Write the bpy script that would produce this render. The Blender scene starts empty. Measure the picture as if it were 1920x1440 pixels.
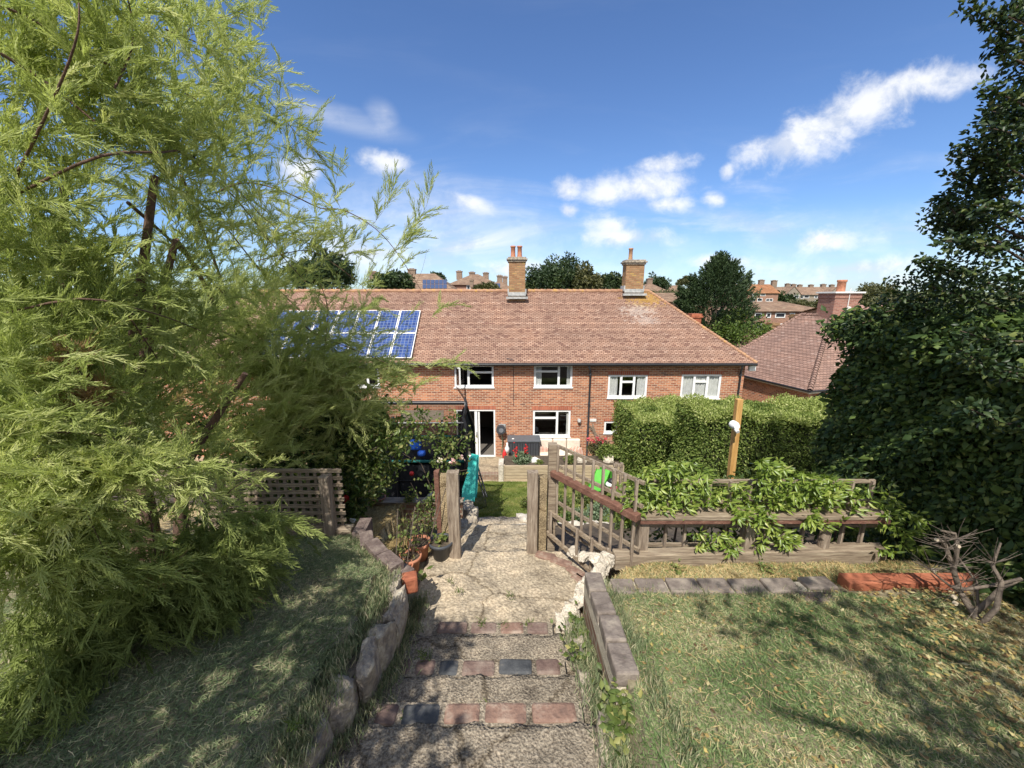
import bpy, math, random
import numpy as np
from math import radians, sin, cos, tan, pi, atan2, sqrt
from mathutils import Vector, Matrix
random.seed(7); rng = np.random.default_rng(11)
SC = bpy.context.scene; COL = SC.collection
# ---------------------------------------------------------------- camera, sky, sun, exposure
TH = radians(12.6); F = 735.0
CT, ST = cos(TH), sin(TH)
cam_d = bpy.data.cameras.new('camera'); cam = bpy.data.objects.new('camera', cam_d); COL.objects.link(cam)
cam.location = (0, 0, 0); cam.rotation_euler = (pi/2 - TH, 0, 0)
cam_d.sensor_width = 36; cam_d.lens = F/1920*36; cam_d.clip_start = .05; cam_d.clip_end = 3000
SC.camera = cam
SC.render.resolution_x = 1024; SC.render.resolution_y = 768
SC.view_settings.view_transform = 'Standard'; SC.view_settings.look = 'None'
SC.view_settings.exposure = 0.66; SC.view_settings.gamma = 1
SC.render.engine = 'CYCLES'
SC.cycles.max_bounces = 8; SC.cycles.transparent_max_bounces = 16
SUN_AZ, SUN_EL = radians(17), radians(52)      # sun stands behind the camera, a little to the left
sdir = Vector((sin(SUN_AZ)*cos(SUN_EL), cos(SUN_AZ)*cos(SUN_EL), -sin(SUN_EL)))
sun_d = bpy.data.lights.new('sun', 'SUN'); sun = bpy.data.objects.new('sun', sun_d); COL.objects.link(sun)
sun.rotation_euler = sdir.to_track_quat('-Z', 'Y').to_euler()
sun_d.energy = 3.9; sun_d.angle = radians(0.5); sun_d.color = (1, .95, .86)

def ray(px, py):
    a, b = (px-960)/F, (720-py)/F
    return Vector((a, CT + b*ST, -ST + b*CT))
def PY(px, py, Y):
    d = ray(px, py); return d*(Y/d.y)
def PZ(px, py, z):
    d = ray(px, py); return d*(z/d.z)
def PP(px, py, p0, n):
    d = ray(px, py); return d*(Vector(p0).dot(n)/d.dot(n))

W = bpy.data.worlds.new('World'); SC.world = W; W.use_nodes = True
wn, wl = W.node_tree.nodes, W.node_tree.links
wn.clear()
def N(nodes, typ, **kw):
    n = nodes.new(typ)
    for k, v in kw.items():
        if k == 'ins':
            for a, b in v.items(): n.inputs[a].default_value = b
        else: setattr(n, k, v)
    return n
sky = N(wn, 'ShaderNodeTexSky', sky_type='NISHITA', sun_disc=False, sun_elevation=SUN_EL, sun_rotation=pi+SUN_AZ,
        air_density=1.0, dust_density=0.35, ozone_density=2.2, altitude=50)
tc = N(wn, 'ShaderNodeTexCoord')
sep = N(wn, 'ShaderNodeSeparateXYZ'); wl.new(tc.outputs['Generated'], sep.inputs[0])
def wm(op, a, b=None, c=None):
    n = N(wn, 'ShaderNodeMath', operation=op)
    for i, v in enumerate((a, b, c)):
        if v is None: continue
        if isinstance(v, (int, float)): n.inputs[i].default_value = v
        else: wl.new(v, n.inputs[i])
    return n.outputs[0]
yy = wm('MAXIMUM', sep.outputs[1], .05)
u_, v_ = wm('DIVIDE', sep.outputs[0], yy), wm('DIVIDE', sep.outputs[2], yy)
uv = N(wn, 'ShaderNodeCombineXYZ'); wl.new(u_, uv.inputs[0]); wl.new(v_, uv.inputs[1])
def wnoise(scale, detail, rough, sx=1, sy=1, off=0, dist=0):
    mp = N(wn, 'ShaderNodeMapping'); mp.inputs['Scale'].default_value = (sx, sy, 1); mp.inputs['Location'].default_value = (off, off*.7, off)
    wl.new(uv.outputs[0], mp.inputs[0])
    n = N(wn, 'ShaderNodeTexNoise'); n.inputs['Scale'].default_value = scale; n.inputs['Detail'].default_value = detail
    n.inputs['Roughness'].default_value = rough; n.inputs['Distortion'].default_value = dist
    wl.new(mp.outputs[0], n.inputs['Vector']); return n
def blobs(lst):
    out = None
    for (px, py, rx, ry, ang) in lst:
        d = ray(px, py); u0, v0 = d.x/d.y, d.z/d.y
        mp = N(wn, 'ShaderNodeMapping', vector_type='TEXTURE')
        mp.inputs['Location'].default_value = (u0, v0, 0); mp.inputs['Rotation'].default_value = (0, 0, radians(ang))
        k = 1/F/(d.y**1.0)
        mp.inputs['Scale'].default_value = (rx*k*1.22, ry*k*1.3, 1)
        wl.new(uv.outputs[0], mp.inputs[0])
        ln = N(wn, 'ShaderNodeVectorMath', operation='LENGTH'); wl.new(mp.outputs[0], ln.inputs[0])
        m = wm('SUBTRACT', 1, ln.outputs['Value'])
        out = m if out is None else wm('SMOOTH_MAX', out, m, .12)
    return out
cum = blobs([(1545, 240, 150, 46, 22), (1470, 272, 90, 32, 15), (1640, 190, 125, 34, 24), (1725, 155, 120, 26, 8), (1795, 148, 62, 24, 5),
             (1205, 350, 100, 30, 0), (1250, 305, 58, 18, 8), (1258, 382, 52, 14, 0), (1140, 362, 36, 24, 0), (1060, 350, 26, 20, -10),
             (1175, 445, 80, 20, 0), (1150, 420, 48, 20, 0), (1338, 374, 26, 14, 0), (1362, 322, 14, 14, 0),
             (724, 302, 44, 18, 0), (684, 290, 28, 20, 0), (560, 322, 42, 28, 0), (1355, 490, 52, 12, 0), (1552, 455, 60, 20, 0),
             (1065, 395, 18, 12, 0), (1600, 503, 110, 16, 4), (960, 505, 70, 14, 0), (880, 380, 50, 12, -15)])
nz = wnoise(9, 9, .62, 1, 1.25, 3.1, .25)
nz2 = wnoise(9, 9, .62, 1, 1.25, 3.16, .25)
cm = wm('MULTIPLY_ADD', nz.outputs[0], 2.6, -1.28)
csum = wm('ADD', cum, cm)
cmask = N(wn, 'ShaderNodeMapRange', interpolation_type='SMOOTHSTEP'); wl.new(csum, cmask.inputs[0])
cmask.inputs[1].default_value = -.06; cmask.inputs[2].default_value = 1.05
# thin high cloud: broad faint bands low in the sky and one streak
thin = wnoise(2.2, 8, .6, 1, 4.5, 1.7, .6)
tm = N(wn, 'ShaderNodeMapRange', interpolation_type='SMOOTHSTEP'); wl.new(thin.outputs[0], tm.inputs[0]); tm.inputs[1].default_value = .45; tm.inputs[2].default_value = .78
low = N(wn, 'ShaderNodeMapRange', interpolation_type='SMOOTHSTEP'); wl.new(v_, low.inputs[0])
low.inputs[1].default_value = .42; low.inputs[2].default_value = .06; low.inputs[3].default_value = 0.04; low.inputs[4].default_value = 1.0
band = blobs([(1600, 480, 330, 75, 3), (1000, 480, 420, 60, 0), (700, 430, 300, 90, 0), (650, 225, 120, 22, -14), (715, 225, 30, 34, 35)])
bm = N(wn, 'ShaderNodeMapRange', interpolation_type='SMOOTHSTEP'); wl.new(band, bm.inputs[0]); bm.inputs[1].default_value = -.1; bm.inputs[2].default_value = .9
thinm = wm('ADD', wm('MULTIPLY', wm('MULTIPLY', tm.outputs[0], low.outputs[0]), .55), wm('MULTIPLY', wm('MULTIPLY', bm.outputs[0], wm('MULTIPLY_ADD', thin.outputs[0], 2.0, -.45)), .7))
tot = wm('MINIMUM', wm('ADD', wm('MULTIPLY', cmask.outputs[0], .84), wm('MULTIPLY', thinm, wm('SUBTRACT', 1, cmask.outputs[0]))), .97)
shade = wm('MULTIPLY_ADD', wm('SUBTRACT', nz.outputs[0], nz2.outputs[0]), 5.0, .62)
crm = N(wn, 'ShaderNodeMix', data_type='RGBA')
wl.new(wm('MINIMUM', wm('MAXIMUM', shade, 0), 1), crm.inputs[0])
crm.inputs[6].default_value = (.56, .60, .68, 1); crm.inputs[7].default_value = (.80, .80, .80, 1)
skc = N(wn, 'ShaderNodeMix', data_type='RGBA', blend_type='MULTIPLY'); skc.inputs[0].default_value = 1
wl.new(sky.outputs[0], skc.inputs[6]); skc.inputs[7].default_value = (.53, .66, .86, 1)
bg1 = N(wn, 'ShaderNodeBackground'); wl.new(skc.outputs[2], bg1.inputs[0]); bg1.inputs[1].default_value = .12
bg2 = N(wn, 'ShaderNodeBackground'); wl.new(crm.outputs[2], bg2.inputs[0]); bg2.inputs[1].default_value = .9
# unseen broken bright cloud added behind the camera to give neutral fill light
rn_ = N(wn, 'ShaderNodeTexNoise'); rn_.inputs['Scale'].default_value = 2.2; rn_.inputs['Detail'].default_value = 6; wl.new(tc.outputs['Generated'], rn_.inputs['Vector'])
r1 = N(wn, 'ShaderNodeMapRange', interpolation_type='SMOOTHSTEP'); wl.new(rn_.outputs[0], r1.inputs[0]); r1.inputs[1].default_value = .36; r1.inputs[2].default_value = .6
r2 = N(wn, 'ShaderNodeMapRange', interpolation_type='SMOOTHSTEP'); wl.new(sep.outputs[1], r2.inputs[0]); r2.inputs[1].default_value = .22; r2.inputs[2].default_value = -.15
tot = wm('MAXIMUM', tot, wm('MULTIPLY', r1.outputs[0], r2.outputs[0]))
mx = N(wn, 'ShaderNodeMixShader'); wl.new(tot, mx.inputs[0]); wl.new(bg1.outputs[0], mx.inputs[1]); wl.new(bg2.outputs[0], mx.inputs[2])
wo = N(wn, 'ShaderNodeOutputWorld'); wl.new(mx.outputs[0], wo.inputs[0])

# ---------------------------------------------------------------- helpers
class MB:
    def __init__(s): s.v = []; s.f = []; s.m = []; s.sm = []
    def add(s, vs, fs, mi=0, smooth=False):
        o = len(s.v); s.v += [tuple(v) for v in vs]
        for f in fs: s.f.append(tuple(i+o for i in f)); s.m.append(mi); s.sm.append(smooth)
        return s
    def box(s, c, size, rot=None, mi=0, taper=1.0):
        hx, hy, hz = size[0]/2, size[1]/2, size[2]/2
        vs = [Vector((x*hx*(taper if z > 0 else 1), y*hy*(taper if z > 0 else 1), z*hz)) for z in (-1, 1) for x, y in ((-1, -1), (1, -1), (1, 1), (-1, 1))]
        if rot is not None:
            R = rot if isinstance(rot, Matrix) else Matrix.Rotation(rot, 3, 'Z')
            vs = [R @ v for v in vs]
        c = Vector(c)
        return s.add([v+c for v in vs], [(3, 2, 1, 0), (4, 5, 6, 7), (0, 1, 5, 4), (1, 2, 6, 5), (2, 3, 7, 6), (3, 0, 4, 7)], mi)
    def bb(s, x0, x1, y0, y1, z0, z1, mi=0):
        return s.box(((x0+x1)/2, (y0+y1)/2, (z0+z1)/2), (abs(x1-x0), abs(y1-y0), abs(z1-z0)), mi=mi)
    def bar(s, a, b, w, h, mi=0):
        a, b = Vector(a), Vector(b); d = b-a; L = d.length
        x = d/L; up = Vector((0, 0, 1))
        if abs(x.z) > .95: up = Vector((0, 1, 0))
        y = up.cross(x).normalized(); z = x.cross(y)
        R = Matrix((x, y, z)).transposed()
        return s.box((a+b)/2, (L, w, h), R, mi)
    def tube(s, path, r, n=8, mi=0, cap=True):
        path = [Vector(p) for p in path]
        rs = r if isinstance(r, (list, tuple)) else [r]*len(path)
        vs = []; pn = None
        for i, p in enumerate(path):
            d = (path[min(i+1, len(path)-1)] - path[max(i-1, 0)]).normalized()
            if pn is None: pn = d.orthogonal().normalized()
            else:
                pn = (pn - d*pn.dot(d)); pn = pn.normalized() if pn.length > 1e-6 else d.orthogonal().normalized()
            q = d.cross(pn)
            for k in range(n):
                a = 2*pi*k/n; vs.append(p + (pn*cos(a)+q*sin(a))*rs[i])
        fs = [(i*n+k, i*n+(k+1) % n, (i+1)*n+(k+1) % n, (i+1)*n+k) for i in range(len(path)-1) for k in range(n)]
        s.add(vs, fs, mi, True)
        if cap:
            s.add(vs[:n], [tuple(range(n))[::-1]], mi); s.add(vs[-n:], [tuple(range(n))], mi)
        return s
    def lathe(s, c, prof, n=20, mi=0):
        vs = [(c[0]+r*cos(2*pi*k/n), c[1]+r*sin(2*pi*k/n), c[2]+z) for r, z in prof for k in range(n)]
        fs = [(i*n+k, i*n+(k+1) % n, (i+1)*n+(k+1) % n, (i+1)*n+k) for i in range(len(prof)-1) for k in range(n)]
        return s.add(vs, fs, mi, True)
    def prism(s, poly, z0, z1, mi=0):
        n = len(poly)
        vs = [(p[0], p[1], z0) for p in poly]+[(p[0], p[1], z1) for p in poly]
        return s.add(vs, [tuple(range(n))[::-1], tuple(range(n, 2*n))]+[(i, (i+1) % n, n+(i+1) % n, n+i) for i in range(n)], mi)
    def build(s, name, mats, parent=None, bevel=0, uvs=True):
        off = worldloc(parent) if parent else Vector((0, 0, 0))
        me = bpy.data.meshes.new(name)
        me.from_pydata([(v[0]-off.x, v[1]-off.y, v[2]-off.z) for v in s.v], [], s.f)
        for m in (mats if isinstance(mats, (list, tuple)) else [mats]): me.materials.append(m)
        me.polygons.foreach_set('material_index', s.m); me.polygons.foreach_set('use_smooth', s.sm)
        if uvs:
            ul = me.uv_layers.new(name='UVMap')
            for p in me.polygons:
                n = p.normal; h = sqrt(n.x*n.x+n.y*n.y)
                for li in p.loop_indices:
                    v = me.vertices[me.loops[li].vertex_index].co + off
                    if h < .3: ul.data[li].uv = (v.x, v.y)
                    else: ul.data[li].uv = ((v.x*-n.y+v.y*n.x)/h, v.z/h)
        me.update()
        o = bpy.data.objects.new(name, me); COL.objects.link(o)
        if parent: o.parent = parent
        if bevel:
            b = o.modifiers.new('bevel', 'BEVEL'); b.width = bevel; b.segments = 2; b.limit_method = 'ANGLE'
        return o
def worldloc(o):
    v = Vector((0, 0, 0))
    while o: v = v + o.location; o = o.parent
    return v
def thing(name, label, cat, loc=(0, 0, 0), group=None):
    o = bpy.data.objects.new(name, None); o.empty_display_size = .1; COL.objects.link(o); o.location = loc
    return tag(o, label, cat, group)
def tag(o, label, cat, group=None, kind=None):
    o['label'] = label; o['category'] = cat
    if group: o['group'] = group
    if kind: o['kind'] = kind
    return o
def struct(o): o['kind'] = 'structure'; return o
def npmesh(name, V, Q, mat, parent=None, rnd=None, smooth=False, extra=None):
    V = np.asarray(V, np.float32).reshape(-1, 3); Q = np.asarray(Q, np.int32)
    if parent: V = V - np.array(worldloc(parent), np.float32)
    k = Q.shape[1]; me = bpy.data.meshes.new(name)
    me.vertices.add(len(V)); me.vertices.foreach_set('co', V.ravel())
    me.loops.add(Q.size); me.loops.foreach_set('vertex_index', Q.ravel())
    me.polygons.add(len(Q)); me.polygons.foreach_set('loop_start', np.arange(0, Q.size, k, dtype=np.int32))
    if smooth: me.polygons.foreach_set('use_smooth', np.ones(len(Q), bool))
    me.update(calc_edges=True)
    if rnd is not None:
        a = me.attributes.new('rnd', 'FLOAT', 'POINT'); a.data.foreach_set('value', np.asarray(rnd, np.float32))
    me.materials.append(mat)
    o = bpy.data.objects.new(name, me); COL.objects.link(o)
    if parent: o.parent = parent
    return o
def nrm(a): return a/np.maximum(np.linalg.norm(a, axis=-1, keepdims=True), 1e-9)
def leaves(name, P, A, L, Wd, mat, parent=None, rnd=None, fold=.25, up=None):
    """each leaf: a folded four-sided blade from P along A"""
    n = len(P); A = nrm(A)
    R = rng.normal(size=(n, 3)) if up is None else up + rng.normal(size=(n, 3))*.45
    S = nrm(np.cross(A, R)); U = np.cross(S, A)
    L = np.broadcast_to(np.asarray(L, float), (n,))[:, None]; Wd = np.broadcast_to(np.asarray(Wd, float), (n,))[:, None]
    base = P; tip = P + A*L - U*L*.12
    mid = P + A*L*.45
    a = mid + S*Wd/2 - U*Wd*fold; b = mid - S*Wd/2 - U*Wd*fold; c = mid + U*Wd*fold*.3
    V = np.stack([base, a, tip, b, c], 1).reshape(-1, 3)
    i = np.arange(n)[:, None]*5
    Q = np.concatenate([i+np.array([[0, 1, 4]]), i+np.array([[1, 2, 4]]), i+np.array([[2, 3, 4]]), i+np.array([[3, 0, 4]])], 0)
    r = rng.random(n) if rnd is None else rnd
    return npmesh(name, V, Q, mat, parent, np.repeat(r, 5))
def ribbons(name, C, half, mat, parent=None, rnd=None):
    """C (n,k,3) centrelines, half (n,k) half widths"""
    n, k, _ = C.shape
    T = nrm(C[:, -1]-C[:, 0]); S = nrm(np.cross(T, rng.normal(size=(n, 3))))[:, None, :]
    V = np.stack([C-S*half[..., None], C+S*half[..., None]], 2).reshape(-1, 3)
    i = np.arange(n)[:, None]*2*k
    Q = np.concatenate([i+np.array([[2*j, 2*j+1, 2*j+3, 2*j+2]]) for j in range(k-1)], 0)
    r = rng.random(n) if rnd is None else rnd
    return npmesh(name, V, Q, mat, parent, np.repeat(r, 2*k))
# ---------------------------------------------------------------- materials
def newmat(name):
    m = bpy.data.materials.new(name); m.use_nodes = True
    nt = m.node_tree; nt.nodes.clear(); return m, nt.nodes, nt.links
def ramp(ns, stops):
    r = ns.new('ShaderNodeValToRGB'); e = r.color_ramp.elements
    while len(e) > len(stops): e.remove(e[-1])
    while len(e) < len(stops): e.new(.5)
    for q, (p, c) in zip(e, stops): q.position = p; q.color = (*c, 1)
    return r
def noisy(name, stops, scale=5, detail=6, rough=.6, rg=.8, bump=.3, bscale=None, coords='pos', stretch=(1, 1, 1), spec=.3, metal=0, extra=None, dist=.02):
    m, ns, ls = newmat(name)
    out = ns.new('ShaderNodeOutputMaterial'); b = ns.new('ShaderNodeBsdfPrincipled'); ls.new(b.outputs[0], out.inputs[0])
    if coords == 'pos': g = ns.new('ShaderNodeNewGeometry'); cs = g.outputs['Position']
    else: g = ns.new('ShaderNodeTexCoord'); cs = g.outputs['Object' if coords == 'obj' else 'UV']
    mp = ns.new('ShaderNodeMapping'); mp.inputs['Scale'].default_value = stretch; ls.new(cs, mp.inputs[0])
    n = ns.new('ShaderNodeTexNoise'); n.inputs['Scale'].default_value = scale; n.inputs['Detail'].default_value = detail; n.inputs['Roughness'].default_value = rough
    ls.new(mp.outputs[0], n.inputs['Vector'])
    r = ramp(ns, stops); ls.new(n.outputs[0], r.inputs[0]); ls.new(r.outputs[0], b.inputs['Base Color'])
    b.inputs['Roughness'].default_value = rg; b.inputs['Specular IOR Level'].default_value = spec; b.inputs['Metallic'].default_value = metal
    if bump:
        n2 = ns.new('ShaderNodeTexNoise'); n2.inputs['Scale'].default_value = bscale or scale*4; n2.inputs['Detail'].default_value = 5
        ls.new(mp.outputs[0], n2.inputs['Vector'])
        bp = ns.new('ShaderNodeBump'); bp.inputs['Strength'].default_value = bump; bp.inputs['Distance'].default_value = dist
        ls.new(n2.outputs[0], bp.inputs['Height']); ls.new(bp.outputs[0], b.inputs['Normal'])
    return m
def plain(name, c, rg=.6, spec=.4, metal=0, var=.12):
    a = tuple(x*(1-var) for x in c); b = tuple(min(1, x*(1+var)) for x in c)
    return noisy(name, [(.3, a), (.7, b)], scale=7, rg=rg, spec=spec, metal=metal, bump=.05)
def leafmat(name, stops, rg=.5, trans=.35, spec=.35, tint=(1.2, 1.3, .5)):
    m, ns, ls = newmat(name)
    out = ns.new('ShaderNodeOutputMaterial'); b = ns.new('ShaderNodeBsdfPrincipled')
    at = ns.new('ShaderNodeAttribute'); at.attribute_name = 'rnd'
    r = ramp(ns, stops); ls.new(at.outputs['Fac'], r.inputs[0]); ls.new(r.outputs[0], b.inputs['Base Color'])
    b.inputs['Roughness'].default_value = rg; b.inputs['Specular IOR Level'].default_value = spec
    t = ns.new('ShaderNodeBsdfTranslucent')
    mu = ns.new('ShaderNodeMix'); mu.data_type = 'RGBA'; mu.blend_type = 'MULTIPLY'; mu.inputs[0].default_value = 1
    ls.new(r.outputs[0], mu.inputs[6]); mu.inputs[7].default_value = (*tint, 1); ls.new(mu.outputs[2], t.inputs[0])
    mx = ns.new('ShaderNodeMixShader'); mx.inputs[0].default_value = trans
    ls.new(b.outputs[0], mx.inputs[1]); ls.new(t.outputs[0], mx.inputs[2]); ls.new(mx.outputs[0], out.inputs[0])
    return m
def brickmat(name, c1, c2, mortar, bw=.225, rh=.075, ms=.011, offset=.5, bump=.35, patch=None, vmul=1.0, freq=2, third=None, stain=None, dark=None):
    m, ns, ls = newmat(name)
    out = ns.new('ShaderNodeOutputMaterial'); b = ns.new('ShaderNodeBsdfPrincipled'); ls.new(b.outputs[0], out.inputs[0])
    t = ns.new('ShaderNodeTexCoord')
    br = ns.new('ShaderNodeTexBrick'); br.offset = offset; br.offset_frequency = freq
    for k, v in (('Scale', 1), ('Mortar Size', ms), ('Mortar Smooth', .2), ('Bias', 0), ('Brick Width', bw), ('Row Height', rh)): br.inputs[k].default_value = v
    br.inputs['Color1'].default_value = (0, 0, 0, 1); br.inputs['Color2'].default_value = (1, 1, 1, 1); br.inputs['Mortar'].default_value = (.5, .5, .5, 1)
    ls.new(t.outputs['UV'], br.inputs['Vector'])
    cr = ramp(ns, [(0, dark or c1), (.10, dark or c1), (.16, c1), (.5, tuple((a+b_)/2 for a, b_ in zip(c1, c2))), (.86, c2), (1, third or c2)]); ls.new(br.outputs['Color'], cr.inputs[0])
    n = ns.new('ShaderNodeTexNoise'); n.inputs['Scale'].default_value = .9; n.inputs['Detail'].default_value = 7; n.inputs['Roughness'].default_value = .65
    g = ns.new('ShaderNodeNewGeometry'); ls.new(g.outputs['Position'], n.inputs['Vector'])
    pr = ramp(ns, [(.3, (.74, .74, .76)), (.5, (1, 1, 1)), (.68, (1.2, 1.14, 1.08))]); ls.new(n.outputs[0], pr.inputs[0])
    mu = ns.new('ShaderNodeMix'); mu.data_type = 'RGBA'; mu.blend_type = 'MULTIPLY'; mu.inputs[0].default_value = .75
    ls.new(cr.outputs[0], mu.inputs[6]); ls.new(pr.outputs[0], mu.inputs[7])
    mo = ns.new('ShaderNodeMix'); mo.data_type = 'RGBA'; ls.new(br.outputs['Fac'], mo.inputs[0]); ls.new(mu.outputs[2], mo.inputs[6]); mo.inputs[7].default_value = (*mortar, 1)
    last = mo.outputs[2]
    if stain:   # (list of (centre, radius, colour)) patches of lichen
        for c, rad, colr, amt in stain:
            mp = ns.new('ShaderNodeMapping'); mp.vector_type = 'TEXTURE'; mp.inputs['Location'].default_value = c; mp.inputs['Scale'].default_value = rad
            ls.new(g.outputs['Position'], mp.inputs[0])
            ln = ns.new('ShaderNodeVectorMath'); ln.operation = 'LENGTH'; ls.new(mp.outputs[0], ln.inputs[0])
            n3 = ns.new('ShaderNodeTexNoise'); n3.inputs['Scale'].default_value = 7; n3.inputs['Detail'].default_value = 8; n3.inputs['Roughness'].default_value = .7; ls.new(g.outputs['Position'], n3.inputs['Vector'])
            ad = ns.new('ShaderNodeMath'); ad.operation = 'MULTIPLY_ADD'; ls.new(n3.outputs[0], ad.inputs[0]); ad.inputs[1].default_value = 3.4; ls.new(ln.outputs['Value'], ad.inputs[2])
            mr = ns.new('ShaderNodeMapRange'); ls.new(ad.outputs[0], mr.inputs[0]); mr.inputs[1].default_value = 2.35; mr.inputs[2].default_value = 2.05; mr.inputs[4].default_value = amt
            mm = ns.new('ShaderNodeMix'); mm.data_type = 'RGBA'; ls.new(mr.outputs[0], mm.inputs[0]); ls.new(last, mm.inputs[6]); mm.inputs[7].default_value = (*colr, 1)
            last = mm.outputs[2]
    ls.new(last, b.inputs['Base Color'])
    b.inputs['Roughness'].default_value = .85; b.inputs['Specular IOR Level'].default_value = .2
    bp = ns.new('ShaderNodeBump'); bp.inputs['Strength'].default_value = bump; bp.inputs['Distance'].default_value = .01; bp.invert = True
    ls.new(br.outputs['Fac'], bp.inputs['Height']); ls.new(bp.outputs[0], b.inputs['Normal'])
    return m
def glassmat(name, c=(.01, .012, .014), tr=.55):
    m, ns, ls = newmat(name)
    out = ns.new('ShaderNodeOutputMaterial'); g = ns.new('ShaderNodeBsdfGlossy'); g.inputs['Roughness'].default_value = .03; g.inputs[0].default_value = (.9, .95, 1, 1)
    t = ns.new('ShaderNodeBsdfTransparent'); t.inputs[0].default_value = (.88, .89, .89, 1)
    fr = ns.new('ShaderNodeLayerWeight'); fr.inputs[0].default_value = .5
    pw = ns.new('ShaderNodeMath'); pw.operation = 'POWER'; ls.new(fr.outputs['Facing'], pw.inputs[0]); pw.inputs[1].default_value = 4
    a = ns.new('ShaderNodeMath'); a.operation = 'MULTIPLY_ADD'; ls.new(pw.outputs[0], a.inputs[0]); a.inputs[1].default_value = .8; a.inputs[2].default_value = .09
    mx = ns.new('ShaderNodeMixShader'); ls.new(a.outputs[0], mx.inputs[0]); ls.new(t.outputs[0], mx.inputs[1]); ls.new(g.outputs[0], mx.inputs[2]); ls.new(mx.outputs[0], out.inputs[0])
    return m
def meshmat(name, c, alpha, scale=60):
    m, ns, ls = newmat(name)
    out = ns.new('ShaderNodeOutputMaterial'); d = ns.new('ShaderNodeBsdfDiffuse'); d.inputs[0].default_value = (*c, 1)
    t = ns.new('ShaderNodeBsdfTransparent'); mx = ns.new('ShaderNodeMixShader'); mx.inputs[0].default_value = alpha
    ls.new(t.outputs[0], mx.inputs[1]); ls.new(d.outputs[0], mx.inputs[2]); ls.new(mx.outputs[0], out.inputs[0]); return m
M = {}
M['brick'] = brickmat('house_brick', (.27, .088, .045), (.52, .215, .11), (.50, .38, .28), third=(.17, .075, .055))
M['brick_old'] = brickmat('chimney_brick', (.26, .13, .07), (.38, .22, .12), (.24, .18, .10), third=(.42, .27, .08))
M['brick_dark'] = brickmat('garden_brick', (.16, .09, .065), (.24, .14, .10), (.30, .26, .20), ms=.014)
M['soldier'] = brickmat('soldier_brick', (.34, .085, .045), (.46, .14, .075), (.34, .25, .19), bw=.085, rh=.3, offset=0)
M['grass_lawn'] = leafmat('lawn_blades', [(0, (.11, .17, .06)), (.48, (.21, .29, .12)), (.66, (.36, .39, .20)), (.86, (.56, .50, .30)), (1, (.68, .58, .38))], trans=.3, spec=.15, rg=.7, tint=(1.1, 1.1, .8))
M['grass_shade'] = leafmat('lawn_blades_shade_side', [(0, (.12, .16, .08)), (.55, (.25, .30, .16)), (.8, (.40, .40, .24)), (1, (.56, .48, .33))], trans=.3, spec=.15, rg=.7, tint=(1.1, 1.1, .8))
M['grass_far'] = leafmat('lower_lawn_blades', [(0, (.10, .15, .03)), (.5, (.18, .23, .055)), (.8, (.28, .29, .09)), (1, (.40, .36, .15))], trans=.3, spec=.1, rg=.8)
M['straw'] = leafmat('dry_straw', [(0, (.30, .22, .10)), (.5, (.50, .38, .18)), (1, (.66, .54, .30))], trans=.2, spec=.1, rg=.8, tint=(1, 1, 1))
M['soil'] = noisy('lawn_soil', [(.3, (.12, .10, .07)), (.55, (.24, .21, .13)), (.75, (.38, .33, .22))], scale=9, bump=.6)
M['strawsoil'] = noisy('straw_covered_soil', [(.3, (.22, .15, .08)), (.5, (.40, .30, .15)), (.7, (.55, .43, .24))], scale=22, bump=.8, bscale=60)
M['darksoil'] = noisy('dark_bed_soil', [(.3, (.05, .04, .03)), (.7, (.13, .10, .07))], scale=12, bump=.7)
M['farland'] = noisy('far_grassland', [(.3, (.055, .085, .025)), (.5, (.11, .13, .04)), (.7, (.20, .19, .07))], scale=.12, bump=.2, bscale=2)
M['lawnfar'] = noisy('lower_lawn_ground', [(.3, (.12, .15, .04)), (.5, (.20, .23, .065)), (.72, (.32, .30, .11))], scale=2.4, detail=8, rough=.7, bump=.5, bscale=60)
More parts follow.
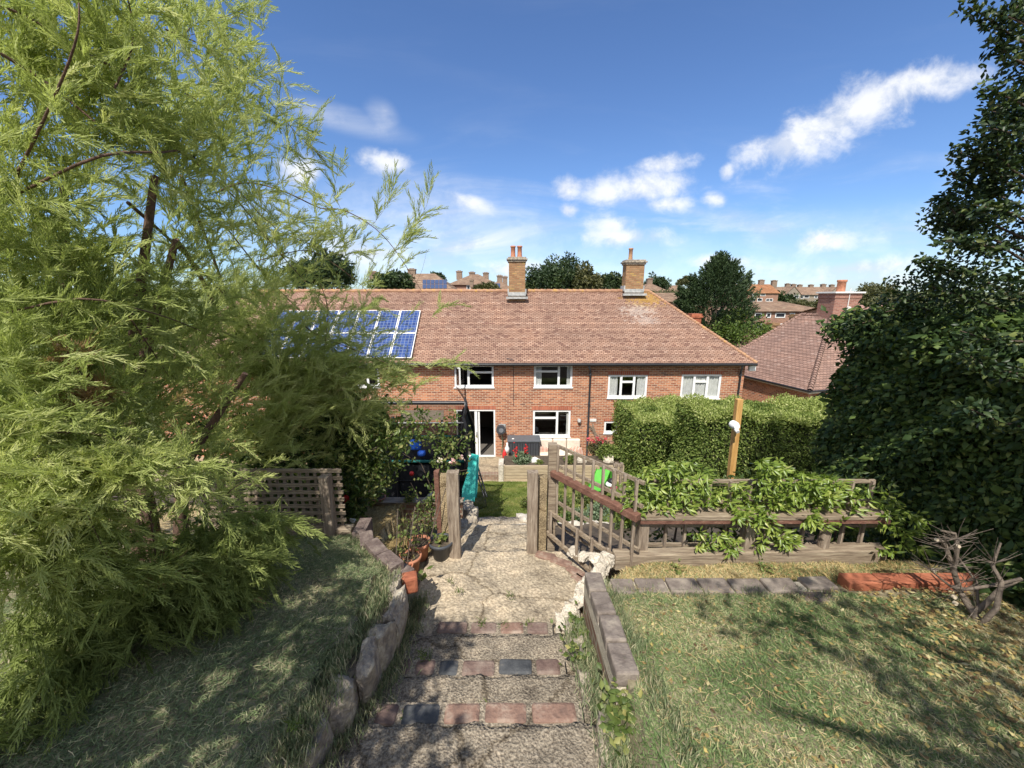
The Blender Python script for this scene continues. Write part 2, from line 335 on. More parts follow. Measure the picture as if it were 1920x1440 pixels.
def concrete(name, light, dark, big, sc=70, edge=.6):
    m, ns, ls = newmat(name)
    out = ns.new('ShaderNodeOutputMaterial'); b = ns.new('ShaderNodeBsdfPrincipled'); ls.new(b.outputs[0], out.inputs[0])
    g = ns.new('ShaderNodeNewGeometry')
    n1 = ns.new('ShaderNodeTexNoise'); n1.inputs['Scale'].default_value = sc; n1.inputs['Detail'].default_value = 3; n1.inputs['Roughness'].default_value = .7
    n2 = ns.new('ShaderNodeTexNoise'); n2.inputs['Scale'].default_value = 2.6; n2.inputs['Detail'].default_value = 8; n2.inputs['Roughness'].default_value = .72
    n3 = ns.new('ShaderNodeTexVoronoi'); n3.inputs['Scale'].default_value = sc*1.1
    for n in (n1, n2, n3): ls.new(g.outputs['Position'], n.inputs['Vector'])
    r1 = ramp(ns, [(.36, dark), (.5, tuple((a+c)/2 for a, c in zip(light, dark))), (.62, light)]); ls.new(n1.outputs[0], r1.inputs[0])
    r2 = ramp(ns, [(.32, (.42, .40, .38)), (.47, (.8, .78, .74)), (.6, (1.05, 1.0, .93)), (.75, big)]); ls.new(n2.outputs[0], r2.inputs[0])
    mu = ns.new('ShaderNodeMix'); mu.data_type = 'RGBA'; mu.blend_type = 'MULTIPLY'; mu.inputs[0].default_value = 1
    ls.new(r1.outputs[0], mu.inputs[6]); ls.new(r2.outputs[0], mu.inputs[7])
    wv = ns.new('ShaderNodeVectorMath'); wv.operation = 'MULTIPLY_ADD'; ls.new(n2.outputs['Color'], wv.inputs[0]); wv.inputs[1].default_value = (.35, .35, 0); ls.new(g.outputs['Position'], wv.inputs[2])
    vc = ns.new('ShaderNodeTexVoronoi'); vc.feature = 'DISTANCE_TO_EDGE'; vc.inputs['Scale'].default_value = 1.15; ls.new(wv.outputs[0], vc.inputs['Vector'])
    cr_ = ramp(ns, [(0, (.38, .36, .33)), (.008, (.75, .73, .70)), (.02, (1, 1, 1))]); ls.new(vc.outputs['Distance'], cr_.inputs[0])
    mu2 = ns.new('ShaderNodeMix'); mu2.data_type = 'RGBA'; mu2.blend_type = 'MULTIPLY'; mu2.inputs[0].default_value = 1
    ls.new(mu.outputs[2], mu2.inputs[6]); ls.new(cr_.outputs[0], mu2.inputs[7]); ls.new(mu2.outputs[2], b.inputs['Base Color'])
    b.inputs['Roughness'].default_value = .92; b.inputs['Specular IOR Level'].default_value = .15
    bp = ns.new('ShaderNodeBump'); bp.inputs['Strength'].default_value = .7; bp.inputs['Distance'].default_value = .012
    ad = ns.new('ShaderNodeMath'); ad.operation = 'ADD'; ls.new(n1.outputs[0], ad.inputs[0]); ls.new(n3.outputs['Distance'], ad.inputs[1])
    ls.new(ad.outputs[0], bp.inputs['Height']); ls.new(bp.outputs[0], b.inputs['Normal'])
    return m
M['concrete'] = concrete('exposed_concrete', (.44, .385, .31), (.15, .125, .10), (1.25, 1.12, .9))
M['landing'] = concrete('worn_landing_concrete', (.58, .50, .385), (.30, .25, .19), (1.25, 1.18, 1.0), sc=38)
M['patio'] = concrete('patio_paving', (.50, .42, .31), (.34, .28, .20), (1.1, 1.05, .95), sc=14)
M['rock'] = noisy('lichened_stone', [(.3, (.12, .10, .085)), (.45, (.25, .215, .18)), (.58, (.42, .36, .27)), (.72, (.60, .55, .45))], scale=11, detail=9, rough=.72, bump=.9, bscale=45)
M['rock_pale'] = noisy('pale_rubble', [(.3, (.28, .25, .21)), (.5, (.55, .49, .40)), (.7, (.74, .68, .58))], scale=11, detail=9, rough=.7, bump=.8, bscale=45)
M['edgebrick'] = noisy('weathered_dark_brick', [(.3, (.085, .06, .052)), (.5, (.16, .12, .105)), (.72, (.26, .21, .175))], scale=14, bump=.6)
M['coping'] = noisy('engineering_brick', [(.3, (.12, .095, .08)), (.5, (.20, .165, .14)), (.66, (.29, .245, .20)), (.8, (.40, .34, .27))], scale=9, detail=8, bump=.5)
M['redbrick'] = noisy('red_coping_brick', [(.3, (.22, .065, .035)), (.6, (.40, .14, .075)), (.8, (.45, .24, .15))], scale=8, bump=.4)
M['bluebrick'] = noisy('blue_black_brick', [(.3, (.04, .043, .048)), (.55, (.085, .088, .092)), (.7, (.18, .165, .145))], scale=10, bump=.4)
M['mortar'] = noisy('lime_mortar', [(.3, (.38, .33, .26)), (.7, (.62, .55, .44))], scale=20, bump=.8)
M['wood_grey'] = noisy('weathered_timber', [(.3, (.15, .11, .08)), (.5, (.28, .22, .165)), (.7, (.42, .35, .27))], scale=9, stretch=(6, 6, .5), detail=8, bump=.6, bscale=30)
M['wood_greyh'] = noisy('weathered_timber_boards', [(.3, (.15, .11, .075)), (.5, (.27, .21, .15)), (.7, (.42, .35, .25))], scale=9, stretch=(.6, 5, 8), detail=8, bump=.5, bscale=30)
M['wood_pale'] = noisy('pale_sleeper', [(.3, (.34, .26, .17)), (.7, (.55, .45, .31))], scale=6, stretch=(.6, 5, 8), detail=7, bump=.4)
M['wood_new'] = noisy('new_orange_timber', [(.3, (.38, .20, .065)), (.5, (.52, .30, .10)), (.7, (.62, .40, .17))], scale=7, stretch=(5, 5, .5), detail=7, bump=.25, rg=.6)
M['wood_red'] = noisy('red_stained_timber', [(.3, (.11, .05, .036)), (.6, (.20, .10, .07)), (.78, (.34, .24, .17))], scale=7, stretch=(2, 2, 4), detail=8, bump=.4)
M['conc_post'] = concrete('aggregate_post', (.52, .42, .27), (.25, .19, .12), (1.15, 1.08, .95), sc=90)
M['white'] = plain('white_upvc', (.80, .80, .79), rg=.35, var=.03)
M['white_old'] = plain('white_paint', (.72, .71, .68), rg=.6, var=.08)
M['black'] = plain('black_plastic', (.022, .022, .025), rg=.4)
M['dgrey'] = plain('dark_grey_plastic', (.055, .06, .07), rg=.5)
M['lead'] = noisy('lead_flashing', [(.3, (.26, .27, .27)), (.7, (.48, .47, .45))], scale=8, bump=.3)
M['terracotta'] = noisy('terracotta', [(.3, (.34, .13, .075)), (.6, (.50, .22, .13)), (.8, (.55, .33, .23))], scale=9, bump=.2, rg=.7)
M['teal'] = plain('teal_vinyl', (.05, .50, .44), rg=.5)
M['green_plastic'] = plain('lime_plastic', (.10, .40, .05), rg=.4)
M['blue_plastic'] = plain('blue_plastic', (.02, .08, .38), rg=.4)
M['red_plastic'] = plain('red_plastic', (.62, .03, .03), rg=.4)
M['pink_plastic'] = plain('pink_plastic', (.75, .10, .22), rg=.4)
M['cushion'] = plain('cream_cushion', (.68, .60, .50), rg=.9)
M['curtain'] = plain('curtain_cloth', (.62, .62, .60), rg=.9)
M['glass'] = glassmat('window_glass')
M['net'] = meshmat('black_safety_net', (.012, .012, .014), .86)
M['skirt'] = plain('black_net_skirt', (.016, .017, .02), rg=.8)
M['netlight'] = meshmat('thin_black_net', (.02, .02, .02), .45)
M['interior'] = plain('room_wall', (.16, .14, .12), rg=.9)
LICH = [(tuple(PY(1205, 560, 19.0)), (1.4, 3, .62), (.40, .24, .04), .6), (tuple(PY(1190, 583, 18.4)), (1.25, 3, .42), (.60, .54, .48), .35),
        (tuple(PY(1205, 600, 18.0)), (1.1, 3, .3), (.60, .55, .50), .25)]
M['tile'] = brickmat('clay_roof_tiles', (.325, .20, .145), (.385, .245, .18), (.085, .045, .035), bw=.172, rh=.0925, ms=.012, bump=.3, third=(.44, .30, .23), stain=LICH, dark=(.22, .125, .095))
M['tile2'] = brickmat('plum_roof_tiles', (.24, .15, .12), (.31, .195, .155), (.11, .07, .055), bw=.2, rh=.135, ms=.013, bump=.3, third=(.34, .235, .195))
M['tile3'] = brickmat('old_roof_tiles', (.22, .145, .10), (.31, .215, .15), (.19, .13, .10), bw=.5, rh=.3, ms=.02, bump=.1, third=(.34, .25, .17))
M['tile4'] = brickmat('orange_roof_tiles', (.38, .18, .10), (.50, .26, .16), (.34, .18, .11), bw=.5, rh=.3, ms=.02, bump=.1)
M['hiptile'] = noisy('hip_tile', [(.3, (.26, .13, .08)), (.55, (.40, .23, .14)), (.7, (.46, .27, .07))], scale=4, detail=5, bump=.3)
M['farbrick'] = brickmat('far_house_brick', (.24, .115, .08), (.34, .18, .13), (.34, .24, .18), bw=.225, rh=.075, bump=.05)
M['fargrey'] = brickmat('far_flint_brick', (.20, .165, .13), (.29, .245, .19), (.30, .25, .2), bw=.225, rh=.075, bump=.05)

# ---------------------------------------------------------------- ground
def smooth(a, b, t):
    t = np.clip((t-a)/(b-a), 0, 1); return t*t*(3-2*t)
def prof(y, pts):
    return np.interp(y, [p[0] for p in pts], [p[1] for p in pts])
FAR = [(8.6, -5.42), (12.8, -6.40), (16, -6.84), (19, -7.0), (35, -8.6), (55, -7.8), (80, -5.0), (110, -3.6), (150, -2.4), (220, .6), (300, 3.2), (420, 2.0), (1500, -20)]
def XL(y): return -.98-.75*np.clip(y-2.6, 0, .72)
def H(x, y):
    x = np.asarray(x, float); y = np.asarray(y, float)
    left = prof(y, [(-8, -.3), (0, -1.60), (2.7, -2.06), (3.3, -2.23), (3.50, -2.31), (3.54, -2.56), (4.9, -2.80), (4.94, -3.3), (5.2, -3.4)]+FAR)
    right = prof(y, [(-8, -.3), (0, -1.60), (2.4, -2.12), (2.66, -2.18), (2.98, -2.24), (3.02, -2.62), (5.2, -3.28)]+FAR)
    mid = prof(y, [(-8, -.2), (0, -1.85), (2.5, -2.72), (3.6, -2.74), (4.25, -2.86), (4.3, -3.0)]+FAR)
    xl, xr = XL(y), .60
    wob = .03*np.sin(7*y)+.02*np.sin(17*y)
    t_ = np.clip((x-.44)/.2, 0, 1); low_ = mid+(right-mid)*t_*t_*(3-2*t_)
    mid = np.where((y < 1.62) & (x > .44), low_, mid)
    z = np.where(x < xl+wob, left, np.where(x > xr+.05*(y < 1.62), right, mid))
    # strip right of the path beyond the wall's end sinks to the landing
    tri = (x > .60) & (x < .60+(3.0-y)*0+.75) & (y > 2.56) & (y < 3.02) & (x < .72+(y-2.55)*.75)
    z = np.where(tri, -2.72, z)
    # pot corner left of the landing
    pc = (x < -.85) & (x > xl+wob) & (y > 2.9) & (y < 3.54)
    z = np.where(pc, -2.58, z)
    n = .012*np.sin(9.1*x+3*np.sin(5*y))+.012*np.sin(8.3*y+2*np.sin(6.3*x))
    z = z + np.where(y < 14, n, 0)
    far = smooth(60, 130, y)
    z = z + far*(1.2*np.sin(x*.021+1.2)+.8*np.sin(x*.05+y*.02)) - far*np.clip((x-60)/200, -1, 1)*1.2
    return z
xs = np.concatenate([-np.geomspace(1200, 6, 34), np.arange(-5.8, -3, .2), np.arange(-3, 4, .035), np.arange(4, 14, .25), np.geomspace(14, 1200, 34)])
ys = np.concatenate([[-60, -30, -15, -8, -4, -2], np.arange(-1, 5.3, .035), np.arange(5.3, 20, .22), np.geomspace(20.3, 1500, 60)])
XX, YY = np.meshgrid(xs, ys); ZZ = H(XX, YY)
V = np.stack([XX, YY, ZZ], -1).reshape(-1, 3); nx, ny = len(xs), len(ys)
ii, jj = np.meshgrid(np.arange(nx-1), np.arange(ny-1)); b0 = (jj*nx+ii).ravel()
Q = np.stack([b0, b0+1, b0+nx+1, b0+nx], 1)
ground = npmesh('ground', V, Q, M['soil']); struct(ground)
for k in ('strawsoil', 'darksoil', 'lawnfar', 'patio', 'farland'): ground.data.materials.append(M[k])
cx = (XX[:-1, :-1]+XX[1:, 1:]).ravel()/2; cy = (YY[:-1, :-1]+YY[1:, 1:]).ravel()/2
mi = np.zeros(len(Q), np.int32)
mi[(cy > 3.5) & (cx < -.3)] = 1
mi[(cy > 2.98) & (cx > .3)] = 2
mi[(cy > 4.92)] = 2
mi[(cy > 7.9) & (cy < 13.0) & (cx > -1.2)] = 3
mi[(cy > 12.7) & (cy < 17)] = 4
mi[cy >= 17] = 5
ground.data.polygons.foreach_set('material_index', mi)
ground.data.polygons.foreach_set('use_smooth', np.ones(len(Q), bool)); ground.data.update()

# ---------------------------------------------------------------- roofs
def roof_plane(mb, a, b, c, d, n, lift=.014, mi=0):
    """eave a-b, ridge d-c; n courses, each lapped over the one below"""
    a, b, c, d = map(Vector, (a, b, c, d))
    nr = (b-a).cross(d-a).normalized()
    if nr.z < 0: nr = -nr
    for i in range(n):
        t0, t1 = i/n, (i+1)/n
        p, q = a.lerp(d, t0), b.lerp(c, t0); r, s_ = b.lerp(c, t1), a.lerp(d, t1)
        p2, q2 = p+nr*lift, q+nr*lift
        if (r-s_).length < 1e-4: mb.add([p2, q2, r, p, q], [(0, 1, 2), (3, 4, 1, 0)], mi)
        else: mb.add([p2, q2, r, s_, p, q], [(0, 1, 2, 3), (4, 5, 1, 0)], mi)
def ridge_tiles(mb, a, b, r=.11, L=.3, mi=0):
    a, b = Vector(a), Vector(b); n = max(1, int((b-a).length/L))
    for i in range(n):
        p, q = a.lerp(b, i/n), a.lerp(b, (i+1)/n)
        mb.tube([p+Vector((0, 0, .012)), q], [r*1.0, r*.86], 10, mi, False)
def holes_wall(mb, x0, x1, z0, z1, y, holes, depth=.1, mi=0):
    X = sorted({x0, x1}|{h[0] for h in holes}|{h[1] for h in holes}); Z = sorted({z0, z1}|{h[2] for h in holes}|{h[3] for h in holes})
    for i in range(len(X)-1):
        for j in range(len(Z)-1):
            mx_, mz = (X[i]+X[i+1])/2, (Z[j]+Z[j+1])/2
            if any(h[0] < mx_ < h[1] and h[2] < mz < h[3] for h in holes): continue
            mb.add([(X[i], y, Z[j]), (X[i+1], y, Z[j]), (X[i+1], y, Z[j+1]), (X[i], y, Z[j+1])], [(0, 1, 2, 3)], mi)
    for h in holes:
        a, b, c, d = h
        mb.add([(a, y, c), (b, y, c), (b, y, d), (a, y, d), (a, y+depth, c), (b, y+depth, c), (b, y+depth, d), (a, y+depth, d)],
               [(0, 1, 5, 4), (1, 2, 6, 5), (2, 3, 7, 6), (3, 0, 4, 7)], mi)

# ---------------------------------------------------------------- the brick terrace
YF = 16.0
def fx(px, py=720): return PY(px, py, YF).x
def fz(py): return PY(960, py, YF).z
zb = -6.9
xr = PY(1396, 700, YF).x; xl = -15.0
ye, yr, yb = 15.68, 19.0, 22.32
ze = PY(960, 681, ye).z; zr = PY(960, 546, yr).z
er = xr+.26
rx_ = PY(1217, 546, yr).x
hx = rx_
house = thing('brick_terrace', 'long red brick terrace with a brown tiled hipped roof, two tall chimneys and white windows', 'house', (0, YF, zb))
wins = {'W0': (650, 712, 686, 726), 'W1': (852, 926, 684, 726), 'W2': (1001, 1073, 684, 726), 'W3': (1140, 1214, 703, 746), 'W4': (1277, 1352, 702, 747),
        'D1': (853, 928, 768, 857), 'W5': (1000, 1072, 769, 819), 'W6': (1137, 1162, 790, 812)}
hol = {k: (fx(a), fx(b), fz(d), fz(c)) for k, (a, b, c, d) in wins.items()}
mb = MB(); holes_wall(mb, xl, xr, zb-.5, ze+.02, YF, list(hol.values()))
mb.add([(xr, YF, zb-.5), (xr, yb-.3, zb-.5), (xr, yb-.3, ze+.02), (xr, YF, ze+.02)], [(0, 1, 2, 3)])
mb.add([(xl, YF, zb-.5), (xl, yb-.3, zb-.5), (xl, yb-.3, ze+.02), (xl, YF, ze+.02)], [(3, 2, 1, 0)])
mb.add([(xl, yb-.3, zb-.5), (xr, yb-.3, zb-.5), (xr, yb-.3, ze+.02), (xl, yb-.3, ze+.02)], [(3, 2, 1, 0)])
mb.build('wall', M['brick'], house)
mb = MB(); mb.bb(xl+.1, xr-.1, YF+.25, yb-.4, zb+.02, zb+.06); mb.bb(xl+.1, xr-.1, YF+.12, yb-.4, fz(748)-.1, fz(748)); mb.bb(xl+.1, xr-.1, YF+4, YF+4.1, zb, ze)
mb.build('floor', M['interior'], house)
mb = MB()
A, B = (xl-.26, ye, ze), (er, ye, ze); C_, D_ = (rx_, yr, zr), (xl+2.8, yr, zr)
roof_plane(mb, A, B, C_, D_, 48)
roof_plane(mb, B, (er, yb, ze), C_, C_, 46)
roof_plane(mb, (er, yb, ze), (xl-.26, yb, ze), D_, C_, 48)
roof_plane(mb, (xl-.26, yb, ze), A, D_, D_, 46)
roof = mb.build('roof', M['tile'], house)
mb = MB(); ridge_tiles(mb, D_, C_, .10, .3); ridge_tiles(mb, B, C_, .07, .17); ridge_tiles(mb, (er, yb, ze), C_, .07, .2)
mb.build('ridge_tiles', M['hiptile'], roof)
mb = MB(); mb.bb(xl-.2, er-.03, YF-.012, YF+.02, ze-.12, ze-.01, 0); mb.bb(xl-.2, er-.06, ye+.05, YF-.012, ze-.06, ze-.03, 0)
mb.build('fascia', M['black'], house)
mb = MB()
for k in range(40):
    x0 = xl-.26+(er-xl+.26)*k/40; x1 = xl-.26+(er-xl+.26)*(k+1)/40
    mb.tube([(x0, ye-.02, ze-.055), (x1, ye-.02, ze-.055)], .055, 10, 0, True)
mb.build('gutter', M['black'], house)
def soldier(px0, px1, py0, py1, name='lintel'):
    mb = MB(); mb.bb(fx(px0), fx(px1), YF-.004, YF+.03, fz(py1), fz(py0)); mb.build(name, M['soldier'], house)
for a in ((1138, 1216, 696, 703), (1275, 1354, 695, 702), (852, 930, 761, 768), (998, 1074, 762, 769), (1136, 1163, 784, 790)): soldier(*a)
def frame_bars(mb, x0, x1, z0, z1, y, bars, w=.085, t=.07):
    mb.bb(x0, x0+w, y, y+t, z0, z1); mb.bb(x1-w, x1, y, y+t, z0, z1)
    mb.bb(x0+w, x1-w, y, y+t, z1-w, z1); mb.bb(x0+w, x1-w, y, y+t, z0, z0+w)
    for kind, a, b, c in bars:      # 'v' at x fraction a from z fraction b to c; 'h' at z fraction a from x fraction b to c
        if kind == 'v': xx = x0+(x1-x0)*a; mb.bb(xx-w*.55, xx+w*.55, y+.002, y+t-.002, z0+w+(z1-z0-2*w)*b, z0+w+(z1-z0-2*w)*c)
        else: zz = z0+(z1-z0)*a; mb.bb(x0+(x1-x0)*b+w*.6, x0+(x1-x0)*c-w*.6, y+.004, y+t-.004, zz-w*.5, zz+w*.5)
def curtain(root, x0, x1, z0, z1, y, flare=0):
    n = max(8, int((x1-x0)/.035)); vs = []
    for j, z in enumerate((z1, (z0+z1)/2, z0)):
        for i in range(n+1):
            t = i/n; x = x0+(x1-x0)*t + flare*(z1-z)*.1*sin(t*5)
            vs.append((x, y+.025*sin(i*2.1)+.01*sin(i*.9+z*3), z))
    o = MB().add(vs, [(j*(n+1)+i, j*(n+1)+i+1, (j+1)*(n+1)+i+1, (j+1)*(n+1)+i) for j in range(2) for i in range(n)], 0, True).build('curtain', M['curtain'], root)
def window(key, bars, curts=(), y=YF+.02):
    x0, x1, z0, z1 = hol[key]
    mb = MB(); frame_bars(mb, x0, x1, z0, z1, y, bars); mb.bb(x0-.03, x1+.03, YF-.05, YF+.02, z0-.045, z0+.002)
    w = mb.build('window', M['white'], house, bevel=.006)
    g = MB().add([(x0+.05, y+.035, z0+.05), (x1-.05, y+.035, z0+.05), (x1-.05, y+.035, z1-.05), (x0+.05, y+.035, z1-.05)], [(0, 1, 2, 3)]).build('pane', M['glass'], w)
    for a, b in curts: curtain(w, x0+(x1-x0)*a, x0+(x1-x0)*b, z0+.03, z1-.03, YF+.10)
    return w
L2 = [('v', .645, 0, 1), ('h', .70, 0, .645)]
T3 = [('v', .335, 0, 1), ('v', .665, 0, 1), ('h', .69, .335, .665)]
window('W0', L2); window('W2', L2, [(.03, .2), (.86, .97)]); window('W5', L2, [(.9, .97)])
window('W3', T3, [(.04, .26), (.75, .97)]); window('W4', T3, [(.03, .32), (.36, .63), (.67, .98)]); window('W6', [])
w1 = window('W1', [('v', .36, 0, 1), ('h', .66, .36, 1)])
x0, x1, z0, z1 = hol['W1']      # the open casement
R = Matrix.Rotation(radians(-62), 3, 'Z')
mb = MB(); wd = (x1-x0)*.33; hh = z1-z0-.1
mb2 = MB(); frame_bars(mb2, 0, wd, 0, hh, 0, [], w=.05, t=.05)
base = Vector((x0+(x1-x0)*.02, YF-.03, z0+.05))
mb.add([R @ Vector(v)+base for v in mb2.v], mb2.f); cs = mb.build('casement', M['white'], w1)
MB().add([R @ Vector(v)+base for v in [(.04, .025, .04), (wd-.04, .025, .04), (wd-.04, .025, hh-.04), (.04, .025, hh-.04)]], [(0, 1, 2, 3)]).build('pane', M['glass'], w1)
# sliding door, right half open
x0, x1, z0, z1 = hol['D1']
mb = MB(); frame_bars(mb, x0, x1, z0, z1, YF+.01, [], w=.07); xm = x0+(x1-x0)*.5
mb.bb(xm-.05, xm+.07, YF+.03, YF+.08, z0+.07, z1-.07); mb.bb(xm+.10, xm+.17, YF+.05, YF+.1, z0+.07, z1-.07); mb.bb(x0-.05, x1+.05, YF-.15, YF+.02, z0-.08, z0)
dr = mb.build('door', M['white'], house, bevel=.006)
MB().add([(x0+.07, YF+.05, z0+.07), (xm, YF+.05, z0+.07), (xm, YF+.05, z1-.07), (x0+.07, YF+.05, z1-.07)], [(0, 1, 2, 3)]).build('pane', M['glass'], dr)
MB().bb(xm+.02, xm+.045, YF-.0, YF+.03, z0+.9, z0+1.15).build('handle', M['dgrey'], dr)
mb = MB()
def pipe(mb, px, py0, py1, off=.08):
    x = fx(px, py0); z0_, z1_ = fz(py1), fz(py0)
    mb.tube([(x-.12, ye, z1_+.06), (x-.1, ye+.02, z1_-.1), (x, YF-off, z1_-.25), (x, YF-off, z0_)], .04, 10)
    for k in range(3):
        z = z1_-.4-(z1_-.4-z0_)*k/3; mb.tube([(x, YF-off, z-.03), (x, YF-off, z+.03)], .055, 10)
pipe(mb, 1107, 683, 858); mb.build('downpipe', M['dgrey'], house)
mb = MB(); pipe(mb, 1389, 684, 858); mb.build('downpipe', M['dgrey'], house)
mb = MB(); mb.tube([(fx(962), ye, ze+.15), (fx(963), YF-.02, fz(690)), (fx(963), YF-.02, fz(760))], .009, 6); mb.tube([(fx(950), ye+.1, ze+.18), (fx(962), ye, ze+.15)], .012, 6)
mb.build('cable', M['dgrey'], house)
MB().box((fx(1403), YF-.1, fz(689)), (.28, .12, .26)).build('junction_box', M['white'], house, bevel=.02)
MB().bb(fx(1109), fx(1121), YF-.03, YF+.01, fz(790), fz(785)).build('wall_vent', M['white_old'], house)
MB().lathe((0, 0, 0), [(0, 0)], 3)
mb = MB(); mb.tube([(fx(1088), YF, fz(787)), (fx(1088), YF-.12, fz(787)), (fx(1088), YF-.14, fz(790))], [.06, .09, .05], 12); mb.build('wall_lamp', M['lead'], house)
mb = MB(); 
for i in range(8):
    mb.box((fx(1108+i*2.4), YF-.04-.02*(i % 2), fz(797+i*3.0)), (.3, .02, .02), Matrix.Rotation(radians(35), 3, 'Y'))
    mb.box((fx(1114+i*1.2), YF-.05, fz(798+i*3.0)), (.02, .02, .3))
tr = mb.build('wall_trellis', M['wood_grey'])
tag(tr, 'small grey lattice panel leaning on the house wall below the downpipe', 'trellis')
# chimneys
def chimney(root, px0, px1, pyb, pyt, Y, mat, pots, potmat, depth=.62, flash=True, cap='plain'):
    x0, x1 = PY(px0, pyt, Y).x, PY(px1, pyt, Y).x; zt, zb_ = PY(960, pyt, Y).z, PY(960, pyb, Y).z-.5
    mb = MB(); mb.bb(x0, x1, Y, Y+depth, zb_, zt)
    ch = mb.build('chimney', mat, root)
    mb = MB(); mb.bb(x0-.05, x1+.05, Y-.05, Y+depth+.05, zt-.002, zt+.08); mb.bb(x0-.1, x1+.1, Y-.1, Y+depth+.1, zt+.08, zt+.15)
    mb.bb(x0-.04, x1+.04, Y-.04, Y+depth+.04, zt+.15, zt+.22)
    mb.build('chimney_cap', [M['rock']], ch, bevel=.015)
    if flash:
        mb = MB(); zf = zb_+.5; mb.bb(x0-.03, x1+.03, Y-.03, Y+.01, zf-.06, zf+.1); mb.bb(x0-.12, x1+.12, Y-.22, Y-.02, zf-.2, zf-.1); mb.bb(x1, x1+.06, Y, Y+depth, zf, zf+.25); mb.bb(x0-.06, x0, Y, Y+depth, zf, zf+.25)
        mb.build('flashing', M['lead'], ch)
    for pxp, r, h in pots:
        xx = PY(pxp, pyt, Y).x
        MB().lathe((xx, Y+depth/2, zt+.2), [(r*1.0, 0), (r*1.02, .03), (r*.9, h*.3), (r*.86, h*.85), (r*1.05, h*.88), (r*1.05, h), (r*.8, h), (r*.75, h*.5), (0, h*.5)], 16).build('chimney_pot', potmat, ch)
    return ch
chimney(house, 954, 985, 552, 491, 18.45, M['brick_old'], [(962, .115, .52), (974.5, .115, .52)], M['terracotta'])
c2 = chimney(house, 1175, 1209, 546, 496, 18.7, M['brick_old'], [(1185, .10, .55)], M['hiptile'])
# solar panels on the roof
rn = (Vector(B)-Vector(A)).cross(Vector(D_)-Vector(A)).normalized()
if rn.z < 0: rn = -rn
p0 = Vector(A)+rn*.12
def onroof(px, py): return PP(px, py, p0, rn)
TR, BR, MR = onroof(790, 582), onroof(773, 672), onroof(781, 624.5)
wcol = TR.x-onroof(752, 582).x; ex = Vector((1, 0, 0)); es = (BR-TR); es.x = 0; Ls = es.length; es.normalize()
msol = None
m, ns, ls = newmat('solar_cells')
out = ns.new('ShaderNodeOutputMaterial'); b = ns.new('ShaderNodeBsdfPrincipled'); ls.new(b.outputs[0], out.inputs[0]); t = ns.new('ShaderNodeTexCoord')
br = ns.new('ShaderNodeTexBrick'); br.offset = 0
for k, v in (('Scale', 1), ('Mortar Size', .012), ('Mortar Smooth', .1), ('Brick Width', .155), ('Row Height', .155)): br.inputs[k].default_value = v
br.inputs['Color1'].default_value = (.016, .035, .13, 1); br.inputs['Color2'].default_value = (.03, .07, .24, 1); br.inputs['Mortar'].default_value = (.15, .19, .29, 1)
ls.new(t.outputs['UV'], br.inputs['Vector']); ls.new(br.outputs['Color'], b.inputs['Base Color']); b.inputs['Roughness'].default_value = .12; b.inputs['Specular IOR Level'].default_value = .7
M['solar'] = m
for r in range(2):
    for k in range(7):
        o0 = TR + es*(Ls*.5*r) - ex*(wcol*(k+1)); w_, h_ = wcol-.03, Ls*.5-.03
        th = rn*.04
        q = [o0, o0+ex*w_, o0+ex*w_+es*h_, o0+es*h_]
        mb = MB(); mb.add([v-th for v in q]+[v for v in q], [(0, 1, 2, 3), (0, 1, 5, 4), (1, 2, 6, 5), (2, 3, 7, 6), (3, 0, 4, 7), (7, 6, 5, 4)])
        sp = mb.build('solar_panel', M['white_old'], roof)
        ins = .035; q2 = [o0+ex*ins+es*ins, o0+ex*(w_-ins)+es*ins, o0+ex*(w_-ins)+es*(h_-ins), o0+ex*ins+es*(h_-ins)]
        MB().add([v+rn*.004 for v in q2], [(3, 2, 1, 0)]).build('cells', M['solar'], sp)
# ---------------------------------------------------------------- house to the right
Zn = -4.04
Cn = Vector((13.05, 16.7)); bd = Vector((-.25, .97)).normalized(); ad = Vector((bd.y, -bd.x))
def npnt(a, b, z): p = Cn+ad*a+bd*b; return Vector((p.x, p.y, z))
nb = thing('brick_cottage', 'low brick house with a plum coloured hipped roof half hidden by the ivy', 'house', (*npnt(4, 3, 0).xy, -6.9))
mb = MB(); iw = .22; zw = Zn+.05
cs_ = [npnt(iw, iw, 0), npnt(8.8, iw, 0), npnt(8.8, 5.8, 0), npnt(iw, 5.8, 0)]
mb.prism([(c.x, c.y) for c in cs_], -7.3, zw); mb.build('wall', M['brick'], nb)
zr_n = -1.0
R1, R2 = npnt(4.5, 3, zr_n), npnt(4.5, 4.65, zr_n)
e0, e1, e2, e3 = npnt(0, 0, Zn), npnt(9, 0, Zn), npnt(9, 6, Zn), npnt(0, 6, Zn)
mb = MB(); roof_plane(mb, e0, e1, R1, R1, 22); roof_plane(mb, e3, e0, R1, R2, 24); roof_plane(mb, e2, e3, R2, R2, 20); roof_plane(mb, e1, e2, R2, R1, 22)
nroof = mb.build('roof', M['tile2'], nb)
mb = MB(); ridge_tiles(mb, e0, R1, .11, .17); ridge_tiles(mb, R1, R2, .11, .3); ridge_tiles(mb, e3, R2, .1, .2); ridge_tiles(mb, e1, R1, .1, .2)
mb.build('ridge_tiles', M['tile2'], nroof)
mb = MB(); mb.bar(npnt(.1, .05, Zn-.08), npnt(.1, 5.9, Zn-.08), .05, .16); mb.bar(npnt(.05, .1, Zn-.08), npnt(8.9, .1, Zn-.08), .05, .16); mb.build('fascia', M['white_old'], nb)
mb = MB(); mb.tube([npnt(-.03, -.03, Zn-.03), npnt(-.03, 6, Zn-.03)], .05, 8); mb.tube([npnt(-.03, -.03, Zn-.03), npnt(9, -.03, Zn-.03)], .05, 8)
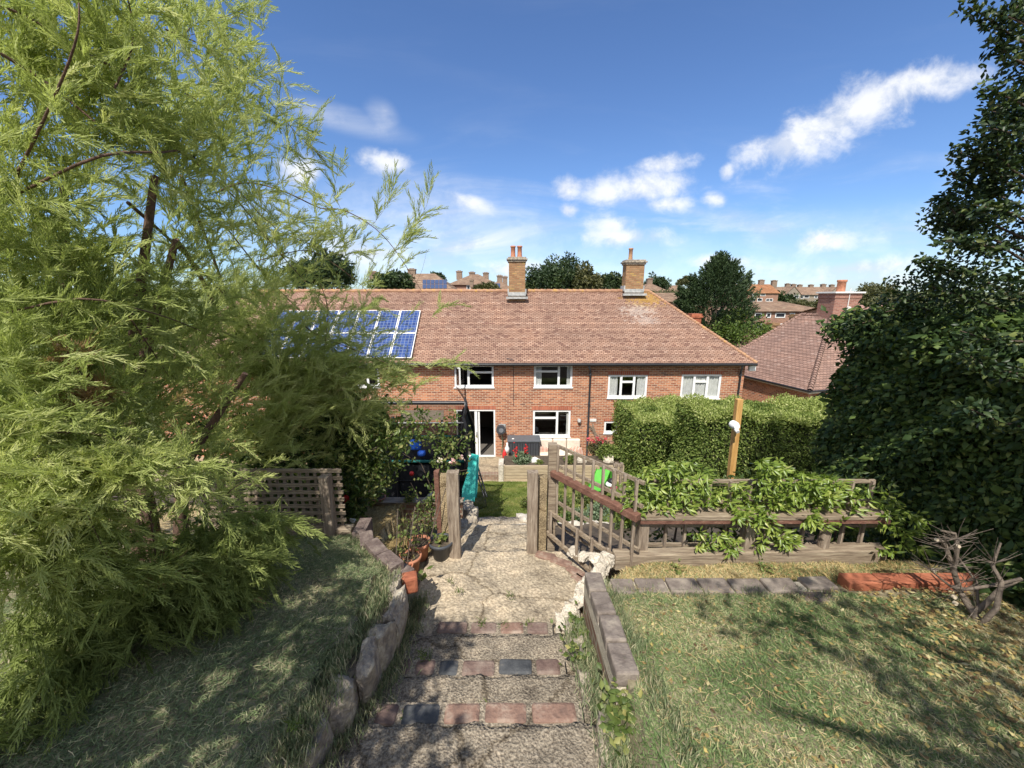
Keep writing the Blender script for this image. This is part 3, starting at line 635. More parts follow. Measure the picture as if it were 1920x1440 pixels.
mb.build('gutter', M['black'], nb)
mb = MB(); mb.tube([npnt(.9, -.02, Zn-.05), npnt(.7, .1, Zn-.25), npnt(.45, .17, Zn-.4), npnt(.45, .17, -6.9)], .045, 8); mb.build('downpipe', M['black'], nb)
mb = MB()
cc = PY(1586, 580, 20.6)
x0, x1 = PY(1568, 548, 20.4).x, PY(1616, 548, 20.4).x; zt = PY(960, 550, 20.4).z
mb.bb(x0, x1, 20.4, 21.5, -2.6, zt-.25); mb.bb(x0-.03, x1+.03, 20.37, 21.53, zt-.25, zt)
ch = mb.build('chimney', brickmat('red_chimney_brick', (.24, .10, .075), (.34, .16, .12), (.36, .25, .2)), nb)
mb = MB(); mb.bb(x0-.12, x1+.12, 20.28, 21.62, zt, zt+.08, 0); mb.build('chimney_cap', M['white_old'], ch, bevel=.01)
MB().lathe(((x0+x1)/2, 20.95, zt+.06), [(.2, 0), (.19, .5), (.22, .52), (.22, .62), (.16, .62), (.15, .3), (0, .3)], 14).build('chimney_pot', M['terracotta'], ch)
mb = MB(); mb.tube([((x0+x1)/2+.03, 20.36, zt+.25), ((x0+x1)/2+.03, 20.36, zt-.75)], .02, 6); mb.tube([((x0+x1)/2+.0, 20.3, zt-.75), ((x0+x1)/2-.02, 20.2, zt-.75)], [.09, .11], 10); mb.build('aerial', M['white_old'], ch)

# ---------------------------------------------------------------- far houses
def far_house(name, label, px0, px1, pyr, pye, Y, depth, mat, rmat, zbase=None, hip=(1, 1), chim=(), win=(), group='houses on the far hillside', rot=0, roofl=None, cgrp=None, gables=(), solar=None):
    """px0..px1 eave ends seen in the photo, at distance Y"""
    p0, p1 = PY(px0, pye, Y), PY(px1, pye, Y); x0, x1, zE = p0.x, p1.x, p0.z
    zR = PY(960, pyr, Y+depth/2).z; zB = float(H((x0+x1)/2, Y))-1 if zbase is None else zbase
    h = thing(name, label, 'house', ((x0+x1)/2, Y+depth/2, zB), group)
    o = .35
    mb = MB(); mb.bb(x0+o, x1-o, Y+o, Y+depth-o, zB-2, zE)
    if not hip[0]: mb.add([(x0+o, Y+o, zE), (x0+o, Y+depth-o, zE), (x0+o, Y+depth/2, zR-.2)], [(0, 1, 2)])
    if not hip[1]: mb.add([(x1-o, Y+o, zE), (x1-o, Y+depth-o, zE), (x1-o, Y+depth/2, zR-.2)], [(0, 1, 2)])
    mb.build('wall', mat, h)
    rl = x0+hip[0]*depth*.45; rr = x1-hip[1]*depth*.45
    if rr < rl: rl = rr = (rl+rr)/2
    a, b, c, d = (x0, Y, zE), (x1, Y, zE), (rr, Y+depth/2, zR), (rl, Y+depth/2, zR)
    a2, b2 = (x0, Y+depth, zE), (x1, Y+depth, zE)
    mb = MB(); roof_plane(mb, a, b, c, d, 10, .04); roof_plane(mb, b2, a2, d, c, 10, .04)
    if hip[0]: roof_plane(mb, a2, a, d, d, 8, .04)
    if hip[1]: roof_plane(mb, b, b2, c, c, 8, .04)
    for (g0, g1, gyr) in gables:     # front gables
        gx0, gx1 = PY(g0, pye, Y).x, PY(g1, pye, Y).x; gm = (gx0+gx1)/2; gz = PY(960, gyr, Y).z
        mb.add([(gx0, Y-.5, zE), (gm, Y-.5, gz), (gm, Y+depth/2, gz)], [(0, 1, 2)]); mb.add([(gx0, Y-.5, zE), (gx0, Y+1.5, zE), (gm, Y+depth/2, gz)], [(0, 2, 1)])
        mb.add([(gx0-.3, Y-.6, zE-.2), (gm, Y-.6, gz), (gm, Y+depth/2, gz), (gx0-.3, Y+depth/2, zE-.2)], [(0, 1, 2, 3)])
        mb.add([(gx1+.3, Y-.6, zE-.2), (gm, Y-.6, gz), (gm, Y+depth/2, gz), (gx1+.3, Y+depth/2, zE-.2)], [(3, 2, 1, 0)])
    rf = mb.build('roof', rmat, h)
    for (g0, g1, gyr) in gables:
        gx0, gx1 = PY(g0, pye, Y).x, PY(g1, pye, Y).x; gm = (gx0+gx1)/2; gz = PY(960, gyr, Y).z
        mb = MB(); mb.add([(gx0, Y-.45, zB), (gx1, Y-.45, zB), (gx1, Y-.45, zE), (gm, Y-.45, gz-.15), (gx0, Y-.45, zE)], [(0, 1, 2, 3, 4)])
        mb.add([(gx0, Y-.45, zB), (gx0, Y+1, zB), (gx0, Y+1, zE), (gx0, Y-.45, zE)], [(0, 1, 2, 3)]); mb.add([(gx1, Y-.45, zB), (gx1, Y+1, zB), (gx1, Y+1, zE), (gx1, Y-.45, zE)], [(3, 2, 1, 0)])
        mb.build('gable', mat, h)
    for (cpx, cpt, w) in chim:
        c = PY(cpx, cpt, Y+depth/2); zt_ = c.z
        mb = MB(); mb.bb(c.x-w/2, c.x+w/2, Y+depth/2-.4, Y+depth/2+.4, zR-1.0, zt_-.3); mb.bb(c.x-w/2-.08, c.x+w/2+.08, Y+depth/2-.48, Y+depth/2+.48, zt_-.3, zt_-.12)
        mb.bb(c.x-w*.3, c.x-w*.05, Y+depth/2-.15, Y+depth/2+.15, zt_-.12, zt_); mb.bb(c.x+w*.05, c.x+w*.3, Y+depth/2-.15, Y+depth/2+.15, zt_-.12, zt_)
        mb.build('chimney', M['brick_dark'], rf)
    for (wx0, wx1, wy0, wy1) in win:
        q0, q1 = PY(wx0, wy0, Y), PY(wx1, wy1, Y); yy_ = Y+o-.05-(.85 if any(g[0] < (wx0+wx1)/2 < g[1] for g in gables) else 0); n = max(1, round(abs(q1.x-q0.x)/.9))
        mb = MB(); fw = .1; mb.bb(q0.x, q1.x, yy_, yy_+.06, q0.z-fw, q0.z); mb.bb(q0.x, q1.x, yy_, yy_+.06, q1.z, q1.z+fw)
        for k in range(n+1):
            xx = q0.x+(q1.x-q0.x)*k/n; mb.bb(xx-fw/2, xx+fw/2, yy_-.01, yy_+.07, q1.z, q0.z)
        w_ = mb.build('window', M['white'], h)
        MB().add([(q0.x, yy_+.03, q1.z), (q1.x, yy_+.03, q1.z), (q1.x, yy_+.03, q0.z), (q0.x, yy_+.03, q0.z)], [(0, 1, 2, 3)]).build('pane', M['fardark'], w_)
    if solar:
        s0, s1, sy0, sy1, nc, nr = solar
        n_ = (Vector(b)-Vector(a)).cross(Vector(d)-Vector(a)).normalized(); n_ = n_ if n_.z > 0 else -n_
        pa = Vector(a)+n_*.1
        for r in range(nr):
            for k in range(nc):
                f = lambda i, j: PP(s0+(s1-s0)*i/nc, sy0+(sy1-sy0)*j/nr, pa, n_)
                q = [f(k+.06, r+.06), f(k+.94, r+.06), f(k+.94, r+.94), f(k+.06, r+.94)]
                MB().add([v-n_*.06 for v in q]+q, [(3, 2, 1, 0), (4, 5, 6, 7), (0, 1, 5, 4), (1, 2, 6, 5), (2, 3, 7, 6), (3, 0, 4, 7)]).build('solar_panel', M['farsolar'], rf)
    return h
M['fardark'] = plain('dark_far_glass', (.03, .035, .045), rg=.1)
M['farsolar'] = plain('far_solar_glass', (.06, .085, .16), rg=.15)
far_house('brick_terrace', 'brown roofed terrace with blue solar panels just above the left of the main ridge', 690, 856, 513, 548, 62, 9, M['farbrick'], M['tile3'], -9, (1, 1), [(772, 503, 1.2), (700, 508, 1.2)], (), solar=(792, 838, 524, 541, 6, 2))
far_house('brick_house', 'hipped brick house with three chimneys above the ridge left of the two pot chimney', 838, 936, 514, 534, 70, 9, M['farbrick'], M['tile3'], -9, (1, 1), [(861, 507, 1.0), (885, 509, 1.0), (911, 510, 1.0)], [(875, 881, 535, 543)])
far_house('brick_house', 'small tiled house with dark solar panels directly left of the two pot chimney', 894, 975, 526, 549, 58, 8, M['farbrick'], M['tile3'], -9, (1, 1), [(937, 515, .8), (947, 517, .7), (884, 523, .5)], (), solar=(905, 938, 531, 542, 5, 2))
far_house('brick_house', 'orange topped house peeping over the ridge right of the single pot chimney', 1204, 1257, 530, 547, 75, 9, M['farbrick'], M['tile3'], -9, (1, 1), [(1218, 521, 1.0)], ())
far_house('brick_house', 'small distant house with grey roof between the single pot chimney and the conifer', 1252, 1285, 535, 549, 95, 9, M['fargrey'], M['tile3'], -9, (0, 0), (), [(1263, 1267, 549, 553)])
far_house('brick_house', 'long low tiled roof touching the conifer on its left', 1215, 1345, 549, 566, 48, 8, M['farbrick'], M['tile3'], -9, (0, 1), (), ())
far_house('brick_terrace', 'red terrace on the skyline with rusty roof and three chimneys right of the conifer', 1388, 1464, 533, 550, 105, 10, M['farbrick'], brickmat('rust_roof_tiles', (.27, .12, .06), (.36, .19, .10), (.3, .15, .08), bw=.5, rh=.3), -6, (0, 0), [(1397, 524, 1.3), (1428, 524, 1.3), (1452, 525, 1.3)], [(1409, 1417, 559, 565), (1422, 1430, 559, 565), (1438, 1450, 560, 565), (1412, 1420, 551, 555), (1428, 1436, 551, 555)])
far_house('brick_terrace', 'long flint terrace on the skyline with two front gables and six chimneys', 1462, 1576, 538, 553, 112, 10, M['fargrey'], M['tile3'], -6, (0, 0), [(1477, 531, 1.1), (1488, 532, 1.1), (1500, 533, 1.1), (1521, 533, 1.1), (1544, 532, 1.2), (1560, 533, 1.1)],
          [(1474, 1482, 553, 559), (1487, 1495, 553, 559), (1500, 1507, 554, 560), (1510, 1518, 553, 559), (1529, 1540, 555, 559), (1530, 1539, 563, 567)], gables=((1470, 1500, 537), (1550, 1577, 538)))
far_house('apartment_block', 'two storey brick block with wide hipped roof and white windows right of the conifer', 1392, 1562, 565, 584, 52, 9, M['farbrick'], M['tile3'], -9.5, (1, 1), (),
          [(1419, 1430, 587, 596), (1441, 1447, 587, 596), (1458, 1474, 587, 596), (1485, 1492, 587, 596), (1527, 1543, 587, 595), (1419, 1429, 607, 614), (1440, 1446, 607, 615), (1461, 1472, 607, 616), (1484, 1490, 607, 616)])
hs = far_house('brick_bungalow', 'small house with a steep hipped brown roof between main terrace and plum roof', 1373, 1520, 617, 666, 27, 7, M['farbrick'], M['tile3'], -8.2, (1, 1), (), ())
far_house('brick_house', 'pale pink roofed house right of the red chimney beside the ivy', 1600, 1740, 572, 591, 42, 8, M['farbrick'], brickmat('pink_roof_tiles', (.36, .21, .17), (.46, .29, .24), (.3, .18, .15), bw=.4, rh=.3), -9, (0, 0), (), ())
# loose chimneys of the small roofs
for (px, py, pb, Y, w, nm) in ((1450, 605, 640, 30.5, .62, 'corbelled brick chimney on the small brown roof left of the plum roof'), (1505, 590, 612, 26, 1.0, 'broad low brick chimney rising behind the plum roof ridge'), (1303, 588, 614, 21.2, .5, 'short red chimney behind the right hip of the terrace roof')):
    c = PY(px, py, Y); zb_ = PY(px, pb, Y).z-1
    mb = MB(); mb.bb(c.x-w/2, c.x+w/2, Y-w/2, Y+w/2, zb_, c.z-.2); mb.bb(c.x-w/2-.06, c.x+w/2+.06, Y-w/2-.06, Y+w/2+.06, c.z-.2, c.z-.1); mb.bb(c.x-w/2-.02, c.x+w/2+.02, Y-w/2-.02, Y+w/2+.02, c.z-.1, c.z)
    root = {1450: hs, 1505: nb, 1303: house}[px]
    mb.build('chimney', M['redbrick'] if px == 1303 else M['brick_old'], root)

# ---------------------------------------------------------------- trees
GR_D = [(0, (.018, .032, .014)), (.5, (.035, .06, .022)), (.85, (.06, .09, .03)), (1, (.10, .12, .045))]
M['leaf_dark'] = leafmat('dark_tree_leaf', GR_D, trans=.2)
M['leaf_olive'] = leafmat('olive_tree_leaf', [(0, (.04, .05, .02)), (.5, (.085, .09, .035)), (1, (.16, .15, .06))], trans=.2)
M['leaf_bright'] = leafmat('bright_bush_leaf', [(0, (.05, .085, .018)), (.5, (.10, .155, .03)), (1, (.17, .22, .05))], trans=.3)
M['leaf_conifer'] = leafmat('conifer_needles', [(0, (.02, .038, .016)), (.5, (.04, .068, .026)), (1, (.075, .11, .04))], trans=.12)
M['bark'] = noisy('bark', [(.3, (.05, .035, .025)), (.6, (.12, .09, .065)), (.8, (.20, .16, .12))], scale=14, stretch=(3, 3, .6), bump=.7)
M['twig'] = noisy('grey_twig', [(.3, (.09, .07, .055)), (.6, (.20, .16, .125)), (.8, (.36, .31, .25))], scale=18, stretch=(2, 2, 2), bump=.4)
def sph(n):
    return nrm(rng.normal(size=(n, 3)))
def tree(name, label, cat, c, r, zb_, nclump, per, leaf, mat, clump=.28, group=None, seed=0, flat=.8):
    """crown of leaf clumps round c with radii r; trunk down to zb_"""
    t = thing(name, label, cat, (c[0], c[1], zb_), group)
    c = np.array(c, float); r = np.array(r, float)
    d = sph(nclump); d[:, 2] = np.where(d[:, 2] < -.5, -d[:, 2]*.5, d[:, 2])
    lump = 1+.16*np.sin(d[:, 0]*5+seed)+.14*np.sin(d[:, 1]*7+seed*2)+.12*np.sin(d[:, 2]*6+d[:, 0]*4+seed)
    cc_ = c + d*r*(.55+.42*rng.random((nclump, 1))**.6)*lump[:, None]
    cr = r.mean()*clump*(.6+.8*rng.random(nclump))
    n = nclump*per
    s = sph(n); P = np.repeat(cc_, per, 0) + s*np.repeat(cr, per)[:, None]*(rng.random((n, 1))**.35)*np.array([1, 1, flat])
    A = s + rng.normal(size=(n, 3))*.5; A[:, 2] -= .15
    leaves('crown', P, A, leaf*(.6+.8*rng.random(n)), leaf*.6, mat, t, rnd=np.clip(np.repeat(rng.random(nclump), per)*.5+rng.random(n)*.55, 0, 1))
    mb = MB(); top = c[2]+r[2]*.3
    mb.tube([(c[0], c[1], zb_-.3), (c[0]+.05*r[0], c[1], (zb_+top)/2), (c[0], c[1], top)], [r.mean()*.10, r.mean()*.07, r.mean()*.03], 8)
    for k in range(6):
        a = k*1.05+seed; zz = c[2]-r[2]*.4
        mb.tube([(c[0], c[1], zz), (c[0]+cos(a)*r[0]*.4, c[1]+sin(a)*r[1]*.4, zz+r[2]*.4), (c[0]+cos(a)*r[0]*.75, c[1]+sin(a)*r[1]*.75, zz+r[2]*.7)], [r.mean()*.05, r.mean()*.03, r.mean()*.01], 6)
    mb.build('trunk', M['bark'], t)
    return t
def tree_px(name, label, cat, px, py, Y, rpx, rpy, mat, nclump=90, per=70, leaf=.35, group=None, seed=0, ry=None, **k):
    c = PY(px, py, Y); s = Y*1.0/F
    return tree(name, label, cat, c, (rpx*s, (ry or rpx)*s, rpy*s), float(H(c.x, Y))-.3, nclump, per, leaf, mat, group=group, seed=seed, **k)
G = 'trees on the hill behind the terrace'
tree_px('broadleaf_tree', 'large dark broadleaf tree behind the ridge between the two main chimneys', 'tree', 1040, 534, 66, 56, 38, M['leaf_dark'], 130, 90, .5, G, 1)
tree_px('broadleaf_tree', 'olive toned smaller tree in the middle of the group behind the ridge', 'tree', 1098, 534, 62, 30, 26, M['leaf_olive'], 80, 80, .42, G, 2)
tree_px('broadleaf_tree', 'dark tree just left of the single pot chimney', 'tree', 1145, 538, 66, 32, 22, M['leaf_dark'], 80, 80, .45, G, 3)
tree_px('broadleaf_tree', 'small dark treetop just right of the single pot chimney', 'tree', 1232, 535, 90, 20, 14, M['leaf_dark'], 50, 60, .5, G, 4)
tree_px('broadleaf_tree', 'small dark treetop above the left solar roof', 'tree', 818, 524, 90, 14, 10, M['leaf_dark'], 40, 60, .5, G, 5)
tree_px('broadleaf_tree', 'round olive tree on the skyline right of the red chimney', 'tree', 1640, 560, 85, 32, 22, M['leaf_olive'], 90, 80, .5, G, 6)
tree_px('broadleaf_tree', 'leafy tree standing behind the tamarisk above the solar panels', 'tree', 740, 532, 44, 34, 16, M['leaf_dark'], 70, 80, .35, G, 7)
tree_px('broadleaf_tree', 'dark tree glimpsed through the feathery branches left of the roof', 'tree', 600, 520, 60, 60, 40, M['leaf_dark'], 90, 80, .5, G, 8)
for i, (px, py, Y, a, b, lab) in enumerate(((1380, 640, 30, 62, 42, 'bright green rounded bush below the conifer'), (1285, 530, 100, 12, 8, 'small bush beside the distant grey roofed house'),
        (1500, 575, 80, 26, 10, 'low green bush in front of the skyline terraces'), (1560, 572, 60, 24, 12, 'bush between the block roof and the red chimney'),
        (1700, 572, 70, 70, 12, 'long low scrub right of the round olive tree'), (1240, 560, 70, 50, 12, 'low scrub behind the right end of the ridge'), (915, 541, 57, 20, 6, 'low bush in front of the small solar house'))):
    tree_px('bush', lab, 'bush', px, py, Y, a, b, M['leaf_bright'] if i == 0 else M['leaf_olive'], 70, 70, .22 if i == 0 else .35, 'bushes on the hillside', i)
# scattered hillside woodland so the slope is not bare
for i in range(14):
    x = -40+i*19+rng.random()*8; Y = 105+rng.random()*120
    if -10 < x < 0: continue
    c = Vector((x, Y, float(H(x, Y))+1.6))
    px = 960+F*x/(Y*CT-c.z*ST)
    tree('hill_tree', 'distant round tree on the hillside', 'tree', c, (4.2+3*rng.random(), 4, 2.4+1.2*rng.random()), float(H(x, Y))-.5, 34, 40, .9, M['leaf_olive'] if i % 2 else M['leaf_dark'], group='distant hillside trees', seed=i)
# conifer
cb = PY(1335, 640, 33); zc0 = float(H(cb.x, 33)); ztop = PY(1335, 503, 33).z
con = thing('conifer', 'dense dark green conifer with upswept pointed tips behind the terrace roof', 'tree', (cb.x, 33, zc0))
n = 1100
hh = rng.random(n); hz = zc0+.4+(ztop-zc0)*hh
rad = 3.5*np.minimum(1, (1-hh)*1.9)**.75*(.35+.65*rng.random(n)**.45)
an = rng.random(n)*2*pi
cp = np.stack([cb.x+rad*np.cos(an)+.5*(1-hh)*0, 33+rad*np.sin(an), hz], 1)
for k, (ax, top) in enumerate(((-.5, 0), (.9, -.2), (1.9, -1.0), (-1.7, -1.2), (.2, -.3), (-2.5, -2.0))):   # several leading tips
    m_ = 40; t_ = rng.random(m_); cp = np.concatenate([cp, np.stack([cb.x+ax+rng.normal(size=m_)*.32*(1-t_), 33+rng.normal(size=m_)*.35*(1-t_), ztop+top-1.6+1.75*t_], 1)], 0)
per = 46; nn_ = len(cp)*per
ax_ = np.stack([cp[:, 0]-cb.x, cp[:, 1]-33, np.full(len(cp), 1.9)], 1)+rng.normal(size=(len(cp), 3))*.5; ax_ = nrm(ax_)
tt = rng.random((nn_, 1)); A0 = np.repeat(ax_, per, 0)
P = np.repeat(cp, per, 0) + A0*(tt-.3)*1.25 + rng.normal(size=(nn_, 3))*.15*(1.1-tt)
leaves('crown', P, A0+rng.normal(size=(nn_, 3))*.35, .24, .07, M['leaf_conifer'], con, rnd=np.clip(np.repeat(rng.random(len(cp)), per)*.5+rng.random(nn_)*.5, 0, 1))
MB().tube([(cb.x, 33, zc0-.3), (cb.x, 33, ztop-1)], [.3, .05], 8).build('trunk', M['bark'], con)

# ---------------------------------------------------------------- hedges
def hedge(name, label, faces, mat, core, n_per_m2, leaf, mats=None, cat='hedge', depth=.16, droop=.2, bulge=.10):
    """faces: list of (origin, u, v) rectangles whose outside is u x v; core: list of boxes"""
    root = thing(name, label, cat, core[0][:3] if core else faces[0][0])
    Ps, As = [], []
    for (o, u, v) in faces:
        o, u, v = (np.array(q, float) for q in (o, u, v)); area = np.linalg.norm(np.cross(u, v)); nr_ = np.cross(u, v)/area
        n = int(area*n_per_m2); a, b = rng.random((n, 1)), rng.random((n, 1))
        P = o+u*a+v*b
        bl = (np.sin(P[:, 0]*2.3+P[:, 2]*1.9)+np.sin(P[:, 1]*2.9+P[:, 2]*3.3+1)+np.sin(P[:, 0]*5.1+P[:, 1]*4.3))/3
        P = P+nr_*(bl[:, None]*bulge - depth*(rng.random((n, 1))**1.6) + .03)
        A = nr_*(.3+.7*rng.random((n, 1)))+rng.normal(size=(n, 3))*.75; A[:, 2] -= droop
        Ps.append(P); As.append(A)
    P, A = np.concatenate(Ps), np.concatenate(As); n = len(P)
    leaves('foliage', P, A, leaf*(.6+.8*rng.random(n)), leaf*(.45+.3*rng.random(n)), mat, root)
    return root
def hbox(x0, x1, y0, y1, z0, z1):
    return [((x0, y0, z0), (x1-x0, 0, 0), (0, 0, z1-z0)), ((x0, y1, z0), (0, y0-y1, 0), (0, 0, z1-z0)), ((x1, y0, z0), (0, y1-y0, 0), (0, 0, z1-z0)), ((x0, y0, z1), (x1-x0, 0, 0), (0, y1-y0, 0))]
M['leaf_hedge'] = leafmat('privet_leaf', [(0, (.07, .11, .025)), (.5, (.15, .21, .05)), (.85, (.25, .31, .085)), (1, (.36, .40, .14))], trans=.35, rg=.55, spec=.2)
M['leaf_ivy'] = leafmat('ivy_leaf', [(0, (.025, .05, .014)), (.5, (.06, .10, .028)), (.88, (.125, .18, .045)), (1, (.26, .30, .09))], trans=.25, rg=.5, spec=.22)
M['leaf_holly'] = leafmat('holly_leaf', [(0, (.016, .034, .014)), (.55, (.035, .06, .022)), (.9, (.075, .11, .035)), (1, (.16, .18, .06))], trans=.2, rg=.42, spec=.3)
M['shade_core'] = noisy('hedge_shade_core', [(.3, (.02, .026, .012)), (.7, (.05, .055, .028))], scale=6)  # for solid dark hulls added inside the foliage to block light
ax0 = PY(1150, 752, 15).x
zA = PY(960, 752, 14.6).z; 
M['leaf_lit_top'] = leafmat('sunlit_hedge_top', [(0, (.18, .23, .06)), (.5, (.34, .40, .12)), (.85, (.48, .52, .20)), (1, (.60, .60, .30))], trans=.4, rg=.6, spec=.15)  # fresh leaf colour, brightened further so the hedge tops look sunlit
def lit_top(root, x0, x1, y0, y1, z, dens, leaf):
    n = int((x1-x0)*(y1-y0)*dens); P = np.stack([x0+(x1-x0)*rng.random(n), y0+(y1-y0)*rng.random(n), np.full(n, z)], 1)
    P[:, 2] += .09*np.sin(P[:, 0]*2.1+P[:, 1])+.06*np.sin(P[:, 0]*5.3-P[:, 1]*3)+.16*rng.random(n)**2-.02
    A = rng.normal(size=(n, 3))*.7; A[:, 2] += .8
    leaves('lit_top_leaves', P, A, leaf*(.6+.8*rng.random(n)), leaf*.5, M['leaf_lit_top'], root)
hA = hedge('privet_hedge', 'clipped light green privet hedge standing against the house below its right windows', hbox(ax0, 8.6, 11.6, 14.6, -6.9, zA), M['leaf_hedge'], [(ax0+1, 12.5, -6.6)], 850, .085)
MB().bb(ax0+.18, 8.5, 11.8, 14.5, -7, zA-.2).build('stems', M['shade_core'], hA)  # dark box added inside to stop light between the leaves, no real stems
yB = 9.0; zB_ = PY(960, 786, yB).z; bx0, bx1 = PY(1312, 790, yB).x, 8.6
hB = hedge('privet_hedge', 'taller darker privet hedge in front, behind the leaning orange timber post', hbox(bx0, bx1, yB, 10.5, -6.2, zB_), M['leaf_hedge'], [(bx0+1, 9.5, -5.9)], 1300, .065, bulge=.13)
MB().bb(bx0+.18, bx1, yB+.2, 10.4, -6.4, zB_-.2).build('stems', M['shade_core'], hB)  # same added light-blocking box, inside the front hedge

lit_top(hA, ax0, 8.6, 11.6, 14.6, zA, 1500, .08); lit_top(hB, bx0, bx1, yB, 10.5, zB_, 2200, .06)
lit_top(hB, bx0+.1, bx1, yB-.03, yB+.25, zB_-.02, 3500, .06)
# ---------------------------------------------------------------- ivy wall and holly on the right
def patch(P0, u, v, n, depth, bulge, nr_=None):
    P0, u, v = (np.array(q, float) for q in (P0, u, v)); nr_ = nrm(np.cross(u, v)) if nr_ is None else nr_
    a, b = rng.random((n, 1)), rng.random((n, 1)); P = P0+u*a+v*b
    bl = (np.sin(P[:, 1]*2.6+P[:, 2]*2.4+.8)*1.3+np.sin(P[:, 1]*3.9+P[:, 2]*4.3+1)+np.sin(P[:, 2]*8.1+P[:, 1]*7.3))/3
    return P+nr_*(bl[:, None]*bulge-depth*rng.random((n, 1))**1.5), np.repeat(nr_[None], n, 0)
iv = thing('ivy_hedge', 'tall dark wall of ivy filling the right side beneath the holly', 'hedge', (4.2, 3.6, -2.6))
iy1 = 4.9; ix = 4.05; izt = -.26
parts = [patch((ix, iy1, -3.3), (-.7, -4.4, 0), (0, 0, izt+3.3), 54000, .16, .17), patch((ix, iy1, -3.3), (2.4, .2, 0), (0, 0, izt+3.3), 4000, .14, .08, np.array([0, 1., 0])),
         patch((ix, iy1, izt), (-.7, -4.4, 0), (2.4, 0, .1), 20000, .16, .08, np.array([0, 0, 1.]))]
# rounded shoulder
n = 9000; a = rng.random(n)*pi/2; yv = iy1-4.4*rng.random(n); rr = .28
P = np.stack([ix-.16*(iy1-yv)+rr*.6-rr*np.cos(a), yv, izt-.1-rr+rr*np.sin(a)+.15], 1)+rng.normal(size=(n, 3))*.05
parts.append((P, np.stack([-np.cos(a), np.zeros(n), np.sin(a)], 1)))
P = np.concatenate([p[0] for p in parts]); Nn = np.concatenate([p[1] for p in parts])
A = Nn*.5+rng.normal(size=P.shape)*.7; A[:, 2] -= .55
kb_ = rng.random(len(P)) < .035; leaves('large_foliage', P[kb_]+Nn[kb_]*.03, A[kb_], .095*(.7+.5*rng.random(kb_.sum())), .075, M['leaf_ivy'], iv, up=Nn[kb_]*1.2)
n = len(P); leaves('foliage', P, A, .058*(.55+.9*rng.random(n)), .046*(.55+.8*rng.random(n)), M['leaf_ivy'], iv, up=Nn*1.2)
MB().prism([(ix+.26, iy1-.2), (ix+2.4, iy1-.2), (ix+2.4, .4), (ix-.42, .4)], -3.3, izt-.22).build('stems', M['shade_core'], iv)  # dark solid core added behind the ivy leaves to keep light out
# holly tree: clumps of spiny leaves round an upright crown, overhanging the ivy
ho = thing('holly_tree', 'glossy dark holly tree rising above the ivy on the right edge', 'tree', (5.2, 3.5, -2.6))
cl = []
def cone_r(z): return np.interp(z, [-.9, -.2, .4, .9, 1.5, 2.1, 2.8, 3.4], [1.4, 1.5, 1.35, 1.2, 1.05, 1.05, 1.0, .9])
for i in range(560):
    z = -.9+4.4*rng.random(); a = rng.random()*2*pi; r = cone_r(z)*(.45+.55*rng.random()**.5)
    cl.append((5.25+r*cos(a), 3.5+r*.95*sin(a), z))
cl = [c for c in cl if not (c[1] < 1.2)]
# projecting sprays seen against the sky
sprays = []
def hsp(pts, Y=3.5):
    q = [PY(px, py, Y) for px, py in pts]; sprays.append(q)
    for a_, b_ in zip(q[:-1], q[1:]):
        m_ = max(2, int((b_-a_).length/.045))
        for k in range(m_): cl.append(tuple(a_.lerp(b_, (k+rng.random())/m_))+(.5,))
hsp([(1900, 70), (1860, 38), (1815, 12)]); hsp([(1890, 30), (1915, 5)], 3.4)
hsp([(1900, 110), (1862, 80)]); hsp([(1905, 190), (1850, 165)], 3.4); hsp([(1910, 220), (1858, 208)], 3.7)
hsp([(1900, 320), (1845, 262)], 3.3); hsp([(1900, 350), (1850, 310), (1792, 282)], 3.4); hsp([(1880, 370), (1800, 335), (1780, 318)]); hsp([(1860, 420), (1790, 400), (1765, 362)], 3.6); hsp([(1840, 440), (1770, 418), (1748, 412)], 3.7)
hsp([(1830, 520), (1770, 505), (1722, 490)], 3.5); hsp([(1830, 560), (1760, 545), (1735, 530)], 3.3); hsp([(1900, 250), (1855, 240)], 3.2)
hsp([(1800, 600), (1740, 580), (1695, 560)], 3.6); hsp([(1740, 600), (1700, 575), (1660, 585)], 3.9); hsp([(1700, 610), (1640, 600), (1590, 612)], 4.2)
hsp([(1890, 470), (1820, 455), (1775, 452)], 3.1); hsp([(1900, 400), (1830, 385)], 3.1)
for pts, Y in (([(1905, 700), (1850, 690), (1800, 655)], 2.5), ([(1915, 800), (1870, 790), (1822, 768)], 2.3), ([(1915, 640), (1860, 640), (1800, 620)], 2.6)): hsp(pts, Y)
big = np.array([c[:3] for c in cl if len(c) == 3]); small = np.array([c[:3] for c in cl if len(c) == 4])
pb, ps = 78, 22
Pb = np.repeat(big, pb, 0)+sph(len(big)*pb)*.19*rng.random((len(big)*pb, 1))**.4; Ps = np.repeat(small, ps, 0)+sph(len(small)*ps)*.055
P = np.concatenate([Pb, Ps]); n = len(P); A = rng.normal(size=(n, 3)); A[:, 0] -= .4
leaves('crown', P, A, .052*(.6+.8*rng.random(n)), .030, M['leaf_holly'], ho, fold=.4)
mb = MB(); mb.tube([(5.2, 3.5, -2.7), (5.2, 3.5, -.5), (5.15, 3.5, 1.2), (5.1, 3.5, 3.2)], [.12, .10, .06, .02], 8)
for q in sprays:
    mb.tube([(5.15, 3.5, q[0].z-.45)]+q, [.022]+[.008]*(len(q)-1)+[.003], 6)
mb.build('trunk', M['bark'], ho)

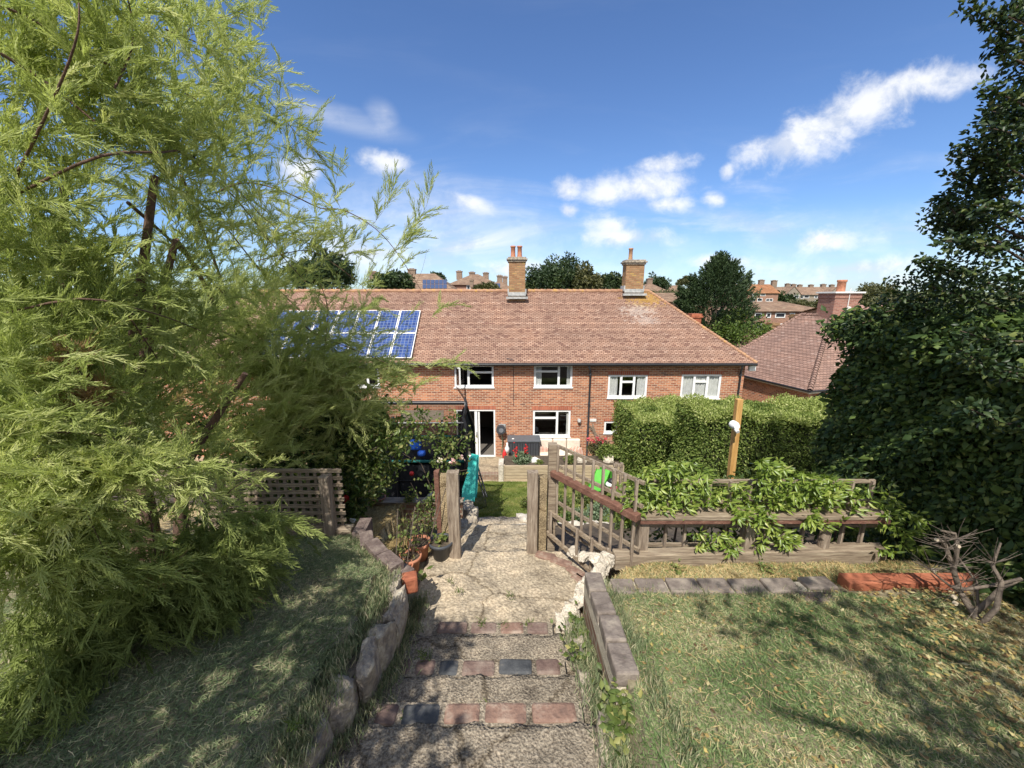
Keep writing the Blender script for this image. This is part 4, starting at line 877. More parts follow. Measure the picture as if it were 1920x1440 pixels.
# ---------------------------------------------------------------- steps and landing
def wobbly(poly, amp, step=.05):
    out = []
    for i in range(len(poly)):
        a, b = Vector(poly[i]), Vector(poly[(i+1) % len(poly)]); n = max(1, int((b-a).length/step))
        for k in range(n):
            p = a.lerp(b, k/n); out.append((p.x+random.uniform(-amp, amp), p.y+random.uniform(-amp, amp)))
    return out
def slab_grid(name, x0, x1, y0, y1, zf, thick, mat, parent=None, inside=None, amp=.004, st=.03):
    """uneven slab: top follows zf(x,y); cells outside `inside` are dropped"""
    nx_, ny_ = max(2, int((x1-x0)/st)), max(2, int((y1-y0)/st)); vs, fs = [], []
    for j in range(ny_+1):
        for i in range(nx_+1):
            x, y = x0+(x1-x0)*i/nx_, y0+(y1-y0)*j/ny_
            if j == ny_: y += .012*sin(x*23)+.006*sin(x*61)
            vs.append((x, y, zf(x, y)+amp*(sin(x*31+y*17)+sin(y*43-x*13)+random.uniform(-.6, .6))))
    m_ = len(vs); vs += [(v[0], v[1], v[2]-thick) for v in vs]
    keep = {}
    for j in range(ny_):
        for i in range(nx_):
            keep[i, j] = inside is None or inside(x0+(x1-x0)*(i+.5)/nx_, y0+(y1-y0)*(j+.5)/ny_)
    w = nx_+1
    for (i, j), k in keep.items():
        if not k: continue
        a = j*w+i; fs.append((a, a+1, a+w+1, a+w))
        for (di, dj, e0_, e1_) in ((0, -1, a, a+1), (1, 0, a+1, a+w+1), (0, 1, a+w+1, a+w), (-1, 0, a+w, a)):
            if not keep.get((i+di, j+dj), False): fs.append((e1_, e0_, e0_+m_, e1_+m_))
    mb = MB(); mb.add(vs, fs, 0, True); o = mb.build(name, mat, parent); 
    return o
steps = thing('garden_steps', 'speckled concrete garden steps with mixed red and blue brick nosings going down to the gate', 'steps', (-.2, 1.2, -2.2))
LV = [(-1.64, -.6, 0), (-1.77, 0, .44), (-1.90, .44, .87), (-2.03, .87, 1.30), (-2.16, 1.30, 1.72), (-2.29, 1.72, 2.10), (-2.42, 2.10, 2.53)]
for z, y0, y1 in LV:
    xa, xb = -.86, .44
    slab_grid('tread', xa, xb, y0-.02, y1-(.13 if z < -1.95 else 0)+.0, lambda x, y, z=z, y1=y1: z-.012*(y1-y)*-1-.02*abs(x+.2)*0, .16, M['concrete'], steps)
def nose(y1, z, cells):
    for (xa, xb, kind) in cells:
        MB().box(((xa+xb)/2, y1-.065+random.uniform(-.008, .008), z-.054+random.uniform(-.005, .005)), (xb-xa-.022, .112, .112), Matrix.Rotation(random.uniform(-.03, .03), 3, 'Z') @ Matrix.Rotation(random.uniform(-.02, .02), 3, 'Y')).build('brick_nosing', M[kind], steps, bevel=.02)
    MB().bb(min(c[0] for c in cells)-.02, max(c[1] for c in cells)+.02, y1-.128, y1-.006, z-.17, z-.008).build('mortar_bed', M['concrete'], steps)
def xat(px, py, Y): return PY(px, py, Y).x
def cells(py, Y, pxs, kinds): return [(xat(a, py, Y), xat(b, py, Y), k) for a, b, k in zip(pxs[:-1], pxs[1:], kinds)]
M['nosered'] = noisy('worn_red_brick', [(.3, (.13, .085, .07)), (.5, (.23, .14, .105)), (.7, (.36, .28, .22))], scale=11, detail=8, bump=.5)
M['nosedark'] = noisy('worn_plum_brick', [(.3, (.11, .07, .06)), (.5, (.17, .115, .095)), (.7, (.27, .21, .17))], scale=11, detail=8, bump=.5)
nose(1.72, -2.16, cells(1325, 1.68, [705, 752, 830, 905, 992, 1084], ['nosedark', 'bluebrick', 'nosered', 'nosered', 'nosered']))
nose(2.10, -2.29, cells(1245, 2.06, [748, 776, 821, 864, 932, 1001, 1053], ['nosedark', 'nosedark', 'bluebrick', 'nosedark', 'bluebrick', 'nosedark']))
nose(2.53, -2.42, cells(1168, 2.5, [818, 880, 935, 985, 1030], ['nosedark', 'nosedark', 'nosered', 'nosedark']))
def in_land(x, y):
    if y < 2.50: return False
    if x < -.80-.05*sin(y*9): return y > 2.98 and x > -.86
    if x > .36+max(0, (y-2.5))*.74+.02*sin(y*15): return False
    return True
land = slab_grid('landing', -1.15, 1.2, 2.5, 3.57, lambda x, y: -2.545-.012*(y-2.5)-.02*max(0, -.3-x), .16, M['landing'], None, in_land, .005, .03); struct(land); land.name = 'path'
p2 = slab_grid('lower_path', -.62, .42, 3.575, 4.24, lambda x, y: -2.665-.02*(y-3.57), .2, M['landing'], None, None, .006, .03); struct(p2)
for k in range(6):
    o = slab_grid('lower_steps', -.6, .45, 4.26+k*.6, 4.86+k*.6, lambda x, y, k=k: -2.98-k*.36, .3, M['landing'], None, None, .004, .12); struct(o)
# ---------------------------------------------------------------- stones beside the steps
from mathutils import noise as mnoise
def stone(name, label, c, s, mat, seed, group=None, cat='stone', rot=0, tag_=True, rough=1.0):
    import bmesh
    rs = random.Random(seed); off = Vector((seed*3.7, seed*1.3, seed*.7))
    bm = bmesh.new(); bmesh.ops.create_icosphere(bm, subdivisions=4, radius=1)
    R_ = Matrix.Rotation(rot, 3, 'Z') @ Matrix.Rotation(rs.gauss(0, .1), 3, 'X') @ Matrix.Rotation(rs.gauss(0, .1), 3, 'Y')
    cuts = [Vector((rs.gauss(0, 1), rs.gauss(0, 1), rs.gauss(0, .8))).normalized() for _ in range(7)]
    for v in bm.verts:
        p = v.co.copy(); m_ = max(abs(p.x), abs(p.y), abs(p.z)); p = p.lerp(p/m_*.88, .85)      # towards a block
        for q in cuts:
            d = p.dot(q)-.72
            if d > 0: p = p-q*d*.85
        k = 1+rough*(.13*mnoise.noise(p*1.6+off)+.09*mnoise.noise(p*4+off)+.05*mnoise.noise(p*9+off))
        p = p*k*.5; v.co = R_ @ Vector((p.x*s[0], p.y*s[1], p.z*s[2]))*1.15
    me = bpy.data.meshes.new(name); bm.to_mesh(me); bm.free(); me.materials.append(mat)
    o = bpy.data.objects.new(name, me); COL.objects.link(o); o.location = c
    if tag_: tag(o, label, cat, group)
    return o
LR = [(-1.10, 1.00, .34, .22, .36, 'broad ragged stone lowest in the picture left of the steps'), (-1.02, 1.19, .28, .20, .34, 'second broad pale stone from the bottom left of the steps'), (-.95, 1.39, .20, .24, .34, 'third stone from the bottom left of the steps, long and rough'), (-.88, 1.60, .15, .22, .30, 'stone wedged beside the lowest red and blue nosing'),
      (-.82, 1.80, .14, .22, .38, 'tall square pale stone just below the second nosing on the left'), (-.81, 2.01, .13, .24, .36, 'pale stone level with the second nosing on the left'), (-.79, 2.24, .11, .26, .44, 'upright slab stone leaning beside the upper tread'), (-.86, 2.46, .12, .22, .38, 'rounded stone half buried in grass above the slab stone'), (-.93, 2.66, .11, .2, .40, 'grey stone left of the landing below the edging bricks'), (-1.02, 2.86, .09, .2, .36, 'small thin stone under the dark edging bricks')]
mb = MB()
for k in range(26):
    y_ = .95+k*.08; mb.box((-1.08+.014*min(k, 9)+(-.35*max(0, y_-2.5)), y_, -(1.60+.172*y_)-.38), (.16, .1, .5), random.uniform(-.3, .3))
kb = mb.build('kerb_mortar', M['rock']); tag(kb, 'rough mortar kerb holding the stones along the left of the steps', 'kerb')
for i, (x_, y_, a_, b_, c_, lab) in enumerate(LR):
    zt_ = -(1.60+.172*y_)-.05; stone('edging_stone', lab, (x_, y_, zt_-c_*.42), (a_, b_*1.08, c_), M['rock'], 10+i, 'rough stones along the steps')
RR = [(.47, 1.18, .13, .24, .22, 'buff stone at the bottom right corner of the steps'), (.46, 1.50, .09, .26, .22, 'long grey stone beside the lowest nosing on the right'),
      (.44, 1.90, .09, .22, .20, 'pale pointed stone between grass tufts right of the second nosing'), (.45, 2.20, .10, .2, .2, 'mossy stone below the brick wall and weeds'), (.46, 2.45, .12, .2, .18, 'broken stone at the right end of the top nosing')]
for i, (x_, y_, a_, b_, c_, lab) in enumerate(RR):
    stone('edging_stone', lab, (x_, y_, -(1.66+.30*y_)-.09), (a_, b_, c_), M['rock'], 30+i, 'rough stones along the steps')
# pale rubble curb sweeping from the wall corner to the fence
CU = [(1056, 1162, 2.6), (1064, 1148, 2.66), (1073, 1134, 2.72), (1082, 1122, 2.76), (1090, 1110, 2.8), (1098, 1098, 2.84), (1106, 1088, 2.86), (1116, 1074, 2.84), (1124, 1062, 2.86), (1132, 1050, 2.9), (1141, 1040, 2.94), (1118, 1040, 3.08), (1096, 1034, 3.22), (1075, 1026, 3.36)]
cur = thing('rubble_curb', 'low curved curb of pale lumpy rubble right of the landing', 'curb', (PY(1100, 1092, 2.86).x, 2.8, -2.6))
for i, (px, py, Y) in enumerate(CU):
    p = PY(px, py, Y); o = stone('lump', '', (0, 0, 0), (.105, .12, .12 if i < 11 else .07), M['rock_pale'], 50+i, tag_=False, rot=i*.7, rough=1.6); o.parent = cur
    o.location = Vector((p.x, Y, p.z-.045))-worldloc(cur)
p = PY(1122, 1092, 2.66); stone('boulder', 'round lichen covered stone sitting on the corner of the low brick wall', (p.x, 2.62, p.z-.01), (.12, .11, .11), noisy('mossy_stone', [(.3, (.22, .22, .13)), (.5, (.36, .36, .24)), (.7, (.52, .50, .38))], scale=14, bump=.6), 77)
# pale stones lining the bed seen through the railing
for i, px in enumerate((1052, 1078, 1108, 1140, 1172, 1200, 1232)):
    p = PY(px, 988-(i % 3)*2, 5.2); stone('bed_stone', '%s flat pale bed stone counted rightward from the gate post, seen through the railing' % ('first', 'second', 'third', 'fourth', 'fifth', 'sixth', 'seventh')[i], (p.x, 5.2, p.z-.05), (.27, .2, .16), M['rock_pale'], 90+i, 'pale stones edging the lower bed')
# ---------------------------------------------------------------- brick walls, beams, copings
wl_ = thing('brick_wall', 'low brick retaining wall with dark coping bricks along the right of the steps', 'wall', (.62, 2.1, -2.5))
mb = MB(); mb.bb(.555, .66, 1.62, 2.60, -2.75, -2.09); o = mb.build('wall', M['brick_dark'], wl_)
def cop_y(y): return -2.04 + (2.55-y)*.13
mb = MB()
for k in range(4):
    y0 = 2.58-k*.235; mb.box((.61+random.uniform(-.008, .008), y0-.11, cop_y(y0-.11)-.03), (.125, .215, .085), Matrix.Rotation(random.uniform(-.04, .04), 3, 'Z') @ Matrix.Rotation(-.12, 3, 'X'))
mb.build('coping', M['coping'], wl_, bevel=.012)
MB().bar((.608, 1.66, cop_y(1.66)-.125), (.608, 2.59, cop_y(2.59)-.125), .112, .12).build('mortar', M['mortar'], wl_)
w2 = thing('brick_edging', 'row of grey coping bricks across the top of the right lawn', 'edging', (1.4, 2.62, -2.15))
y_ = 2.53; xa = PY(1146, 1095, y_).x
mb = MB(); px_ = [1146, 1192, 1251, 1312, 1370, 1433, 1496]
for a, b in zip(px_[:-1], px_[1:]):
    p, q = PY(a, 1095, y_), PY(b, 1095, y_); mb.box(((p.x+q.x)/2, y_, -2.155+random.uniform(-.004, .004)), (q.x-p.x-.014, .15, .11), Matrix.Rotation(random.uniform(-.03, .03), 3, 'Z'))
mb.build('coping', M['coping'], w2, bevel=.012)
p, q = PY(1146, 1095, y_), PY(1560, 1095, y_)
mb = MB(); mb.bb(p.x, q.x-.1, y_-.06, y_+.06, -2.3, -2.125); mb.bb(PY(1490, 1095, y_).x, PY(1555, 1095, y_).x, y_-.07, y_+.06, -2.3, -2.14); mb.build('mortar', M['mortar'], w2)
for i, (a, b, Y) in enumerate(((1500, 1556, 2.56), (1506, 1572, 2.41))):
    p, q = PY(a, 1118, Y), PY(b, 1118, Y)
    o = MB().box(((p.x+q.x)/2, Y, -2.155-.01*i), (q.x-p.x, .13, .11), .05-.1*i).build('loose_brick', M['coping' if i == 0 else 'edgebrick'], bevel=.012)
    tag(o, ['grey brick ending the coping row beside the gap', 'plum brick stepping out onto the lawn at the end of the coping row'][i], 'brick')
w3 = thing('red_brick_wall', 'short wall of glossy red bricks on mortar at the foot of the ivy', 'wall', (2.9, 2.75, -2.2))
mb = MB(); mb2 = MB(); p = PY(1588, 1085, 2.56); x = p.x
while x < 4.6:
    mb.box((x+.12, 2.58, -2.135), (.243, .115, .11), random.uniform(-.012, .012)); x += .253
mb.build('coping', M['redbrick'], w3, bevel=.008)
MB().bb(p.x-.03, 4.6, 2.505, 2.66, -2.4, -2.185).build('mortar', M['mortar'], w3)
bm_ = MB(); p, q = PY(1152, 1050, 2.92), PY(1655, 1046, 3.0)
bm_.bar((p.x, 2.95, -2.20), (q.x, 3.02, -2.19), .11, .14); o = bm_.build('timber_beam', M['wood_greyh'], bevel=.01); tag(o, 'long weathered timber beam at the foot of the right fence', 'beam')
bm_ = MB(); bm_.bar((PY(380, 996, 3.4).x, 3.42, -2.245), (PY(661, 998, 3.4).x, 3.42, -2.245), .10, .12); o = bm_.build('timber_beam', M['wood_greyh'], bevel=.01); tag(o, 'weathered timber beam beneath the square lattice panel on the left', 'beam')
# moulded edging bricks left
EB = [(680, 992, 3.36, .22, .25, 1.5, 0), (688, 1016, 3.12, .22, .22, 1.15, 0), (706, 1032, 2.94, .20, .23, .85, 1), (732, 1056, 2.74, .20, .22, .75, 2)]
labs = ['topmost dark edging brick beside the end of the left beam', 'tall dark edging brick second from the left beam', 'dark frogged edging brick third in the curve', 'lowest dark frogged edging brick behind the terracotta pots']
for i, (px, py, Y, h, L, rz, _) in enumerate(EB):
    p = PY(px, py, Y); R_ = Matrix.Rotation(-rz, 3, 'Z')
    mb = MB(); mb.box((p.x, Y, p.z-h/2+.045), (L, .115, h), R_); mb.box((p.x, Y, p.z+.046), (L*.62, .05, .006), R_)
    o = mb.build('edging_brick', M['edgebrick'], bevel=.01); tag(o, labs[i], 'brick', 'dark edging bricks curving down to the pots')
p = PY(768, 1088, 2.62); mb = MB(); mb.box((p.x, 2.62, p.z-.02), (.12, .10, .14), .3); o = mb.build('broken_brick', M['redbrick'], bevel=.02); tag(o, 'broken red brick standing beside the smallest terracotta pot', 'brick')
p = PY(750, 1076, 2.66); o = MB().box((p.x, 2.66, p.z-.03), (.12, .2, .09), -.6).build('edging_brick', M['edgebrick'], bevel=.01); tag(o, 'flat dark edging brick lying just left of the front terracotta pot', 'brick', 'dark edging bricks curving down to the pots')

for i, (px, py, Y, rz) in enumerate(((1022, 1046, 3.48, -.35), (1052, 1056, 3.38, -.5), (1080, 1078, 3.24, -.75), (1090, 1098, 3.12, -.9))):
    x_ = PY(px, py, Y).x; MB().box((x_, Y, -2.575), (.2, .1, .07), rz).build('inset_brick', M['nosered'], land, bevel=.012)
# ---------------------------------------------------------------- gate posts
def post(name, label, px, pyt, pyb, Y, w, d, mat, lean=0, group=None, rough=0, top='flat'):
    a, b = PY(px, pyb, Y), PY(px, pyt, Y); zt, zb_ = b.z, a.z-.12; x = a.x
    nseg = 7; mb = MB(); vs = []
    for k in range(nseg+1):
        t = k/nseg; cx_ = x+lean*t; j = rough
        for sx, sy in ((-1, -1), (1, -1), (1, 1), (-1, 1)):
            r_ = random.uniform(-j, j)
            vs.append((cx_+sx*w/2+r_, Y+sy*d/2+random.uniform(-j, j), zb_+(zt-zb_)*t+(random.uniform(-.015, .012) if k == nseg and top == 'rough' else 0)))
    fs = [(k*4+i, k*4+(i+1) % 4, (k+1)*4+(i+1) % 4, (k+1)*4+i) for k in range(nseg) for i in range(4)]
    mb.add(vs, fs); mb.add(vs[-4:], [(0, 1, 2, 3)])
    o = mb.build(name, mat, bevel=.006); tag(o, label, 'post', group); return o
GP = 'weathered posts either side of the gateway'
post('timber_post', 'front grey timber gate post left of the path with split grain', 854, 884, 1036, 3.5, .115, .09, M['wood_grey'], .0, GP, .004, 'rough')
post('concrete_post', 'speckled concrete post behind the left timber gate post', 838, 890, 1010, 3.72, .085, .085, M['conc_post'], 0, GP, .003)
post('red_post', 'thin red stained post leftmost of the left gate group', 826, 882, 1006, 3.74, .05, .07, M['wood_red'], -.01, GP, .002, 'rough')
post('timber_post', 'short grey timber post right of the path standing nearest the steps', 997, 884, 1036, 3.56, .105, .08, M['wood_grey'], 0, GP, .003)
post('concrete_post', 'speckled concrete post between the two right timber posts', 1015, 892, 1032, 3.64, .09, .09, M['conc_post'], 0, GP, .003)
post('timber_post', 'tallest gate post carrying the red diagonal rail', 1032, 832, 1020, 3.70, .085, .085, M['wood_greyh'], 0, GP, .002)

# ---------------------------------------------------------------- diagonal railing
G0 = PY(1036, 890, 3.66); G1 = PY(1197, 978, 2.85)
rail = thing('trellis_railing', 'open timber railing with a red stained handrail running diagonally down to the gate post', 'railing', (G0.x, G0.y, -2.6))
d2 = Vector((G1.x-G0.x, G1.y-G0.y, 0)); L = d2.length; d2.normalize(); nrl = Vector((-d2.y, d2.x, 0))
def rp(t, z, off=0): return Vector((G0.x, G0.y, 0))+d2*(L*t)+nrl*off+Vector((0, 0, z))
mb = MB(); mb.bar(rp(0, -1.735), rp(1, -1.745), .07, .06); mb.build('handrail', M['wood_red'], rail, bevel=.005)
for z in (-1.455, -1.66, -2.06, -2.31):
    MB().bar(rp(.0, z, .045), rp(1.0 if z > -2.2 else .8, z, .045), .022, .03).build('bar', M['wood_greyh'], rail)
for k in range(9):
    t = .05+k*.112
    MB().bar(rp(t, -1.44 if t < 1 else -1.7, .02), rp(t, -2.30, .02), .022, .03).build('baluster', M['wood_grey'], rail)
z = -2.31
MB().bar(rp(0, -2.16, -.03), rp(.86, -2.20, -.03), .025, .04).build('bar', M['wood_greyh'], rail)
MB().bar(rp(0, -2.38, -.06), rp(.80, -2.50, -.06), .025, .04).build('bar', M['wood_greyh'], rail)
for k in range(5):
    t = .04+k*.18; MB().bar(rp(t, -2.14, -.05), rp(t, -2.42-.02*k, -.05), .025, .03).build('baluster', M['wood_grey'], rail)

# ---------------------------------------------------------------- right fence
fe = thing('trellis_fence', 'weathered timber fence with square lattice and flat top rail behind the right lawn', 'fence', (2.2, 2.98, -2.2))
YF2 = 3.02
def f2(px, py, Y=YF2): return PY(px, py, Y)
for (a, b, pt, pb_, nm) in ((1192, 1216, 968, 1036, 0), (1388, 1416, 965, 1036, 0), (1532, 1565, 958, 1034, 1)):
    p, q = f2(a, pb_), f2(b, pt)
    if nm: 
        r_ = (q.x-p.x)/2; MB().tube([((p.x+q.x)/2, YF2, p.z-.1), ((p.x+q.x)/2, YF2, q.z)], [r_*1.05, r_], 14).build('post', M['wood_grey'], fe)
    else: MB().bb(p.x, q.x, YF2-.05, YF2+.05, p.z-.1, q.z).build('post', M['wood_grey'], fe, bevel=.006)
p, q = f2(1196, 962), f2(1655, 958)
MB().bar((p.x, YF2-.01, p.z), (q.x, YF2-.01, p.z+.005), .16, .035).build('top_rail', M['wood_greyh'], fe, bevel=.004)
MB().bar((p.x, YF2-.075, p.z-.03), (q.x, YF2-.075, p.z-.025), .02, .045).build('rail', M['wood_red'], fe)
for py in (902, 985, 1021, 940):
    p, q = f2(1200 if py != 902 else 1190, py, 3.1), f2(1640 if py < 950 else 1650, py, 3.1); MB().bar((p.x, 3.1, p.z), (q.x, 3.1, p.z), .02, .03).build('lattice_bar', M['wood_greyh'], fe)
for k in range(11):
    px = 1243+k*36.5; p, q = f2(px, 1036, 3.08), f2(px, 902, 3.08); MB().bar((p.x+random.uniform(-.008, .008), 3.08, p.z), (p.x, 3.08, q.z), .02, .032).build('lattice_upright', M['wood_grey'], fe)

# vine over the fence
M['leaf_vine'] = leafmat('vine_leaf', [(0, (.09, .15, .02)), (.5, (.20, .28, .05)), (.85, (.34, .40, .09)), (1, (.46, .46, .17))], trans=.35, rg=.36, spec=.45)
M['leaf_vine_d'] = leafmat('vine_leaf_dark', [(0, (.03, .05, .015)), (.6, (.07, .11, .03)), (1, (.14, .17, .05))], trans=.3, rg=.4)
vi = thing('climbing_vine', 'glossy yellow green climber sprawling over the right fence and trellis', 'climber', (1.9, 3.05, -2.15))
sites = []
def vsite(px0, px1, py0, py1, n, Y0=2.92, Y1=3.2):
    for _ in range(n):
        sites.append(PY(random.uniform(px0, px1), random.uniform(py0, py1), random.uniform(Y0, Y1)))
vsite(1165, 1390, 905, 962, 190, 2.95, 3.35); vsite(1180, 1330, 880, 925, 60); vsite(1240, 1300, 866, 900, 26); vsite(1160, 1220, 930, 975, 26)
vsite(1375, 1580, 900, 960, 140, 2.95, 3.3); vsite(1410, 1475, 865, 905, 34); vsite(1480, 1560, 888, 930, 40); vsite(1380, 1450, 955, 985, 22, 2.85, 2.95)
vsite(1545, 1680, 915, 985, 60, 2.9, 3.3); vsite(1300, 1385, 990, 1036, 22, 2.9, 3.0); vsite(1412, 1490, 992, 1035, 22, 2.9, 3.0); vsite(1500, 1545, 960, 985, 10, 2.88, 3.0)
vsite(1640, 1740, 960, 1040, 26, 2.9, 3.1)
S = np.array([tuple(s) for s in sites]); per = 9; n = len(S)*per
ang = rng.random(n)*2*pi; outw = np.stack([np.cos(ang), -.35-.5*rng.random(n), np.sin(ang)*.7+.15], 1)
P = np.repeat(S, per, 0)+outw*.012+np.array([0, 0, 1])*(rng.random((n, 1))-.5)*.05
leaves('foliage', P, outw, .072*(.5+.7*rng.random(n)), .022*(.8+.4*rng.random(n)), M['leaf_vine'], vi, up=np.array([0, -.6, 1.0]), rnd=np.clip(np.repeat(rng.random(len(S)), per)*.4+rng.random(n)*.6, 0, 1))
# darker leaves behind
S2 = np.array([tuple(PY(random.uniform(1170, 1680), random.uniform(895, 1030), random.uniform(3.15, 3.5))) for _ in range(230)]); n = len(S2)*8
P = np.repeat(S2, 8, 0)+rng.normal(size=(n, 3))*.04
leaves('back_foliage', P, rng.normal(size=(n, 3)), .07, .028, M['leaf_vine_d'], vi)
mb = MB()
for k in range(26):
    a = S[random.randrange(len(S))]; b = S[random.randrange(len(S))]
    a, b = Vector(a), Vector(b)
    if (a-b).length < .9: mb.tube([a, (a+b)/2+Vector((0, .04, -.06)), b], .005, 5)
for px in (1260, 1420, 1560): mb.tube([PY(px, 1038, 3.2), PY(px+10, 980, 3.2), PY(px-15, 900, 3.15)], [.012, .009, .005], 6)
mb.build('stems', M['bark'], vi)

# leaning orange post with white sensor
p, q, tt_ = PY(1358, 985, 3.9), PY(1362, 950, 3.9), PY(1386, 748, 3.9)
mb = MB(); mb.bar(PY(1358, 1000, 3.9), tt_, .06, .06); o = mb.build('leaning_post', M['wood_new'], bevel=.004)
tag(o, 'tall leaning new orange timber post behind the vine fence', 'post')
c = PY(1377, 797, 3.83); sn = thing('security_light', 'round white sensor light fixed near the top of the orange post', 'light', (c.x, c.y, c.z))
MB().lathe((0, 0, 0), [(0, 0)], 3)
mb = MB(); mb.tube([c+Vector((0, .03, 0)), c+Vector((0, -.02, 0)), c+Vector((0, -.05, 0))], [.042, .042, .03], 16); mb.build('lamp_body', M['white'], sn, bevel=.004)
mb = MB(); mb.tube([c+Vector((.0, -.04, -.035)), c+Vector((-.0, -.075, -.05))], [.022, .018], 12); mb.build('sensor', M['white_old'], sn)

# ---------------------------------------------------------------- lattice panel left
la = thing('lattice_panel', 'weathered square lattice fence panel in the shade of the feathery tree', 'fence', (-2.2, 3.44, -2.2))
def f3(px, py, Y=3.44): return PY(px, py, Y)
xa, xb = f3(380, 935).x, f3(646, 935).x; zt, zb_ = f3(500, 882).z, f3(500, 990).z
mb = MB(); nb_ = 9
for k in range(nb_):
    zc_ = zt-(zt-zb_-.02)*k/(nb_-1); mb.bb(xa, xb, 3.425, 3.44, zc_-.017, zc_+.017)
mb.build('cross_slats', M['wood_greyh'], la)
mb = MB(); k = 0; x = xa
while x < xb: mb.bb(x-.013, x+.013, 3.4405, 3.455, zb_, zt+.015); x += .0735
mb.build('upright_slats', M['wood_grey'], la)
x = f3(620, 935).x; MB().bb(x-.045, x+.045, 3.33, 3.42, zb_-.05, zt-.02).build('post', M['wood_grey'], la, bevel=.006)

# ---------------------------------------------------------------- flowerpots
def pot(label, px, pyb, Y, r, h, mat, name='flowerpot', zb_=None, group='terracotta pots beside the gate'):
    c = PY(px, pyb, Y); z = c.z if zb_ is None else zb_
    t = thing(name, label, 'flowerpot', (c.x, Y, z), group)
    MB().lathe((c.x, Y, z), [(0, 0), (r*.68, 0), (r*.92, h*.8), (r*1.05, h*.8), (r*1.08, h), (r*.96, h), (r*.9, h*.86), (0, h*.86)], 26).build('pot', mat, t)
    MB().lathe((c.x, Y, z), [(0, h*.885), (r*.9, h*.87)], 20).build('soil', M['darksoil'], t)
    return Vector((c.x, Y, z+h*.88)), t
def plant(name, label, base, nst, ht, spread, leafL, leafW, mat, per=10, cat='plant', group=None, stem=.004, bare=.0, stemmat='bark', clump=.05, droop=0):
    t = thing(name, label, cat, tuple(base), group); mb = MB(); Ps, As = [], []
    for k in range(nst):
        a = random.random()*2*pi; r = spread*random.random(); top = base+Vector((cos(a)*r, sin(a)*r*.7, ht*random.uniform(.65, 1)))
        b0_ = base+Vector((cos(a)*.02, sin(a)*.02, -.02)); mid = b0_.lerp(top, .55)+Vector((random.uniform(-.02, .02), random.uniform(-.02, .02), 0))
        mb.tube([b0_, mid, top], [stem, stem*.8, stem*.4], 5)
        for j in range(per):
            u = bare+(1-bare)*random.random(); p = b0_.lerp(mid, u/.55) if u < .55 else mid.lerp(top, (u-.55)/.45)
            Ps.append(p+Vector((random.gauss(0, clump*.3),)*3)); As.append(Vector((random.gauss(0, 1), random.gauss(0, 1), random.gauss(.3-droop, .5))))
    mb.build('stems', M[stemmat], t)
    Ps = np.array([tuple(p) for p in Ps]); As = np.array([tuple(p) for p in As]); n = len(Ps)
    leaves('leaves', Ps, As, leafL*(.6+.7*rng.random(n)), leafW, mat, t)
    return t
M['leaf_light'] = leafmat('light_garden_leaf', [(0, (.07, .11, .025)), (.5, (.15, .20, .055)), (.85, (.25, .28, .09)), (1, (.42, .38, .14))], trans=.35)
s1, _ = pot('black plastic flowerpot standing against the left gate post', 828, 1044, 3.49, .118, .19, M['dgrey'], group=None)
plant('seedling', 'low leafy seedling in the black flowerpot', s1, 9, .07, .08, .05, .03, M['leaf_light'], 7)
s2, _ = pot('rear terracotta pot, closest to the black pot', 788, 1046, 3.47, .105, .19, M['terracotta'])
plant('cane_plant', 'spindly plant in the rear terracotta pot next to the black one', s2, 6, .42, .12, .045, .024, M['leaf_light'], 4, stem=.003)
s3, _ = pot('middle terracotta pot of the three', 771, 1072, 3.28, .10, .18, M['terracotta'])
plant('cane_plant', 'leggy yellowing plant with canes in the middle terracotta pot', s3, 7, .55, .10, .06, .035, M['leaf_light'], 5, stem=.004)
s4, _ = pot('front terracotta pot nearest the broken red brick', 758, 1085, 3.17, .085, .15, M['terracotta'])
plant('cane_plant', 'climbing seedling with bright leaves in the front terracotta pot', s4, 6, .50, .09, .055, .035, M['leaf_light'], 5, stem=.003)
for i, (px0, py0, px1, py1, Y) in enumerate(((742, 1070, 746, 955, 3.1), (762, 1065, 778, 950, 3.16), (797, 1040, 836, 915, 3.5), (806, 1030, 822, 925, 3.55))):
    o = MB().tube([PY(px0, py0, Y), PY(px1, py1, Y)], .0045, 6).build('garden_cane', M['twig']); tag(o, ['short cane leaning left over the front pot', 'cane standing in the middle terracotta pot', 'long pale cane leaning right toward the gate post', 'thin cane behind the black pot'][i], 'cane', 'canes by the flowerpots')

# ---------------------------------------------------------------- straw bed, wall behind, apple tree
bw_ = thing('low_brick_wall', 'low red brick wall edging the straw covered bed, pots standing on it', 'wall', (-1.2, 4.93, -2.9))
p, q = PY(640, 950, 4.92), PY(868, 950, 4.92); zt = PY(750, 941, 4.92).z
MB().bb(p.x, q.x, 4.88, 4.99, -3.1, zt).build('wall', M['brick_dark'], bw_); MB().bb(p.x-.01, q.x+.01, 4.86, 5.01, zt, zt+.02).build('coping', M['wood_greyh'], bw_)
c = PY(820, 931, 4.95); st = stone('birdbath_stone', 'wide pale stone slab lying on the low brick wall', (c.x, 4.98, c.z), (.36, .26, .06), M['rock_pale'], 5)
s5, _ = pot('shallow terracotta dish with leafy plant on the low brick wall', 709, 939, 4.94, .10, .06, M['terracotta'], group=None)
plant('bedding_plant', 'green bedding plant in the shallow dish below the apple tree', s5, 10, .16, .09, .05, .03, M['leaf_bright'], 9)
plant('bedding_plant', 'pale green tuft growing beside the stone slab', PY(768, 940, 4.9), 14, .13, .12, .06, .02, M['leaf_light'], 9)
M['leaf_apple'] = leafmat('apple_leaf', [(0, (.05, .085, .02)), (.45, (.11, .16, .04)), (.8, (.20, .25, .085)), (1, (.40, .38, .15))], trans=.35, rg=.4)
